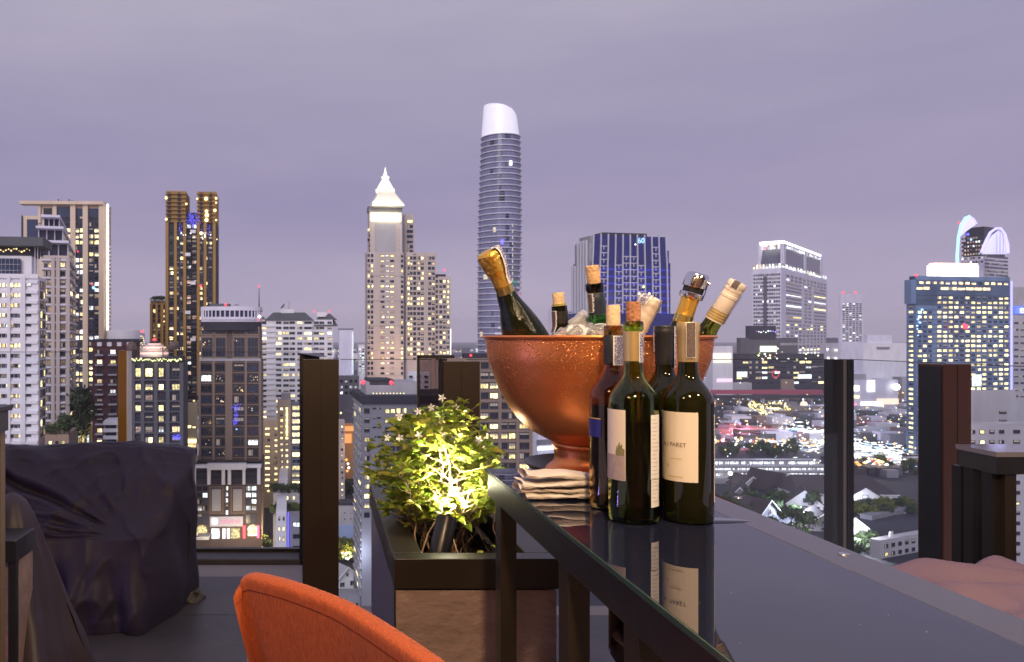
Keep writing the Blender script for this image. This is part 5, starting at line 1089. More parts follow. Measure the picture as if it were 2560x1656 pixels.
b.grid(sofa_d, nu, nv, CV); o = b.build('furniture_cover', smooth=180, loc=None); tag(o, 'large dark purple cover pulled over a sofa by the left railing', 'furniture cover')
sd = o.modifiers.new('subdivision', 'SUBSURF'); sd.levels = 0; sd.render_levels = 1
# second cover, nearer
b = MB()
def cone(u, v):
    a = 2*math.pi*u; zz = v; cx, cy = -1.06, 2.75
    prof = [(0, .31), (.25, .245), (.5, .175), (.75, .11), (.9, .075), (.97, .045), (1, .0)]
    for (v0, r0), (v1, r1) in zip(prof, prof[1:]):
        if v0 <= v <= v1: r = r0+(r1-r0)*(v-v0)/(v1-v0); break
    f = 1+(.13*math.sin(a*7+1)+.06*math.sin(a*13))*(1-v)**.7
    p = Vector((cx+r*f*math.cos(a), cy+r*f*math.sin(a)*1.1, .80*v)); cc = (1-abs(noise.noise((a*1.6, v*3, 3))))**7*.014*(1-v); p.x += cc*math.cos(a); p.y += cc*math.sin(a); p.x += .02*noise.noise(p*4); p.y += .02*noise.noise(p*4+Vector((3, 3, 3)))
    return p
b.grid(cone, 90, 50, mat('grey_purple_cover', (.042, .031, .042), .5, noise_amt=.15, nscale=3, bump=.12, bscale=50, spec=.4)); tag(b.build('furniture_cover', smooth=180), 'grey purple cover over a narrow stool in the left corner', 'furniture cover')
# crumpled end of cloth on the floor
b = MB()
def crumple(u, v):
    a = u*2*math.pi; ph = v*math.pi/2; p = Vector((-.70+.14*math.cos(a)*math.cos(ph), 4.08+.12*math.sin(a)*math.cos(ph), .085*math.sin(ph))); p += Vector((noise.noise(p*22), noise.noise(p*22+Vector((5, 0, 0))), .6*noise.noise(p*25+Vector((0, 5, 0)))))*.035; p.z = max(p.z, .003); return p
b.grid(crumple, 48, 20, mat('crumpled_cloth', (.09, .07, .045), .5, noise_amt=.6, nscale=14)); o = b.build('cloth_bundle', smooth=40, loc=(-.20, 1.22, 0)); o.scale = (.7, .7, .7); tag(o, 'small crumpled cloth bundle on the tiles beside the dark cover', 'cloth')
# left foreground box and bar table
t = thing('stone_pedestal', 'stone clad pedestal with a dark metal cap at the left edge', 'pedestal', (-1.3, 2.5, 0)); bx('stone_panel', STONE, t, -.4, .352, .01, .14, 0, .63); bx('cap', BLK, t, -.42, .356, -.02, .15, .632, .70, bevel=.003); bx('corner_trim', BLK, t, .330, .354, -.012, .010, 0, .631)
t = thing('bar_table', 'dark bar table end with a bronze leg at the left edge', 'table', (-1.0, 1.9, 0)); bx('table_top', BLK, t, -.6, .232, -.2, .1, 1.15, 1.163, bevel=.002); bx('apron', BLK, t, -.6, .225, -.19, .09, 1.10, 1.149)
bx('leg', mat('gold_lit_bronze', (.14, .09, .03), .35), t, .205, .217, .06, .09, 0, 1.099); bx('leg', BLK, t, .19, .204, .055, .088, 0, 1.099); bx('crossbar', BLK, t, -.5, .189, .06, .08, .60, .64)  # gold highlight on the first leg is put into its colour
# ================================================================== planter with shrub
t = thing('planter', 'long stone clad planter box with a dark metal rim', 'planter', (.37, 1.9, 0))
X0, X1, Y1, ZP = -.193, .198, .96, .805
bx('rim_board', BRONZE, t, X0, X1, 0, .055, ZP-.072, ZP, bevel=.002); bx('rim_board', BRONZE, t, X0, X0+.072, .0555, Y1-.05, ZP-.072, ZP, bevel=.002); bx('rim_board', BRONZE, t, X1-.068, X1, .0555, Y1-.05, ZP-.072, ZP, bevel=.002); bx('rim_board', BRONZE, t, X0, X1, Y1-.0495, Y1, ZP-.072, ZP, bevel=.002)
bx('stone_panel', STONE, t, X0+.004, X1-.004, .008, .03, .02, ZP-.077); bx('side_panel', mat('grey_side_panel', (.15, .13, .16), .45, noise_amt=.2, nscale=4, stretch=(1, 6, 1)), t, X0+.006, X0+.028, .032, Y1-.01, .02, ZP-.077); bx('side_panel', STONE, t, X1-.028, X1-.006, .032, Y1-.01, .02, ZP-.077)
bx('corner_trim', BLK, t, X0+.001, X0+.0038, .006, .0318, 0, ZP-.074); bx('plinth', BLK, t, X0+.02, X1-.02, .03, Y1-.02, 0, .019)
SOIL = mat('dark_soil', (.03, .02, .014), .9, noise_amt=.6, nscale=30, bump=1, bscale=40)
b = MB(); b.grid(lambda u, v: (X0+.073+u*(X1-X0-.142), .056+v*(Y1-.107), ZP-.09+.02*noise.noise((u*7, v*14, 2))+.01*noise.noise((u*30, v*50, 2))), 24, 50, SOIL); o = b.build('soil', t, smooth=60)
LEAF = bpy.data.materials.new('shrub_leaf'); LEAF.use_nodes = True; tt = LEAF.node_tree; bs = tt.nodes['Principled BSDF']; oi = N(tt, 'ShaderNodeObjectInfo'); ge = N(tt, 'ShaderNodeNewGeometry')
add = N(tt, 'ShaderNodeMath', operation='ADD'); tt.links.new(oi.outputs['Random'], add.inputs[0]); tt.links.new(ge.outputs['Random Per Island'], add.inputs[1]); fr_ = N(tt, 'ShaderNodeMath', operation='FRACT'); tt.links.new(add.outputs[0], fr_.inputs[0])
rp = N(tt, 'ShaderNodeValToRGB'); rp.color_ramp.elements[0].color = (.17, .27, .025, 1); rp.color_ramp.elements[1].color = (.58, .50, .05, 1); e = rp.color_ramp.elements.new(.45); e.color = (.34, .44, .045, 1); e = rp.color_ramp.elements.new(.8); e.color = (.48, .52, .07, 1); tt.links.new(fr_.outputs[0], rp.inputs[0])
tt.links.new(rp.outputs[0], bs.inputs['Base Color']); bs.inputs['Roughness'].default_value = .35
tl_ = N(tt, 'ShaderNodeBsdfTranslucent'); tt.links.new(rp.outputs[0], tl_.inputs[0]); ms = N(tt, 'ShaderNodeMixShader'); ms.inputs[0].default_value = .45; out = tt.nodes['Material Output']; tt.links.new(bs.outputs[0], ms.inputs[1]); tt.links.new(tl_.outputs[0], ms.inputs[2]); tt.links.new(ms.outputs[0], out.inputs[0])
def leaf_mb(L=.034, w=.0085, curl=.25):
    b = MB(); b.mat(LEAF); n = 5
    for i in range(n+1):
        s = i/n; ww = w*(math.sin(math.pi*min(1, s*.98+.02)**.85))**.8 if 0 < i < n else .0006; zz = -curl*L*s*s
        b.v += [(s*L, -ww, zz+ww*.45), (s*L, 0, zz), (s*L, ww, zz+ww*.45)]
    for i in range(n): o = i*3; b.f += [(o, o+3, o+4, o+1), (o+1, o+4, o+5, o+2)]; b.mi += [0, 0]
    return b
LM = [leaf_mb(l, w, c).mesh('leaf', 180, fix=False) for l, w, c in ((.034, .0085, .25), (.03, .0088, .1), (.038, .0095, .35), (.025, .0075, .15))]
STEM = mat('shrub_stem', (.34, .22, .15), .7)
sh = thing('shrub', 'bushy yellow-green flowering shrub lit from below in the planter', 'shrub', (.37, 2.35, ZP-.09)); rs = random.Random(8); O = sh.location
leaves = []; stems = []; LT0 = Vector((.33, 2.08, .86)); AX0 = (LT0-Vector((.293, 2.02, .745))).normalized()
def env(px, py):   # outline of the crown in the front view
    pts = [(960, 1340), (925, 1230), (915, 1150), (920, 1075), (975, 1060), (1010, 1045), (1060, 1015), (1120, 1005), (1160, 1003), (1215, 992), (1225, 1060), (1240, 1100), (1265, 1170), (1250, 1240), (1240, 1330), (1100, 1345)]
    c = False; j = len(pts)-1
    for i in range(len(pts)):
        if (pts[i][1] > py) != (pts[j][1] > py) and px < (pts[j][0]-pts[i][0])*(py-pts[i][1])/(pts[j][1]-pts[i][1])+pts[i][0]: c = not c
        j = i
    return c
def add_leaf(p, dirv, s):
    w_ = p-LT0; hh = w_.dot(AX0)
    if -.02 < hh < .16 and (w_-AX0*hh).length < .03+.35*max(0, hh): return
    if p.z < ZP+.03 and rs.random() < .85: return
    s *= rs.uniform(.45, .95)
    q = dirv.to_track_quat('X', 'Z').to_matrix().to_4x4(); M = Matrix.Translation(p) @ q @ Matrix.Rotation(rs.uniform(-.9, .9), 4, 'X') @ Matrix.Diagonal((s, s, s, 1)); leaves.append((M, rs.choice(LM)))
for i in range(30):
    y = rs.uniform(2.0, 2.72); x = rs.uniform(.26, .50); base = Vector((x, y, ZP-.09)); stems_n = rs.randint(1, 3)
    for s_ in range(stems_n):
        for tr in range(40):
            px, py = rs.uniform(915, 1262), rs.uniform(995, 1300)
            dd = rs.uniform(2.05, 2.8)
            if env(px, py) and abs(P(px, py, dd).x-x) < .2 and abs(dd-y) < .35: break
        tip = P(px, py, dd); pts = [base]; n = 8
        for k in range(1, n+1):
            f = k/n; p = base.lerp(tip, f); p.z = base.z+(tip.z-base.z)*(f**.8); p += Vector((rs.gauss(0, .006), rs.gauss(0, .006), 0)); pts.append(p)
        stems.append((pts, [.0026-.0018*k/n for k in range(n+1)]))
        for k in range(3, n+1):
            p = pts[k]
            nb = 3 if k < n else 4
            for q in range(nb):
                dv = Vector((rs.gauss(0, 1), rs.gauss(0, 1), rs.uniform(-.1, 1.1))).normalized(); L = rs.uniform(.03, .10)*(1.0 if k < n else .6); tw_ = [p+dv*L*m+Vector((0, 0, .01*m*m)) for m in (0, .33, .66, 1)]
                if not env(*((lambda w: (w.x*F/w.y+CX, (H-w.z)*F/w.y+CY))(tw_[-1]))): continue
                stems.append((tw_, [.0011, .001, .0008, .0006]))
                for m in (1, 2, 3):
                    c = dv.cross(Vector((rs.gauss(0, .3), rs.gauss(0, .3), 1))).normalized()
                    for sg in (-1, 1): add_leaf(tw_[m], (dv*.5+c*sg+Vector((0, 0, rs.uniform(-.1, .5)))).normalized(), rs.uniform(.9, 1.45))
                add_leaf(tw_[3], (dv+Vector((0, 0, .3))).normalized(), 1.0)
                add_leaf(tw_[3], (dv+Vector((.4, 0, .6))).normalized(), .7)
for i in range(60):    # low sprouts
    p = Vector((rs.uniform(.25, .5), rs.uniform(1.97, 2.2), ZP-.08+rs.uniform(0, .06))); dv = Vector((rs.gauss(0, 1), rs.gauss(0, 1), .6)).normalized(); add_leaf(p, dv, rs.uniform(.6, .9))
leaves.sort(key=lambda q: q[0].translation.y)
IO = Matrix.Translation(-O)
for M, me in leaves[:300]:
    o = link('leaf', me, sh); o.matrix_local = IO @ M
mb = MB()
for M, me in leaves[300:]: merge_into(mb, me, IO @ M)
mb.build('leaf', sh, kind='stuff', smooth=180, fix=False); print('LEAVES', len(leaves))
big = MB()
for i, (pts, rad) in enumerate(stems):
    if i % 1 == 0: big.tube([p-O for p in pts], rad, 5, STEM)
big.build('stem', sh, kind='stuff', smooth=180)
FW = mat('white_petal', (.85, .84, .88), .5); pm = MB()
pet = MB(); pet.mat(FW)
for k in range(5):
    a = k*2*math.pi/5; c, s = math.cos(a), math.sin(a); n_ = (-s, c); o = len(pet.v)
    pet.v += [(0, 0, 0), (c*.006+n_[0]*.0028, s*.006+n_[1]*.0028, .001), (c*.013, s*.013, .002), (c*.006-n_[0]*.0028, s*.006-n_[1]*.0028, .001)]; pet.f.append((o, o+1, o+2, o+3)); pet.mi.append(0)
fm = pet.mesh('flower', fix=False)
for px, py, dd in ((1078, 1019), (1047, 1088), (1108, 1090), (1132, 1098), (1045, 1030), (998, 1040), (968, 1094), (1000, 1095), (1196, 1100), (1105, 995), (1160, 1065), (1140, 1020)) and [(a, b_, 2.12) for a, b_ in ((1078, 1019), (1047, 1088), (1108, 1090), (1132, 1098), (1045, 1030), (998, 1040), (968, 1094), (1000, 1095), (1196, 1100), (1105, 995), (1160, 1065), (1140, 1020))]:
    o = link('flower', fm, sh, P(px, py, dd)-O); o.rotation_euler = (R(70)+rs.uniform(-.5, .5), rs.uniform(-.6, .6), rs.uniform(-.5, .5)); o.scale = (.95,)*3
# spot lamp in the planter
LT = Vector((.33, 2.08, .86)); LB = Vector((.293, 2.02, .745))
t = thing('garden_spotlight', 'black cylinder spotlight tilted up among the stems', 'spotlight', LB)
ax = (LT-LB).normalized(); M = ax.to_track_quat('Z', 'Y').to_matrix().to_4x4(); L = (LT-LB).length
SL = mat('spot_housing', (.02, .02, .026), .3)
MB().lathe([(.025, 0), (.027, .004), (.027, L), (.0245, L), (.0245, L-.012), (0, L-.012)], 28, M, SL).build('housing', t, smooth=40); MB().lathe([(0, L-.0115), (.024, L-.0115)], 20, M, em('spotlight_lens', (1, .9, .6), 30), cap=False).build('lens', t)
MB().tube([(0, 0, .02), (.0, .0, -.06)], .006, 8, SL).build('stake', t)
sp = lamp('SPOT', 'spotlight_beam', LT+ax*.004, 42, (1, .93, .62), .012, LT+ax*.5+Vector((-.0, .13, .1)), 110, .6)
lamp('POINT', 'added_leaf_fill', LT+Vector((.01, .03, .09)), 1.6, (1, .93, .62), .015)  # extra fill floating above the spotlight, added to brighten the leaves
# ================================================================== bar table
TX0, TX1, TY0, TY1 = .357, .70, .32, 1.715
def tabletop_mat():
    m = mat('black_back_painted_glass', (.011, .013, .028), .02, ior=1.75, noise_amt=.15, nscale=3); t = m.node_tree; b = t.nodes['Principled BSDF']
    c = N(t, 'ShaderNodeTexCoord'); v = N(t, 'ShaderNodeTexVoronoi'); v.inputs['Scale'].default_value = 55; t.links.new(c.outputs['Object'], v.inputs[0])
    lt = N(t, 'ShaderNodeMath', operation='LESS_THAN'); lt.inputs[1].default_value = .03; t.links.new(v.outputs['Distance'], lt.inputs[0])
    mi = N(t, 'ShaderNodeMixRGB'); mi.inputs[2].default_value = (.6, .6, .62, 1); src = b.inputs['Base Color'].links[0].from_socket; t.links.new(src, mi.inputs[1]); t.links.new(lt.outputs[0], mi.inputs[0]); t.links.new(mi.outputs[0], b.inputs['Base Color'])
    n = N(t, 'ShaderNodeTexNoise'); n.inputs['Scale'].default_value = 7; n.inputs['Detail'].default_value = 5; t.links.new(c.outputs['Object'], n.inputs[0]); r = N(t, 'ShaderNodeMapRange'); r.inputs[3].default_value = .006; r.inputs[4].default_value = .05; r.inputs[1].default_value = .52; r.inputs[2].default_value = .8; t.links.new(n.outputs[0], r.inputs[0]); t.links.new(r.outputs[0], b.inputs['Roughness']); return m
TG1 = tabletop_mat(); TG2 = mat('grey_frit_glass', (.042, .042, .055), .04, ior=1.7, noise_amt=.1, nscale=9)
t = thing('bar_table', 'long glossy black glass bar table holding the bottles and copper bowl', 'table', (.53, 1.0, 0)); ox, oy = .53, 1.0
bw = .062
bx('glass_top', TG1, t, TX0-ox, TX1-bw-ox, TY0-oy, TY1-bw-oy, TZ-.008, TZ)
b = MB().box(TX1-bw-ox+.0003, TX1-ox, TY0-oy, TY1-oy, TZ-.008, TZ, TG2).box(TX0-ox, TX1-bw-ox, TY1-bw-oy+.0003, TY1-oy, TZ-.008, TZ, TG2); b.build('glass_border', t, bevel=.0012)
bx('glass_edge', mat('green_glass_edge', (.04, .08, .065), .2), t, TX0-ox-.002, TX0-ox-.0002, TY0-oy, TY1-oy, TZ-.007, TZ-.0005)
bx('rail', BLK, t, TX0-ox+.002, TX0-ox+.03, TY0-oy, TY1-oy-.002, TZ-.058, TZ-.0085, bevel=.002); bx('rail', BLK, t, TX1-ox-.03, TX1-ox-.002, TY0-oy, TY1-oy-.002, TZ-.058, TZ-.0085); bx('rail', BLK, t, TX0-ox+.031, TX1-ox-.031, TY1-oy-.03, TY1-oy-.003, TZ-.058, TZ-.0085)
bx('underside_panel', mat('dark_panel', (.02, .018, .02), .5), t, TX0-ox+.031, TX1-ox-.031, TY0-oy, TY1-oy-.031, TZ-.03, TZ-.0085)
for y in (1.60, 1.165, .905, .76): 
    bx('leg', BRONZE, t, TX0-ox+.004, TX0-ox+.036, y-oy, y-oy+.045, 0, TZ-.0585); bx('leg', BRONZE, t, TX1-ox-.036, TX1-ox-.004, y-oy, y-oy+.045, 0, TZ-.0585)
bx('foot_rail', BRONZE, t, TX0-ox+.01, TX0-ox+.03, TY0-oy, TY1-oy-.1, .2, .23)
for px, py in ((1845, 1245), (2110, 1387)):
    p = P(px, py, T_*F/(py-CY)); MB().lathe([(0, 0), (.007, 0), (.0065, .0012), (0, .0015)], 20, m=mat('steel', (.6, .6, .6), .25, metal=1)).build('fixing_disc', t, loc=(p.x-ox, p.y-oy, TZ+.0002), smooth=40)
# far side furniture seen below the table: dark chair + second table + pink cover
def shell_chair(label, loc, rz, m, hgt, wd, seam=None):
    t = thing('chair', label, 'chair', loc, rz)
    return t
# orange chair
OR = bpy.data.materials.new('orange_wool'); OR.use_nodes = True; tt = OR.node_tree; bs = tt.nodes['Principled BSDF']; bs.inputs['Roughness'].default_value = .85; bs.inputs['Sheen Weight'].default_value = .08
c = N(tt, 'ShaderNodeTexCoord'); mpp = N(tt, 'ShaderNodeMapping'); mpp.inputs['Scale'].default_value = (1, 1, .12); tt.links.new(c.outputs['Object'], mpp.inputs[0]); n1 = N(tt, 'ShaderNodeTexNoise'); n1.inputs['Scale'].default_value = 330; n1.inputs['Detail'].default_value = 5; tt.links.new(mpp.outputs[0], n1.inputs[0])
rp = N(tt, 'ShaderNodeValToRGB'); rp.color_ramp.elements[0].position = .3; rp.color_ramp.elements[0].color = (.34, .056, .012, 1); rp.color_ramp.elements[1].position = .7; rp.color_ramp.elements[1].color = (.50, .105, .024, 1); tt.links.new(n1.outputs[0], rp.inputs[0]); tt.links.new(rp.outputs[0], bs.inputs['Base Color'])
w1 = N(tt, 'ShaderNodeTexNoise'); w1.inputs['Scale'].default_value = 420; mp2 = N(tt, 'ShaderNodeMapping'); mp2.inputs['Scale'].default_value = (1, 1, .3); tt.links.new(c.outputs['Object'], mp2.inputs[0]); tt.links.new(mp2.outputs[0], w1.inputs[0]); bp = N(tt, 'ShaderNodeBump'); bp.inputs['Strength'].default_value = .6; bp.inputs['Distance'].default_value = .002; tt.links.new(w1.outputs[0], bp.inputs['Height']); tt.links.new(bp.outputs[0], bs.inputs['Normal'])
t = thing('chair', 'orange fabric tub chair with a curved back in the foreground', 'chair', (.03, 1.1, 0))
rimpx = [(599, 1480, 1.36), (606, 1450, 1.37), (632, 1437, 1.36), (673, 1444, 1.33), (740, 1462, 1.29), (842, 1500, 1.23), (905, 1534, 1.185), (963, 1570, 1.14), (1027, 1612, 1.09), (1087, 1654, 1.045), (1150, 1702, 1.0), (1210, 1752, .955), (1260, 1800, .92)]
rim = [P(*q)-Vector(t.location) for q in rimpx]
def cr_pt(L, s):
    s = s*(len(L)-1); i = min(int(s), len(L)-2); f = s-i; p0, p1, p2, p3 = L[max(i-1, 0)], L[i], L[i+1], L[min(i+2, len(L)-1)]
    return .5*((2*p1)+(p2-p0)*f+(2*p0-5*p1+4*p2-p3)*f*f+(3*p1-p0-3*p2+p3)*f**3)
th = .036
b = MB()
def shell(u, v):
    p = cr_pt(rim, u); q = cr_pt(rim, min(1, u+.01)); o = cr_pt(rim, max(0, u-.01)); tg = (q-o); tg.z = 0; tg.normalize()
    if u < .14: tg = tg.lerp(Vector((.82, -.57, 0)), smooth(.14, 0, u)).normalized()
    nn = Vector((tg.y, -tg.x, 0))          # towards the viewer's left/front = outer face
    if nn.y > 0: nn = -nn
    dn = -.46
    # v: 0 outer bottom, .45 outer top, .5 crest, .55 inner top, 1 inner bottom
    if v < .44: k = 1-v/.44; off = th*.5; z = -.008-k*.40; inn = -.09*k*k
    elif v <= .56: a = (v-.44)/.12*math.pi; off = th*.5*math.cos(a); z = -.008+.011*math.sin(a); inn = 0
    else: k = (v-.56)/.44; off = -th*.5; z = -.008-k*.40; inn = -.09*k*k
    left = max(0, 1-u/.08)
    r = p+nn*(off-inn*-1 if False else off)-nn*(.10*(max(0, -z)/.4)**1.3); r.z += z
    r += tg*(.16*max(0, -z)*(1-u)*smooth(1.0, .2, u))
    return r
b.grid(shell, 90, 60, OR); b.build('backrest', t, smooth=180)
b = MB(); SE = [cr_pt(rim, i/80) for i in range(4, 81)]
pts = [shell(i/80, .425)+Vector((0, -.0008, 0)) for i in range(2, 81)]; MB().tube(pts, .0009, 5, mat('dark_orange_thread', (.25, .04, .01), .8)).build('seam', t)
# left end roll, seat and legs
MB().grid(lambda u, v: (.20+.24*math.cos(2*math.pi*u)*v, -.28+.24*math.sin(2*math.pi*u)*v, .62-.03*v**4), 32, 8, OR).build('seat', t, smooth=180)
MB().lathe([(.235, .55), (.24, .60), (.23, .62)], 32, Matrix.Translation((.20, -.28, 0)), OR).build('seat_side', t, smooth=60)
for dx, dy in ((.05, -.15), (.33, -.15), (.05, -.42), (.33, -.42)): MB().tube([(dx, dy, .56), (dx*1.1, dy*1.1, 0)], [.014, .009], 10, BLK).build('leg', t)
# dark chair behind the table
t = thing('chair', 'dark maroon chair back peeking up behind the table edge', 'chair', (1.08, 2.25, 0)); MR = mat('maroon_fabric', (.05, .022, .028), .8, bump=.2, bscale=80)
def ms_(u, v):
    a = R(200)+u*R(140); r = .27+.02*math.cos(v*2*math.pi); hh = .93-.12*abs(u-.35)**1.2*2.2
    z = .45+(hh-.45)*(v*2 if v < .5 else (1-v)*2); r2 = .27+(.02 if v < .5 else -.02); return (r2*math.cos(a), -r2*math.sin(a)*.9-.1, z)
MB().grid(ms_, 40, 24, MR).build('backrest', t, smooth=180); MB().lathe([(0, .42), (.25, .42), (.25, .48), (0, .49)], 28, m=MR).build('seat', t, smooth=50)
for dx, dy in ((.16, .16), (-.16, .16), (.16, -.16), (-.16, -.16)): MB().tube([(dx, dy, .42), (dx*1.2, dy*1.2, 0)], [.014, .009], 8, BLK).build('leg', t)
# right-hand table
t = thing('bar_table', 'second dark bar table with a pale glass top at the right edge', 'table', (2.0, 2.0, 0)); a = P(2389, 1111, 2.105); c = P(2491, 1131, 1.958)
b = MB(); b.vprism([(a.x-2, a.y-2), (c.x-2, c.y-2), (.75, c.y-2), (.75, a.y-2)], TZ-.012, TZ, mat('pale_frosted_glass', (.20, .19, .23), .05)); b.build('table_top', t)
b = MB(); b.vprism([(a.x-2+.004, a.y-2-.004), (c.x-2+.004, c.y-2+.004), (.74, c.y-1.996), (.74, a.y-2.004)], TZ-.055, TZ-.0125, BLK); b.build('apron', t)
for px0, px1, d0 in ((2402, 2425, 2.09), (2432, 2456, 2.05), (2479, 2512, 1.985), (2513, 2541, 1.97)):
    x0, x1 = (px0-CX)*d0/F-2, (px1-CX)*d0/F-2; bx('leg', BLK if px0 != 2513 else BRONZE, t, x0, x1, d0-2, d0-2+.03, 0, TZ-.056)
# pink-mauve cover
b = MB(); PK = mat('mauve_cover', (.20, .13, .175), .65, noise_amt=.1, nscale=3, bump=.12, bscale=60)
def pink(u, v):
    x = 1.14+u*1.4; y = .75+v*1.20
    z = .792+.012*noise.noise((x*2, y*2, 3)); pk = Vector((1.60, 1.62)); r = math.hypot(x-pk.x, y-pk.y); a = math.atan2(y-pk.y, x-pk.x)
    z += (1-abs(noise.noise((x*3+y, y*3-x, 5))))**10*.010+.04*math.exp(-r*3.5)-.05*r*r*.6; z += .016*math.sin(a*11+3*noise.noise((x*2, y*2, 0)))*smooth(.02, .25, r)*math.exp(-r*1.6)*1.4; z += .010*noise.noise((x*8, y*8, 0))
    e = min(u/.13, (1-v)/.10, v/.08, (1-u)/.05)
    if e < 1: z = z-(z)*(1-e)**2.6*.98 if e > 0 else .01
    return (x, y, z)
b.grid(pink, 120, 110, PK); tag(b.build('furniture_cover', smooth=180), 'mauve pink cover stretched over furniture at the lower right', 'furniture cover')
# ================================================================== copper bowl
BC = Vector((.5408, 1.575, TZ))
COP = mat('brushed_copper', (.90, .31, .105), .36, metal=.78, noise_amt=.12, nscale=7, bump=.05, bscale=180)
COP2 = mat('copper_inside', (.75, .35, .2), .35, metal=1)
t = thing('copper_bowl', 'large footed copper wine bowl beaded with condensation', 'wine cooler', BC)
k = .2127/276
def rz_(px, py): return ((1487-px)*k, H-(py-CY)*.0007875-TZ)
outer = [rz_(*q) for q in ((1425, 1106), (1383, 1104), (1365, 1097), (1343, 1086), (1320, 1073), (1295, 1048), (1273, 1020), (1254, 985), (1239, 952), (1227, 920), (1219, 895), (1215, 868), (1213.5, 850))]
def spl(L, n):
    V = [Vector((a, b, 0)) for a, b in L]; return [((lambda q: (q.x, q.y))(cr_pt(V, i/n))) for i in range(n+1)]
outer = spl(outer, 48); ztop = rz_(1211, 842)[1]; prof = outer+[(.2127, ztop-.004), (.216, ztop-.004), (.2175, ztop-.001), (.216, ztop+.002), (.212, ztop+.002), (.2085, ztop-.002)]
inner = [(max(0.001, a-.004), b+.004) for a, b in reversed(outer[6:])]
MB().lathe(prof, 96, m=COP).build('bowl_shell', t, smooth=50); MB().lathe([(.2083, ztop-.003)]+inner[1:]+[(0, inner[-1][1])], 64, m=COP2).build('bowl_lining', t, smooth=50)
foot = spl([rz_(*q) for q in ((1384, 1104), (1381, 1108), (1381, 1114), (1385, 1118), (1387, 1130), (1388, 1143), (1383, 1156), (1372, 1166), (1366, 1172), (1362, 1180), (1357, 1186), (1354, 1192), (1353, 1198))], 40)
foot = [(r, max(z, .011)) for r, z in foot]
MB().lathe(foot+[(.0, .0105)], 72, m=COP).build('foot', t, smooth=35)
# condensation
DROP = mat('water_drop_on_copper', (.88, .32, .12), .14, metal=.8); rd = random.Random(3); b = MB(); b.mat(DROP)
dm_ = []
for a in range(6): dm_.append((math.cos(a*math.pi/3), math.sin(a*math.pi/3)))
def rad_at(z):
    for (r0, z0), (r1, z1) in zip(outer, outer[1:]):
        if z0 <= z <= z1: return r0+(r1-r0)*(z-z0)/(z1-z0+1e-9), Vector((z1-z0, r0-r1)).normalized()
    return None, None
cnt = 0
for i in range(9000):
    zf = rd.random(); z = ztop-.008-(.25)*(zf**1.6)
    r, nv_ = rad_at(z)
    if r is None: continue
    a = math.pi+rd.random()*math.pi*1.05-.05; dens = noise.noise((a*3, z*14, 0))
    up = smooth(ztop-.13, ztop-.03, z+dens*.03)
    if rd.random() > .10+.9*up: continue
    s = (.0007+.0009*rd.random()**2)*(1.0 if up > .5 else .55)*(.6+.8*rd.random())
    nrm = Vector((math.cos(a)*nv_.x, math.sin(a)*nv_.x, nv_.y)).normalized(); p = Vector((r*math.cos(a), r*math.sin(a), z)); u_ = nrm.orthogonal().normalized(); w_ = nrm.cross(u_); o = len(b.v)
    for c, s2 in dm_: b.v.append(tuple(p+(u_*c+w_*s2)*s))
    for c, s2 in dm_: b.v.append(tuple(p+(u_*c+w_*s2)*s*.66+nrm*s*.26))
    b.v.append(tuple(p+nrm*s*.36))
    for q in range(6):
        e = (q+1) % 6; b.f.append((o+q, o+e, o+6+e, o+6+q)); b.f.append((o+6+q, o+6+e, o+12)); b.mi += [0, 0]
    cnt += 1
b.build('droplet', t, smooth=180, kind='stuff', fix=False); print('DROPS', cnt)
t = thing('tray', 'round dark tray with a raised lip under the copper bowl', 'tray', BC)
MB().lathe([(0, .001), (.085, .001), (.100, .006), (.128, .030), (.134, .034), (.1355, .032), (.130, .026), (.102, .003), (.09, -.0)], 72, m=mat('dark_brown_tray', (.05, .03, .018), .3)).lathe([(0, .0105), (.098, .0105)], 48, m=BLK, cap=False).build('dish', t, smooth=40)
for v in t.children[0].data.vertices: v.co.z += .0006
# ================================================================== napkins
NAP = mat('white_napkin_cloth', (.78, .70, .66), .85, noise_amt=.05, nscale=8, bump=.15, bscale=150, sheen=.3)
p0 = P(1325, 1252, T_*F/(1252-CY))
for i in range(4):
    zb = .0008+i*.0105; x0, x1 = p0.x-.01+i*-.002+[.004, -.004, -.0, .012][i], p0.x+.15; y0, y1 = 1.374+[0, .003, -.002, .002][i], 1.436
    b = MB(); rn = random.Random(i)
    def nap(u, v):
        a = v*2*math.pi; hx = (x1-x0); x = x0+u*hx
        th_ = .0052*(1+.25*math.sin(u*9+i))*(1.25 if u < .12 else 1); yy = (y0+y1)/2-math.cos(a)*(y1-y0)/2*(1 if abs(math.cos(a)) < .99 else 1); c = math.sin(a)
        z = TZ+zb+.0052+th_*(abs(c)**.45)*(1 if c > 0 else -1)*.97+.0015*noise.noise((u*9, v*3, i*7))+(.004*i*.35*math.sin(u*5+i*2))
        x += (.006*noise.noise((v*5, i*3.1, 2)))*(1-u); yy += .004*noise.noise((u*7, v*2, i+4)); z += smooth(.16, 0, u)*(.004*noise.noise((v*9, i, 1))+(.006 if i == 3 else 0))
        return (x, yy, max(z, TZ+.0006))
    b.grid(nap, 40, 40, NAP); o = b.build('napkin', smooth=180)
    e = MB()
    tag(o, ('lowest folded white napkin lying on the glass', 'second folded white napkin from the bottom of the stack', 'third folded white napkin, just under the top one', 'topmost folded white napkin with its corner raised toward the foot')[i], 'napkin', 'napkins folded in a stack')
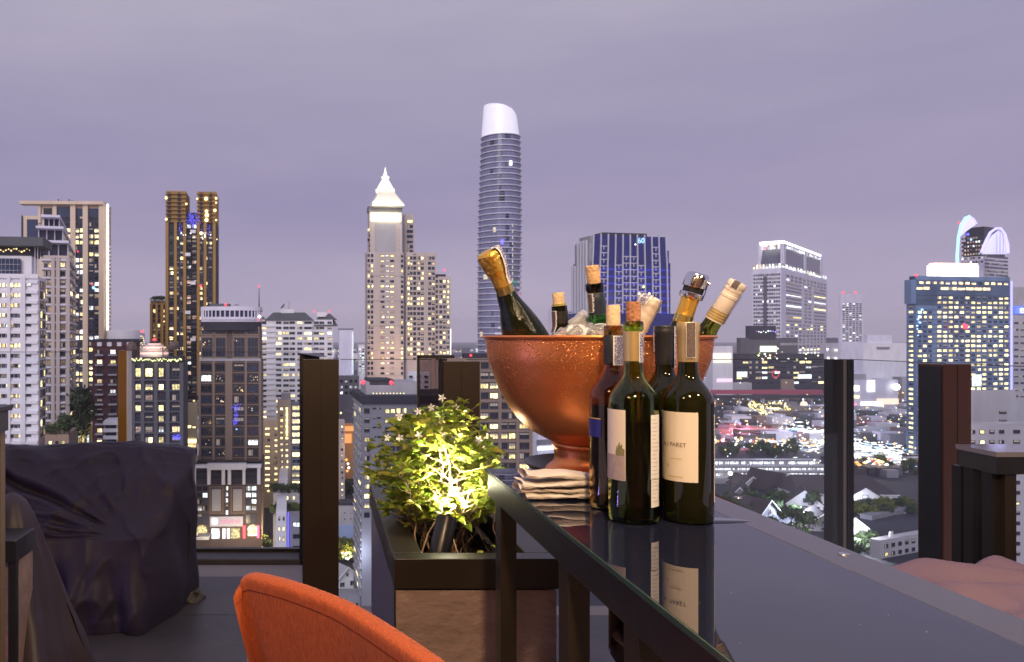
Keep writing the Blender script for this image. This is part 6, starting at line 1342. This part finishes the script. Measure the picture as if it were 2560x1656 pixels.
# ================================================================== bottles
def bglass(name, col, rough=.02, trans=1., ior=1.5): return mat(name, col, rough, trans=trans, ior=ior)
GREEN = bglass('green_bottle_glass', (.52, .66, .12)); AMBER = bglass('brown_bottle_glass', (.60, .36, .08)); DOL = mat('near_black_bottle_glass', (.006, .007, .003), .03, ior=1.5); WINE = mat('dark_wine_bottle_glass', (.010, .010, .003), .03, ior=1.5)
OLIVE = bglass('olive_bottle_glass', (.28, .30, .03)); EMER = bglass('emerald_bottle_glass', (.05, .28, .05))
CORK = mat('cork', (.62, .40, .22), .85, noise_amt=.35, nscale=90, bump=.5, bscale=200); CORKD = mat('wine_stained_cork', (.42, .19, .10), .85, noise_amt=.4, nscale=80, bump=.5, bscale=200); CORKP = mat('pale_cork', (.74, .55, .34), .8, noise_amt=.2, nscale=60, bump=.3, bscale=200)
FOILG = mat('gold_foil', (1, .62, .12), .34, metal=.85, bump=.25, bscale=60); FOILP = mat('satin_gold_capsule', (.78, .58, .27), .38, metal=.75, bump=.04, bscale=90); FOILB = mat('black_capsule', (.02, .02, .024), .4, bump=.05, bscale=80)
FOILW = mat('cream_capsule', (.80, .72, .64), .4, bump=.1, bscale=60); STEEL = mat('chrome_stopper', (.75, .75, .76), .14, metal=1)
PAPER = mat('cream_label_paper', (.80, .71, .60), .7, bump=.05, bscale=300); PAPW = mat('white_label_paper', (.82, .80, .78), .7, bump=.08, bscale=200); BLUEL = mat('dark_blue_label', (.02, .02, .20), .4); INK = mat('brown_ink', (.16, .09, .04), .7); GOLDI = mat('gold_ink', (.6, .42, .12), .4)
def stamp_mat():
    m = bpy.data.materials.new('printed_tax_stamp'); m.use_nodes = True; t = m.node_tree; b = t.nodes['Principled BSDF']; c = N(t, 'ShaderNodeTexCoord'); n = N(t, 'ShaderNodeTexNoise'); n.inputs['Scale'].default_value = 420; n.inputs['Detail'].default_value = 2; t.links.new(c.outputs['Object'], n.inputs[0])
    r = N(t, 'ShaderNodeValToRGB'); r.color_ramp.elements[0].position = .44; r.color_ramp.elements[0].color = (.09, .09, .24, 1); r.color_ramp.elements[1].position = .58; r.color_ramp.elements[1].color = (.55, .53, .62, 1); t.links.new(n.outputs[0], r.inputs[0]); t.links.new(r.outputs[0], b.inputs['Base Color']); b.inputs['Roughness'].default_value = .6; return m
STAMP = stamp_mat(); STAMPD = mat('brown_printed_stamp', (.13, .10, .10), .6, noise_amt=.7, nscale=400); STW = mat('stamp_border', (.75, .75, .8), .6)
RB, HB = .03645, .300
def bprof(r=RB, hb=.187, hn=.228, rn=.0138, h=HB):
    pts = [(0, .004), (r*.55, .002), (r*.86, 0), (r*.96, .002), (r, .007), (r, .03)]+[(r, hb*.5), (r, hb-.02)]
    for i in range(13):
        s = i/12; e = (1-math.cos(s*math.pi))/2; zz = hb-.012+(hn-hb+.012)*s; rr = r-(r-rn-.001)*(e**1.45); pts.append((rr, zz))
    return pts+[(rn, hn+.012), (rn-.0004, h-.022)]
def arc_patch(r, a0, a1, z0, z1, n=14, base=0): # angles measured from the direction to the viewer, positive to the right
    V = []; 
    return [(r*math.sin(a0+(a1-a0)*i/n), -r*math.cos(a0+(a1-a0)*i/n)) for i in range(n+1)]
def wrap(name, parent, m, r, a0, a1, z0, z1, yaw, n=16, M=None, th=.0003):
    a0, a1 = R(a0)+yaw, R(a1)+yaw; b = MB(); b.mat(m); M = M or Matrix()
    P0 = arc_patch(r, a0, a1, 0, 0, n); P1 = arc_patch(r+th, a0, a1, 0, 0, n)
    for (x, y) in P1: b.v += [tuple(M @ Vector((x, y, z0))), tuple(M @ Vector((x, y, z1)))]
    for i in range(n): b.f.append((2*i, 2*i+2, 2*i+3, 2*i+1)); b.mi.append(0)
    o0 = len(b.v)
    for (x, y) in P0: b.v += [tuple(M @ Vector((x, y, z0))), tuple(M @ Vector((x, y, z1)))]
    for i in range(n): b.f.append((o0+2*i, o0+2*i+1, o0+2*i+3, o0+2*i+2)); b.f.append((2*i+1, 2*i+3, o0+2*i+3, o0+2*i+1)); b.f.append((2*i, o0+2*i, o0+2*i+2, 2*i+2)); b.mi += [0]*3
    b.f += [(0, 1, o0+1, o0), (2*n, o0+2*n, o0+2*n+1, 2*n+1)]; b.mi += [0, 0]
    return b.build(name, parent, smooth=40)
def standing(px, d, label, glass, r=RB):
    x = (px-CX)*d/F; t = thing('wine_bottle', label, 'wine bottle', (x, d, TZ), 0, 'wine bottles standing on the table'); yaw = -math.atan2(x, d)*-1
    # direction to viewer is (-x,-d): rotate so that angle 0 faces the viewer
    return t, -math.atan2(x, d)
def cork(t, z0, z1, r, m, M=None):
    MB().lathe([(0, z0), (r, z0), (r*1.0, z1-.002), (r*.93, z1), (0, z1)], 28, M, m).build('cork', t, smooth=40)
# B4 right, capsule closed
def zpx(py, d): return H-(py-CY)*d/F-TZ
d4 = 1.2285; t4, y4 = standing(1720, d4, 'nearly black wine bottle with a gold capsule and large cream label at the right front', DOL)
MB().lathe(bprof(hb=.188, hn=.228)+[(0, .28)], 64, m=WINE).build('glass_body', t4, smooth=40)
MB().lathe([(.0145, zpx(905, d4)), (.0155, zpx(880, d4)), (.0158, zpx(834, d4)), (.0166, zpx(829, d4)), (.0167, zpx(812, d4)), (.0158, zpx(806, d4)), (0, zpx(805, d4))], 40, m=FOILP).build('capsule', t4, smooth=40)
wrap('stamp_border', t4, STW, .01685, -9, 38, zpx(895, d4), zpx(807, d4), y4); wrap('tax_stamp', t4, STAMPD, .0174, -6, 35, zpx(893, d4), zpx(808, d4), y4)
lab = wrap('label', t4, PAPER, RB+.0003, -98, 22, zpx(1197, d4), zpx(1027, d4), y4); wrap('label', t4, PAPW, RB+.0003, 78, 130, zpx(1250, d4), zpx(1035, d4), y4)
def bent_text(s, size, t, r, a_mid, z, m, yaw, name='label_text'):
    cu = bpy.data.curves.new(name, 'FONT'); cu.body = s; cu.size = size; cu.align_x = 'CENTER'; o = bpy.data.objects.new(name, cu); COL.objects.link(o); dg = bpy.context.evaluated_depsgraph_get(); dg.update()
    me = bpy.data.meshes.new_from_object(o.evaluated_get(dg)); bpy.data.objects.remove(o); me.materials.clear(); me.materials.append(m)
    for v in me.vertices: a = yaw+R(a_mid)+v.co.x/r; v.co = Vector((r*math.sin(a), -r*math.cos(a), z+v.co.y))
    t_ = bpy.data.objects.new(name, me); COL.objects.link(t_); t_.parent = t; return t_
bent_text('AU PARET', .0088, t4, RB+.0011, -34, zpx(1112, d4), INK, y4)
bent_text('15', .005, t4, RB+.0011, -48, zpx(1162, d4), INK, y4)
for z, w in ((zpx(1142, d4), 22), (zpx(1186, d4), 30)): wrap('label_line', t4, GOLDI, RB+.0007, -30-w/2, -25+w/2, z, z+.0011, y4)
# B2 green
d2 = 1.2285; t2, y2 = standing(1583, d2, 'green wine bottle with a reddish cork and gold neck sleeve, second from the left', GREEN)
MB().lathe(bprof(hb=.188, hn=.228)+[(.0128, zpx(828, d2)), (.0142, zpx(826, d2)), (.0150, zpx(822, d2)), (.0150, zpx(808, d2)), (.0138, zpx(804, d2)), (.0112, zpx(803, d2)), (.0112, .285), (.0115, .24)]+[(max(.0112, r-.0032), z) for r, z in reversed(bprof(hb=.188, hn=.228)) if .01 < z < .238 and r > .01]+[(RB-.0032, .009), (0, .008)], 64, m=GREEN).build('glass_body', t2, smooth=40)
MB().lathe([(0, .0095), (RB-.006, .0098), (RB-.0036, .014), (RB-.0036, zpx(1050, d2)), (0, zpx(1050, d2))], 48, m=mat('dark_green_wine', (.012, .016, .002), .1)).build('wine', t2, smooth=40)
MB().lathe([(.01395, zpx(903, d2)), (.0146, zpx(860, d2)), (.0149, zpx(829, d2)), (.0142, zpx(829, d2))], 40, m=FOILP).build('capsule', t2, smooth=40)
cork(t2, zpx(806, d2), zpx(755, d2), .0108, CORKD)
wrap('stamp_border', t2, STW, .0150, 33, 86, zpx(906, d2), zpx(832, d2), y2); wrap('tax_stamp', t2, STAMP, .0155, 38, 80, zpx(904, d2), zpx(834, d2), y2)
wrap('label', t2, PAPER, RB+.0003, -112, -17, zpx(1195, d2), zpx(1022, d2), y2); wrap('label', t2, mat('lilac_printed_field', (.42, .33, .33), .7, noise_amt=.15, nscale=120), RB+.0006, -110, -18, zpx(1194, d2), zpx(1133, d2), y2)
for q in range(12):
    hq = 30*math.sin(math.pi*(q+1.5)/14)**.6*random.uniform(.75, 1.1); wrap('printed_tree', t2, mat('olive_print', (.24, .22, .11), .7), RB+.0009, -41+q*1.85, -39.1+q*1.85, zpx(1134, d2), zpx(1134-hq, d2), y2, 2)
wrap('label', t2, PAPW, RB+.0003, 42, 78, zpx(1190, d2), zpx(1033, d2), y2); wrap('label', t2, PAPW, RB+.0003, 43, 76, zpx(1258, d2), zpx(1191.5, d2), y2)
for i in range(22): wrap('label_line', t2, mat('grey_ink', (.45, .44, .46), .7), RB+.0007, 46, 58+random.uniform(0, 14), zpx(1045+i*9.5, d2), zpx(1045+i*9.5, d2)+.0007, y2, 5)
# B1 brown left
d1 = 1.322; t1, y1 = standing(1533, d1, 'amber brown wine bottle with a pale cork and dark blue label at the left', AMBER)
MB().lathe(bprof(r=.0375, hb=.19, hn=.235)+[(.0138, zpx(838, d1)), (.0150, zpx(835, d1)), (.0152, zpx(820, d1)), (.0142, zpx(815, d1)), (.0115, zpx(814, d1)), (.0115, .285), (.0118, .247)]+[(max(.0115, r-.0032), z) for r, z in reversed(bprof(r=.0375, hb=.19, hn=.235)) if .01 < z < .245 and r > .01]+[(.0340, .009), (0, .008)], 64, m=AMBER).build('glass_body', t1, smooth=40)
MB().lathe([(.0145, zpx(912, d1)), (.0150, zpx(880, d1)), (.0153, zpx(840, d1)), (.0146, zpx(838, d1))], 36, m=FOILB).build('capsule', t1, smooth=40); cork(t1, zpx(817, d1), zpx(763, d1), .0112, CORKP)
MB().lathe([(0, .0095), (.030, .0098), (.0336, .014), (.0336, zpx(1012, d1)), (0, zpx(1012, d1))], 48, m=mat('dark_wine', (.006, .002, .001), .1)).build('wine', t1, smooth=40)
wrap('label', t1, BLUEL, .0378, -100, -30, zpx(1090, d1), zpx(1046, d1), y1); wrap('label_line', t1, GOLDI, .0382, -100, -30, zpx(1045.5, d1), zpx(1043, d1), y1)
wrap('stamp_border', t1, STW, .0158, 0, 75, zpx(913, d1), zpx(840, d1), y1); wrap('tax_stamp', t1, STAMP, .0163, 7, 70, zpx(910, d1), zpx(842, d1), y1)
# B3 black behind
d3 = 1.335; t3, y3 = standing(1662, d3, 'black capped wine bottle standing behind between the two front bottles', DOL)
MB().lathe(bprof(hb=.188, hn=.228)+[(0, .28)], 56, m=WINE).build('glass_body', t3, smooth=40)
MB().lathe([(.0150, zpx(912, d3)), (.0156, zpx(880, d3)), (.0160, zpx(838, d3)), (.0167, zpx(834, d3)), (.0167, zpx(826, d3)), (.0160, zpx(823, d3)), (.0162, zpx(818, d3)), (.015, zpx(815, d3)), (0, zpx(814.5, d3))], 40, m=FOILB).build('capsule', t3, smooth=30)
wrap('stamp_border', t3, STW, .0172, 58, 100, zpx(919, d3), zpx(817, d3), y3); wrap('tax_stamp', t3, STAMP, .0175, 62, 96, zpx(915, d3), zpx(818, d3), y3); wrap('stamp_border', t3, STW, .0172, -100, -72, zpx(880, d3), zpx(817, d3), y3)
# water film around the bottle feet
for tt_, rr in ((t4, .042), (t2, .042)):
    pass
puddle = MB(); c = Vector((.62, 1.2)); puddle.lathe([(0, .0009), (.036, .0008), (.04, .0001)], 30, Matrix.Translation((t4.location.x+.03, t4.location.y-.004, TZ)) @ Matrix.Diagonal((1.55, .5, 1, 1)), mat('water', (.9, .95, 1), .02, trans=1, ior=1.33)); tag(puddle.build('water_film', smooth=60), 'thin clear water film under the right front bottle', 'water')
# ---------------------------------------------------------------- bottles in the bowl
def leaning(label, top, bot, dt, db, cat='wine bottle', L=None):
    """axis from the photo position of the top to where it meets the rim"""
    a = P(*top, dt); b_ = P(*bot, db); ax = (a-b_).normalized(); t = thing('wine_bottle', label, cat, a, 0, 'wine bottles leaning in the copper bowl')
    vy = a-Vector((0, 0, H)); vy = (vy-ax*vy.dot(ax)).normalized(); vx = vy.cross(ax); M = Matrix((vx, vy, ax)).transposed().to_4x4(); return t, M      # local origin at the top, +z along the axis upwards
def lean_build(t, M, prof, m, name, n=48, sm=40): return MB().lathe(prof, n, M, m).build(name, t, smooth=sm)
# champagne
t, M = leaning('sparkling wine bottle with a crinkled gold foil head leaning left', (1221, 628), (1311, 842), 1.53, 1.56, 'sparkling wine bottle')
cp = [(0, -.285), (.04, -.28), (.0445, -.27), (.0445, -.205), (.042, -.18), (.0365, -.155), (.029, -.13), (.022, -.11), (.0178, -.092), (.0155, -.078), (.0148, -.06), (.0150, -.03), (0, -.02)]
GLC = mat('wet_black_green_glass', (.006, .009, .003), .05, ior=1.5, bump=.18, bscale=330); lean_build(t, M, spl(cp, 50), GLC, 'glass_body')
fo = MB()
def foil(u, v):
    a = 2*math.pi*u; pr = [(-.090, .0168), (-.074, .0163), (-.073, .0170), (-.058, .0172), (-.050, .0178), (-.042, .0205), (-.030, .0218), (-.016, .0232), (-.006, .0235), (-.001, .0205), (.0012, .012), (.0015, 0)]
    s = v*(len(pr)-1); i = min(int(s), len(pr)-2); f = s-i; z = pr[i][0]+(pr[i+1][0]-pr[i][0])*f; r = pr[i][1]+(pr[i+1][1]-pr[i][1])*f
    k = smooth(-.055, -.035, z); r *= 1+k*(.05*math.sin(a*4+1)+.05*noise.noise((math.cos(a)*4, math.sin(a)*4, z*160))+.03*noise.noise((math.cos(a)*9, math.sin(a)*9, z*300)))+.012*noise.noise((a*2, z*90, 3))
    return M @ Vector((r*math.cos(a), r*math.sin(a), z))
fo.grid(foil, 90, 90, FOILG); fo.build('foil', t, smooth=180)
MB().lathe([(.0174, -.089), (.0174, -.0745)], 36, M, mat('pale_gold_band', (.9, .72, .25), .25, metal=1), cap=False).build('foil_band', t, smooth=40)
MC = M.copy()
def strip(t, M, path, w, m, name='tax_stamp', jag=.0006, seed=1):
    b = MB(); rr = random.Random(seed); 
    P_ = []
    for i in range(41):
        s = i/40*(len(path)-1); j = min(int(s), len(path)-2); f = s-j; a = Vector(path[j]).lerp(Vector(path[j+1]), f); P_.append(a)
    for (r, az, z) in P_:
        for k in range(7):
            aa = az+(k/6-.5)*w/max(r, .006)+rr.uniform(-1, 1)*jag/max(r, .01)*(1 if k in (0, 6) else 0); b.v.append(tuple(M @ Vector((r*math.sin(aa), -r*math.cos(aa), z))))
    for i in range(40):
        for k in range(6): o = i*7+k; b.f.append((o, o+1, o+8, o+7)); b.mi.append(1 if k in (0, 5) or i in (0, 39) else 0)
    b.m = [m, STW]; return b.build(name, t, smooth=180, fix=False)
strip(t, M, [(.009, 1.25, .0035), (.022, 1.25, .003), (.0255, 1.25, -.008), (.0255, 1.25, -.028), (.0225, 1.25, -.044), (.020, 1.2, -.056), (.0195, 1.2, -.072)], .022, STAMP)
strip(t, M, [(.018, -1.9, -.085), (.021, -1.85, -.10), (.024, -1.8, -.12), (.03, -1.8, -.135)], .016, STAMP, seed=4)
# small black neck with pale cork
t, M = leaning('small dark bottle neck with a smooth pale cork rising left of the ice', (1395, 732), (1405, 845), 1.60, 1.60)
lean_build(t, M, [(0, -.2), (.036, -.19), (.036, -.14), (.03, -.11), (.018, -.08), (.0155, -.06), (.0152, -.027), (0, -.026)], DOL, 'glass_body'); lean_build(t, M, [(.0158, -.075), (.0158, -.038), (.014, -.037)], FOILB, 'capsule'); lean_build(t, M, [(.0133, -.036), (.0142, -.034), (.0142, -.029), (.013, -.0265), (.0130, -.025), (.0140, -.0235), (.0135, -.022), (.010, -.022)], mat('olive_gold_ring', (.55, .48, .16), .35), 'neck_ring'); cork(t, -.03, 0, .0115, CORKP, M)
strip(t, M, [(.0163, -.9, -.036), (.0165, -.9, -.05), (.0168, -1.0, -.066), (.021, -1.1, -.08)], .017, STAMPD, seed=7)
# green with cork
t, M = leaning('emerald bottle neck with a tall printed cork and torn stamp beside the ice', (1480, 665), (1502, 845), 1.52, 1.54)
lean_build(t, M, spl([(0, -.29), (.034, -.285), (.0365, -.27), (.0365, -.19), (.034, -.16), (.025, -.13), (.0185, -.11), (.0160, -.09), (.0152, -.062), (.0150, -.049)], 36)+[(.0163, -.048), (.0168, -.044), (.0166, -.036), (.0155, -.033), (.011, -.033), (0, -.034)], EMER, 'glass_body'); cork(t, -.05, 0, .0125, CORK, M)
lean_build(t, M, [(.0174, -.093), (.0162, -.075), (.0158, -.052), (.0152, -.051)], mat('blue_black_capsule', (.02, .03, .05), .3, bump=.2, bscale=200), 'capsule')
strip(t, M, [(.0166, -.75, -.051), (.0167, -.75, -.065), (.0172, -.8, -.078), (.0178, -.8, -.087)], .016, STAMPD, seed=9, jag=.002)
# white foil
t, M = leaning('bottle neck wrapped in crinkled pale foil leaning right behind the corks', (1627, 742), (1583, 860), 1.60, 1.62)
fo = MB()
def foil2(u, v):
    a = 2*math.pi*u; pr = [(-.12, .015), (-.075, .0155), (-.05, .0185), (-.03, .0205), (-.012, .022), (-.003, .021), (.001, .012), (.0015, 0)]
    s = v*(len(pr)-1); i = min(int(s), len(pr)-2); f = s-i; z = pr[i][0]+(pr[i+1][0]-pr[i][0])*f; r = pr[i][1]+(pr[i+1][1]-pr[i][1])*f
    r *= 1+.012*math.sin(z*420+3*math.cos(a))+.04*noise.noise((math.cos(a)*2, math.sin(a)*2, z*60)); return M @ Vector((r*math.cos(a), r*math.sin(a), z))
fo.grid(foil2, 60, 60, FOILW); fo.build('foil', t, smooth=180); lean_build(t, M, [(0, -.25), (.035, -.24), (.035, -.18), (.016, -.12), (.014, -.11), (0, -.105)], DOL, 'glass_body')
strip(t, M, [(.006, -.3, .003), (.018, -.4, .003), (.0245, -.4, -.005), (.0245, -.6, -.018)], .022, STAMP, seed=11); strip(t, M, [(.023, 1.3, .0), (.0245, 1.3, -.012), (.021, 1.3, -.04), (.018, 1.3, -.07)], .012, STAMP, seed=12)
# chrome stopper
t, M = leaning('gold necked bottle closed with a chrome clamp stopper leaning right', (1748, 682), (1692, 845), 1.56, 1.58, 'sparkling wine bottle')
lean_build(t, M, spl([(0, -.28), (.042, -.275), (.044, -.25), (.044, -.20), (.038, -.165), (.028, -.135), (.020, -.115), (.0165, -.095), (.015, -.07), (.015, -.03)], 40)+[(0, -.03)], GLC, 'glass_body'); lean_build(t, M, [(.0175, -.104), (.0166, -.09), (.0164, -.065), (.017, -.05), (.0165, -.04)], FOILG, 'foil'); MB().lathe([(.0180, -.100), (.0174, -.0865)], 36, M, mat('pale_gold_band', (.9, .72, .25), .25, metal=1), cap=False).build('foil_band', t, smooth=40)
lean_build(t, M, [(.0215, -.052), (.0222, -.051), (.0222, -.042), (.0213, -.041)], STEEL, 'stopper_ring'); lean_build(t, M, [(.0213, -.030), (.0222, -.029), (.0222, -.014), (.0205, -.005), (.016, -.001), (0, .0)], STEEL, 'stopper_cap'); lean_build(t, M, [(.019, -.045), (.019, -.025)], BLK, 'rubber_seal')
for az, w in ((1.35, .010), (-1.5, .010)): ob = strip(t, M, [(.0225, az, -.018), (.0232, az, -.034), (.0225, az, -.05)], w, STEEL, 'clamp_arm', 0); ob.data.materials[1] = STEEL
MB().lathe([(0, -.002), (.004, -.002), (.004, .002), (0, .002)], 12, M @ Matrix.Translation((.0225, -.006, -.016)) @ Matrix.Rotation(R(90), 4, 'Y'), STEEL).build('pivot', t)
# white and gold screw capsule
t, M = leaning('olive bottle with a cream and gold ribbed capsule leaning far right', (1846, 706), (1757, 845), 1.52, 1.56)
lean_build(t, M, spl([(0, -.28), (.034, -.275), (.037, -.26), (.037, -.19), (.033, -.16), (.026, -.135), (.0185, -.11), (.0160, -.088), (.0152, -.07)], 40)+[(.0148, -.01), (0, -.01)], OLIVE, 'glass_body')
lean_build(t, M, [(.0178, -.084), (.0172, -.078), (.0174, -.077), (.0168, -.062), (.0170, -.0615), (.0162, -.034), (.0170, -.033), (.0170, -.028), (.0163, -.027), (.0163, -.02), (.0172, -.019), (.0172, -.014), (.0165, -.013), (.0176, -.011), (.0178, -.003), (.0165, 0), (0, .0003)], FOILW, 'capsule', sm=30)
MB().lathe([(.0180, -.081), (.0174, -.062)], 40, M, mat('matt_gold_band', (.6, .43, .1), .4, metal=.6), cap=False).build('gold_band', t, smooth=40)
for z in (-.066, -.072, -.077): MB().lathe([(.01825, z), (.01825, z+.001)], 40, M, FOILW, cap=False).build('band_line', t)
strip(t, M, [(.006, .0, .002), (.0178, -.1, .0015), (.0186, -.1, -.006), (.0182, -.1, -.014)], .018, STAMPD, seed=15); strip(t, M, [(.019, 1.45, -.02), (.0185, 1.45, -.05), (.0195, 1.45, -.085)], .010, STAMP, seed=16)
# ================================================================== ice
ICE = mat('clear_ice', (.97, .98, 1), .12, trans=.75, ior=1.31, bump=.6, bscale=90); ICEW = mat('cloudy_ice', (.9, .93, .95), .35, trans=.35, ior=1.31, bump=.6, bscale=90)
def ice_mesh(seed, s, m):
    r_ = random.Random(seed); b = bmesh.new(); bmesh.ops.create_cube(b, size=s); bmesh.ops.bevel(b, geom=b.edges[:]+b.verts[:], offset=s*.2, segments=3, affect='EDGES', profile=.6)
    for v in b.verts: n = noise.noise(v.co*28+Vector((seed, 0, 0))); v.co += v.co.normalized()*n*s*.22
    me = bpy.data.meshes.new('ice_cube'); b.to_mesh(me); b.free(); me.shade_smooth(); me.materials.append(m); return me
IM = [ice_mesh(i, .026, ICE if i % 2 else ICEW) for i in range(6)]; ri = random.Random(4)
spots = [(1405, 838, 1.50), (1420, 832, 1.52), (1436, 826, 1.54), (1431, 838, 1.47), (1447, 836, 1.5), (1462, 832, 1.53), (1450, 820, 1.58), (1463, 806, 1.58), (1457, 796, 1.585), (1449, 812, 1.57), (1458, 817, 1.6), (1478, 838, 1.47), (1492, 834, 1.48), (1506, 832, 1.5), (1519, 834, 1.5), (1513, 840, 1.46), (1535, 838, 1.5), (1550, 838, 1.52), (1500, 824, 1.6), (1520, 826, 1.6), (1440, 842, 1.44), (1465, 843, 1.44), (1487, 843, 1.43), (1416, 824, 1.62), (1570, 838, 1.55), (1590, 840, 1.6), (1400, 845, 1.45), (1545, 832, 1.62)]
for i in range(40): 
    a = ri.uniform(0, 6.283); r = .17*math.sqrt(ri.random()); x, y = BC.x+r*math.cos(a), BC.y+r*math.sin(a); spots.append((x*F/y+CX, (H-(TZ+ztop-.028-ri.uniform(0, .02)))*F/y+CY, y))
for px, py, d in spots:
    o = link('ice_cube', ri.choice(IM), None, P(px, py, d)); o.rotation_euler = (ri.uniform(0, 6), ri.uniform(0, 6), ri.uniform(0, 6)); s = ri.uniform(.75, 1.2); o.scale = (s, s*.85, s)
    tag(o, 'melting clear ice cube heaped inside the copper bowl', 'ice cube', 'ice cubes heaped in the copper bowl')
# ------------------------------------------------------------------ evening haze
HZ = bpy.data.materials.new('evening_haze'); HZ.use_nodes = True; t_ = HZ.node_tree; t_.nodes.clear(); pv = N(t_, 'ShaderNodeVolumePrincipled'); pv.inputs['Color'].default_value = (.97, .93, 1, 1); pv.inputs['Density'].default_value = .00008; pv.inputs['Anisotropy'].default_value = 0
oo = N(t_, 'ShaderNodeOutputMaterial'); t_.links.new(pv.outputs[0], oo.inputs['Volume'])
hz = MB().box(-9500, 12500, -50, 16500, G-2, 290, HZ).build('haze', kind='stuff'); tag(hz, 'thin lavender evening haze over the whole city', 'haze')

# pieces that sit on a part become its sub-parts
def reparent(names, hosts):
    for o in list(COL.objects):
        if o.parent and o.parent.type == 'EMPTY' and o.name.split('.')[0] in names and o.type == 'MESH':
            hs = [c for c in o.parent.children if c.name.split('.')[0] in hosts]
            if hs:
                h = sorted(hs, key=lambda c: c.name)[0]
                loc = o.location-h.location
                if h.rotation_euler.to_quaternion().angle < 1e-5: o.parent = h; o.location = loc
reparent(('tax_stamp', 'stamp_border'), ('capsule', 'foil', 'glass_body'))
reparent(('label_text', 'label_line', 'printed_tree'), ('label',))
reparent(('crown_lamp', 'crown_rib', 'crown_edge'), ('crown',))
reparent(('balcony_rail', 'flagpole', 'terrace_lamp'), ('wall',))
reparent(('drum_fin', 'drum_ledge'), ('drum_wall',))
reparent(('dome_ring', 'dome_cap', 'beacon'), ('roof_house', 'set_back_storey'))
reparent(('lens',), ('housing',)); reparent(('seam',), ('backrest', 'post_body')); reparent(('sign_letter', 'sign_logo', 'blue_square'), ('sign_board', 'blue_sign', 'wall'))
reparent(('roof_ridge',), ('flared_roof',)); reparent(('polished_edge',), ('glass_pane',)); reparent(('cap_edge', 'side_reveal'), ('post_body',)); reparent(('lamp_head',), ('mast',)); reparent(('gable_trim',), ('roof_slope',))
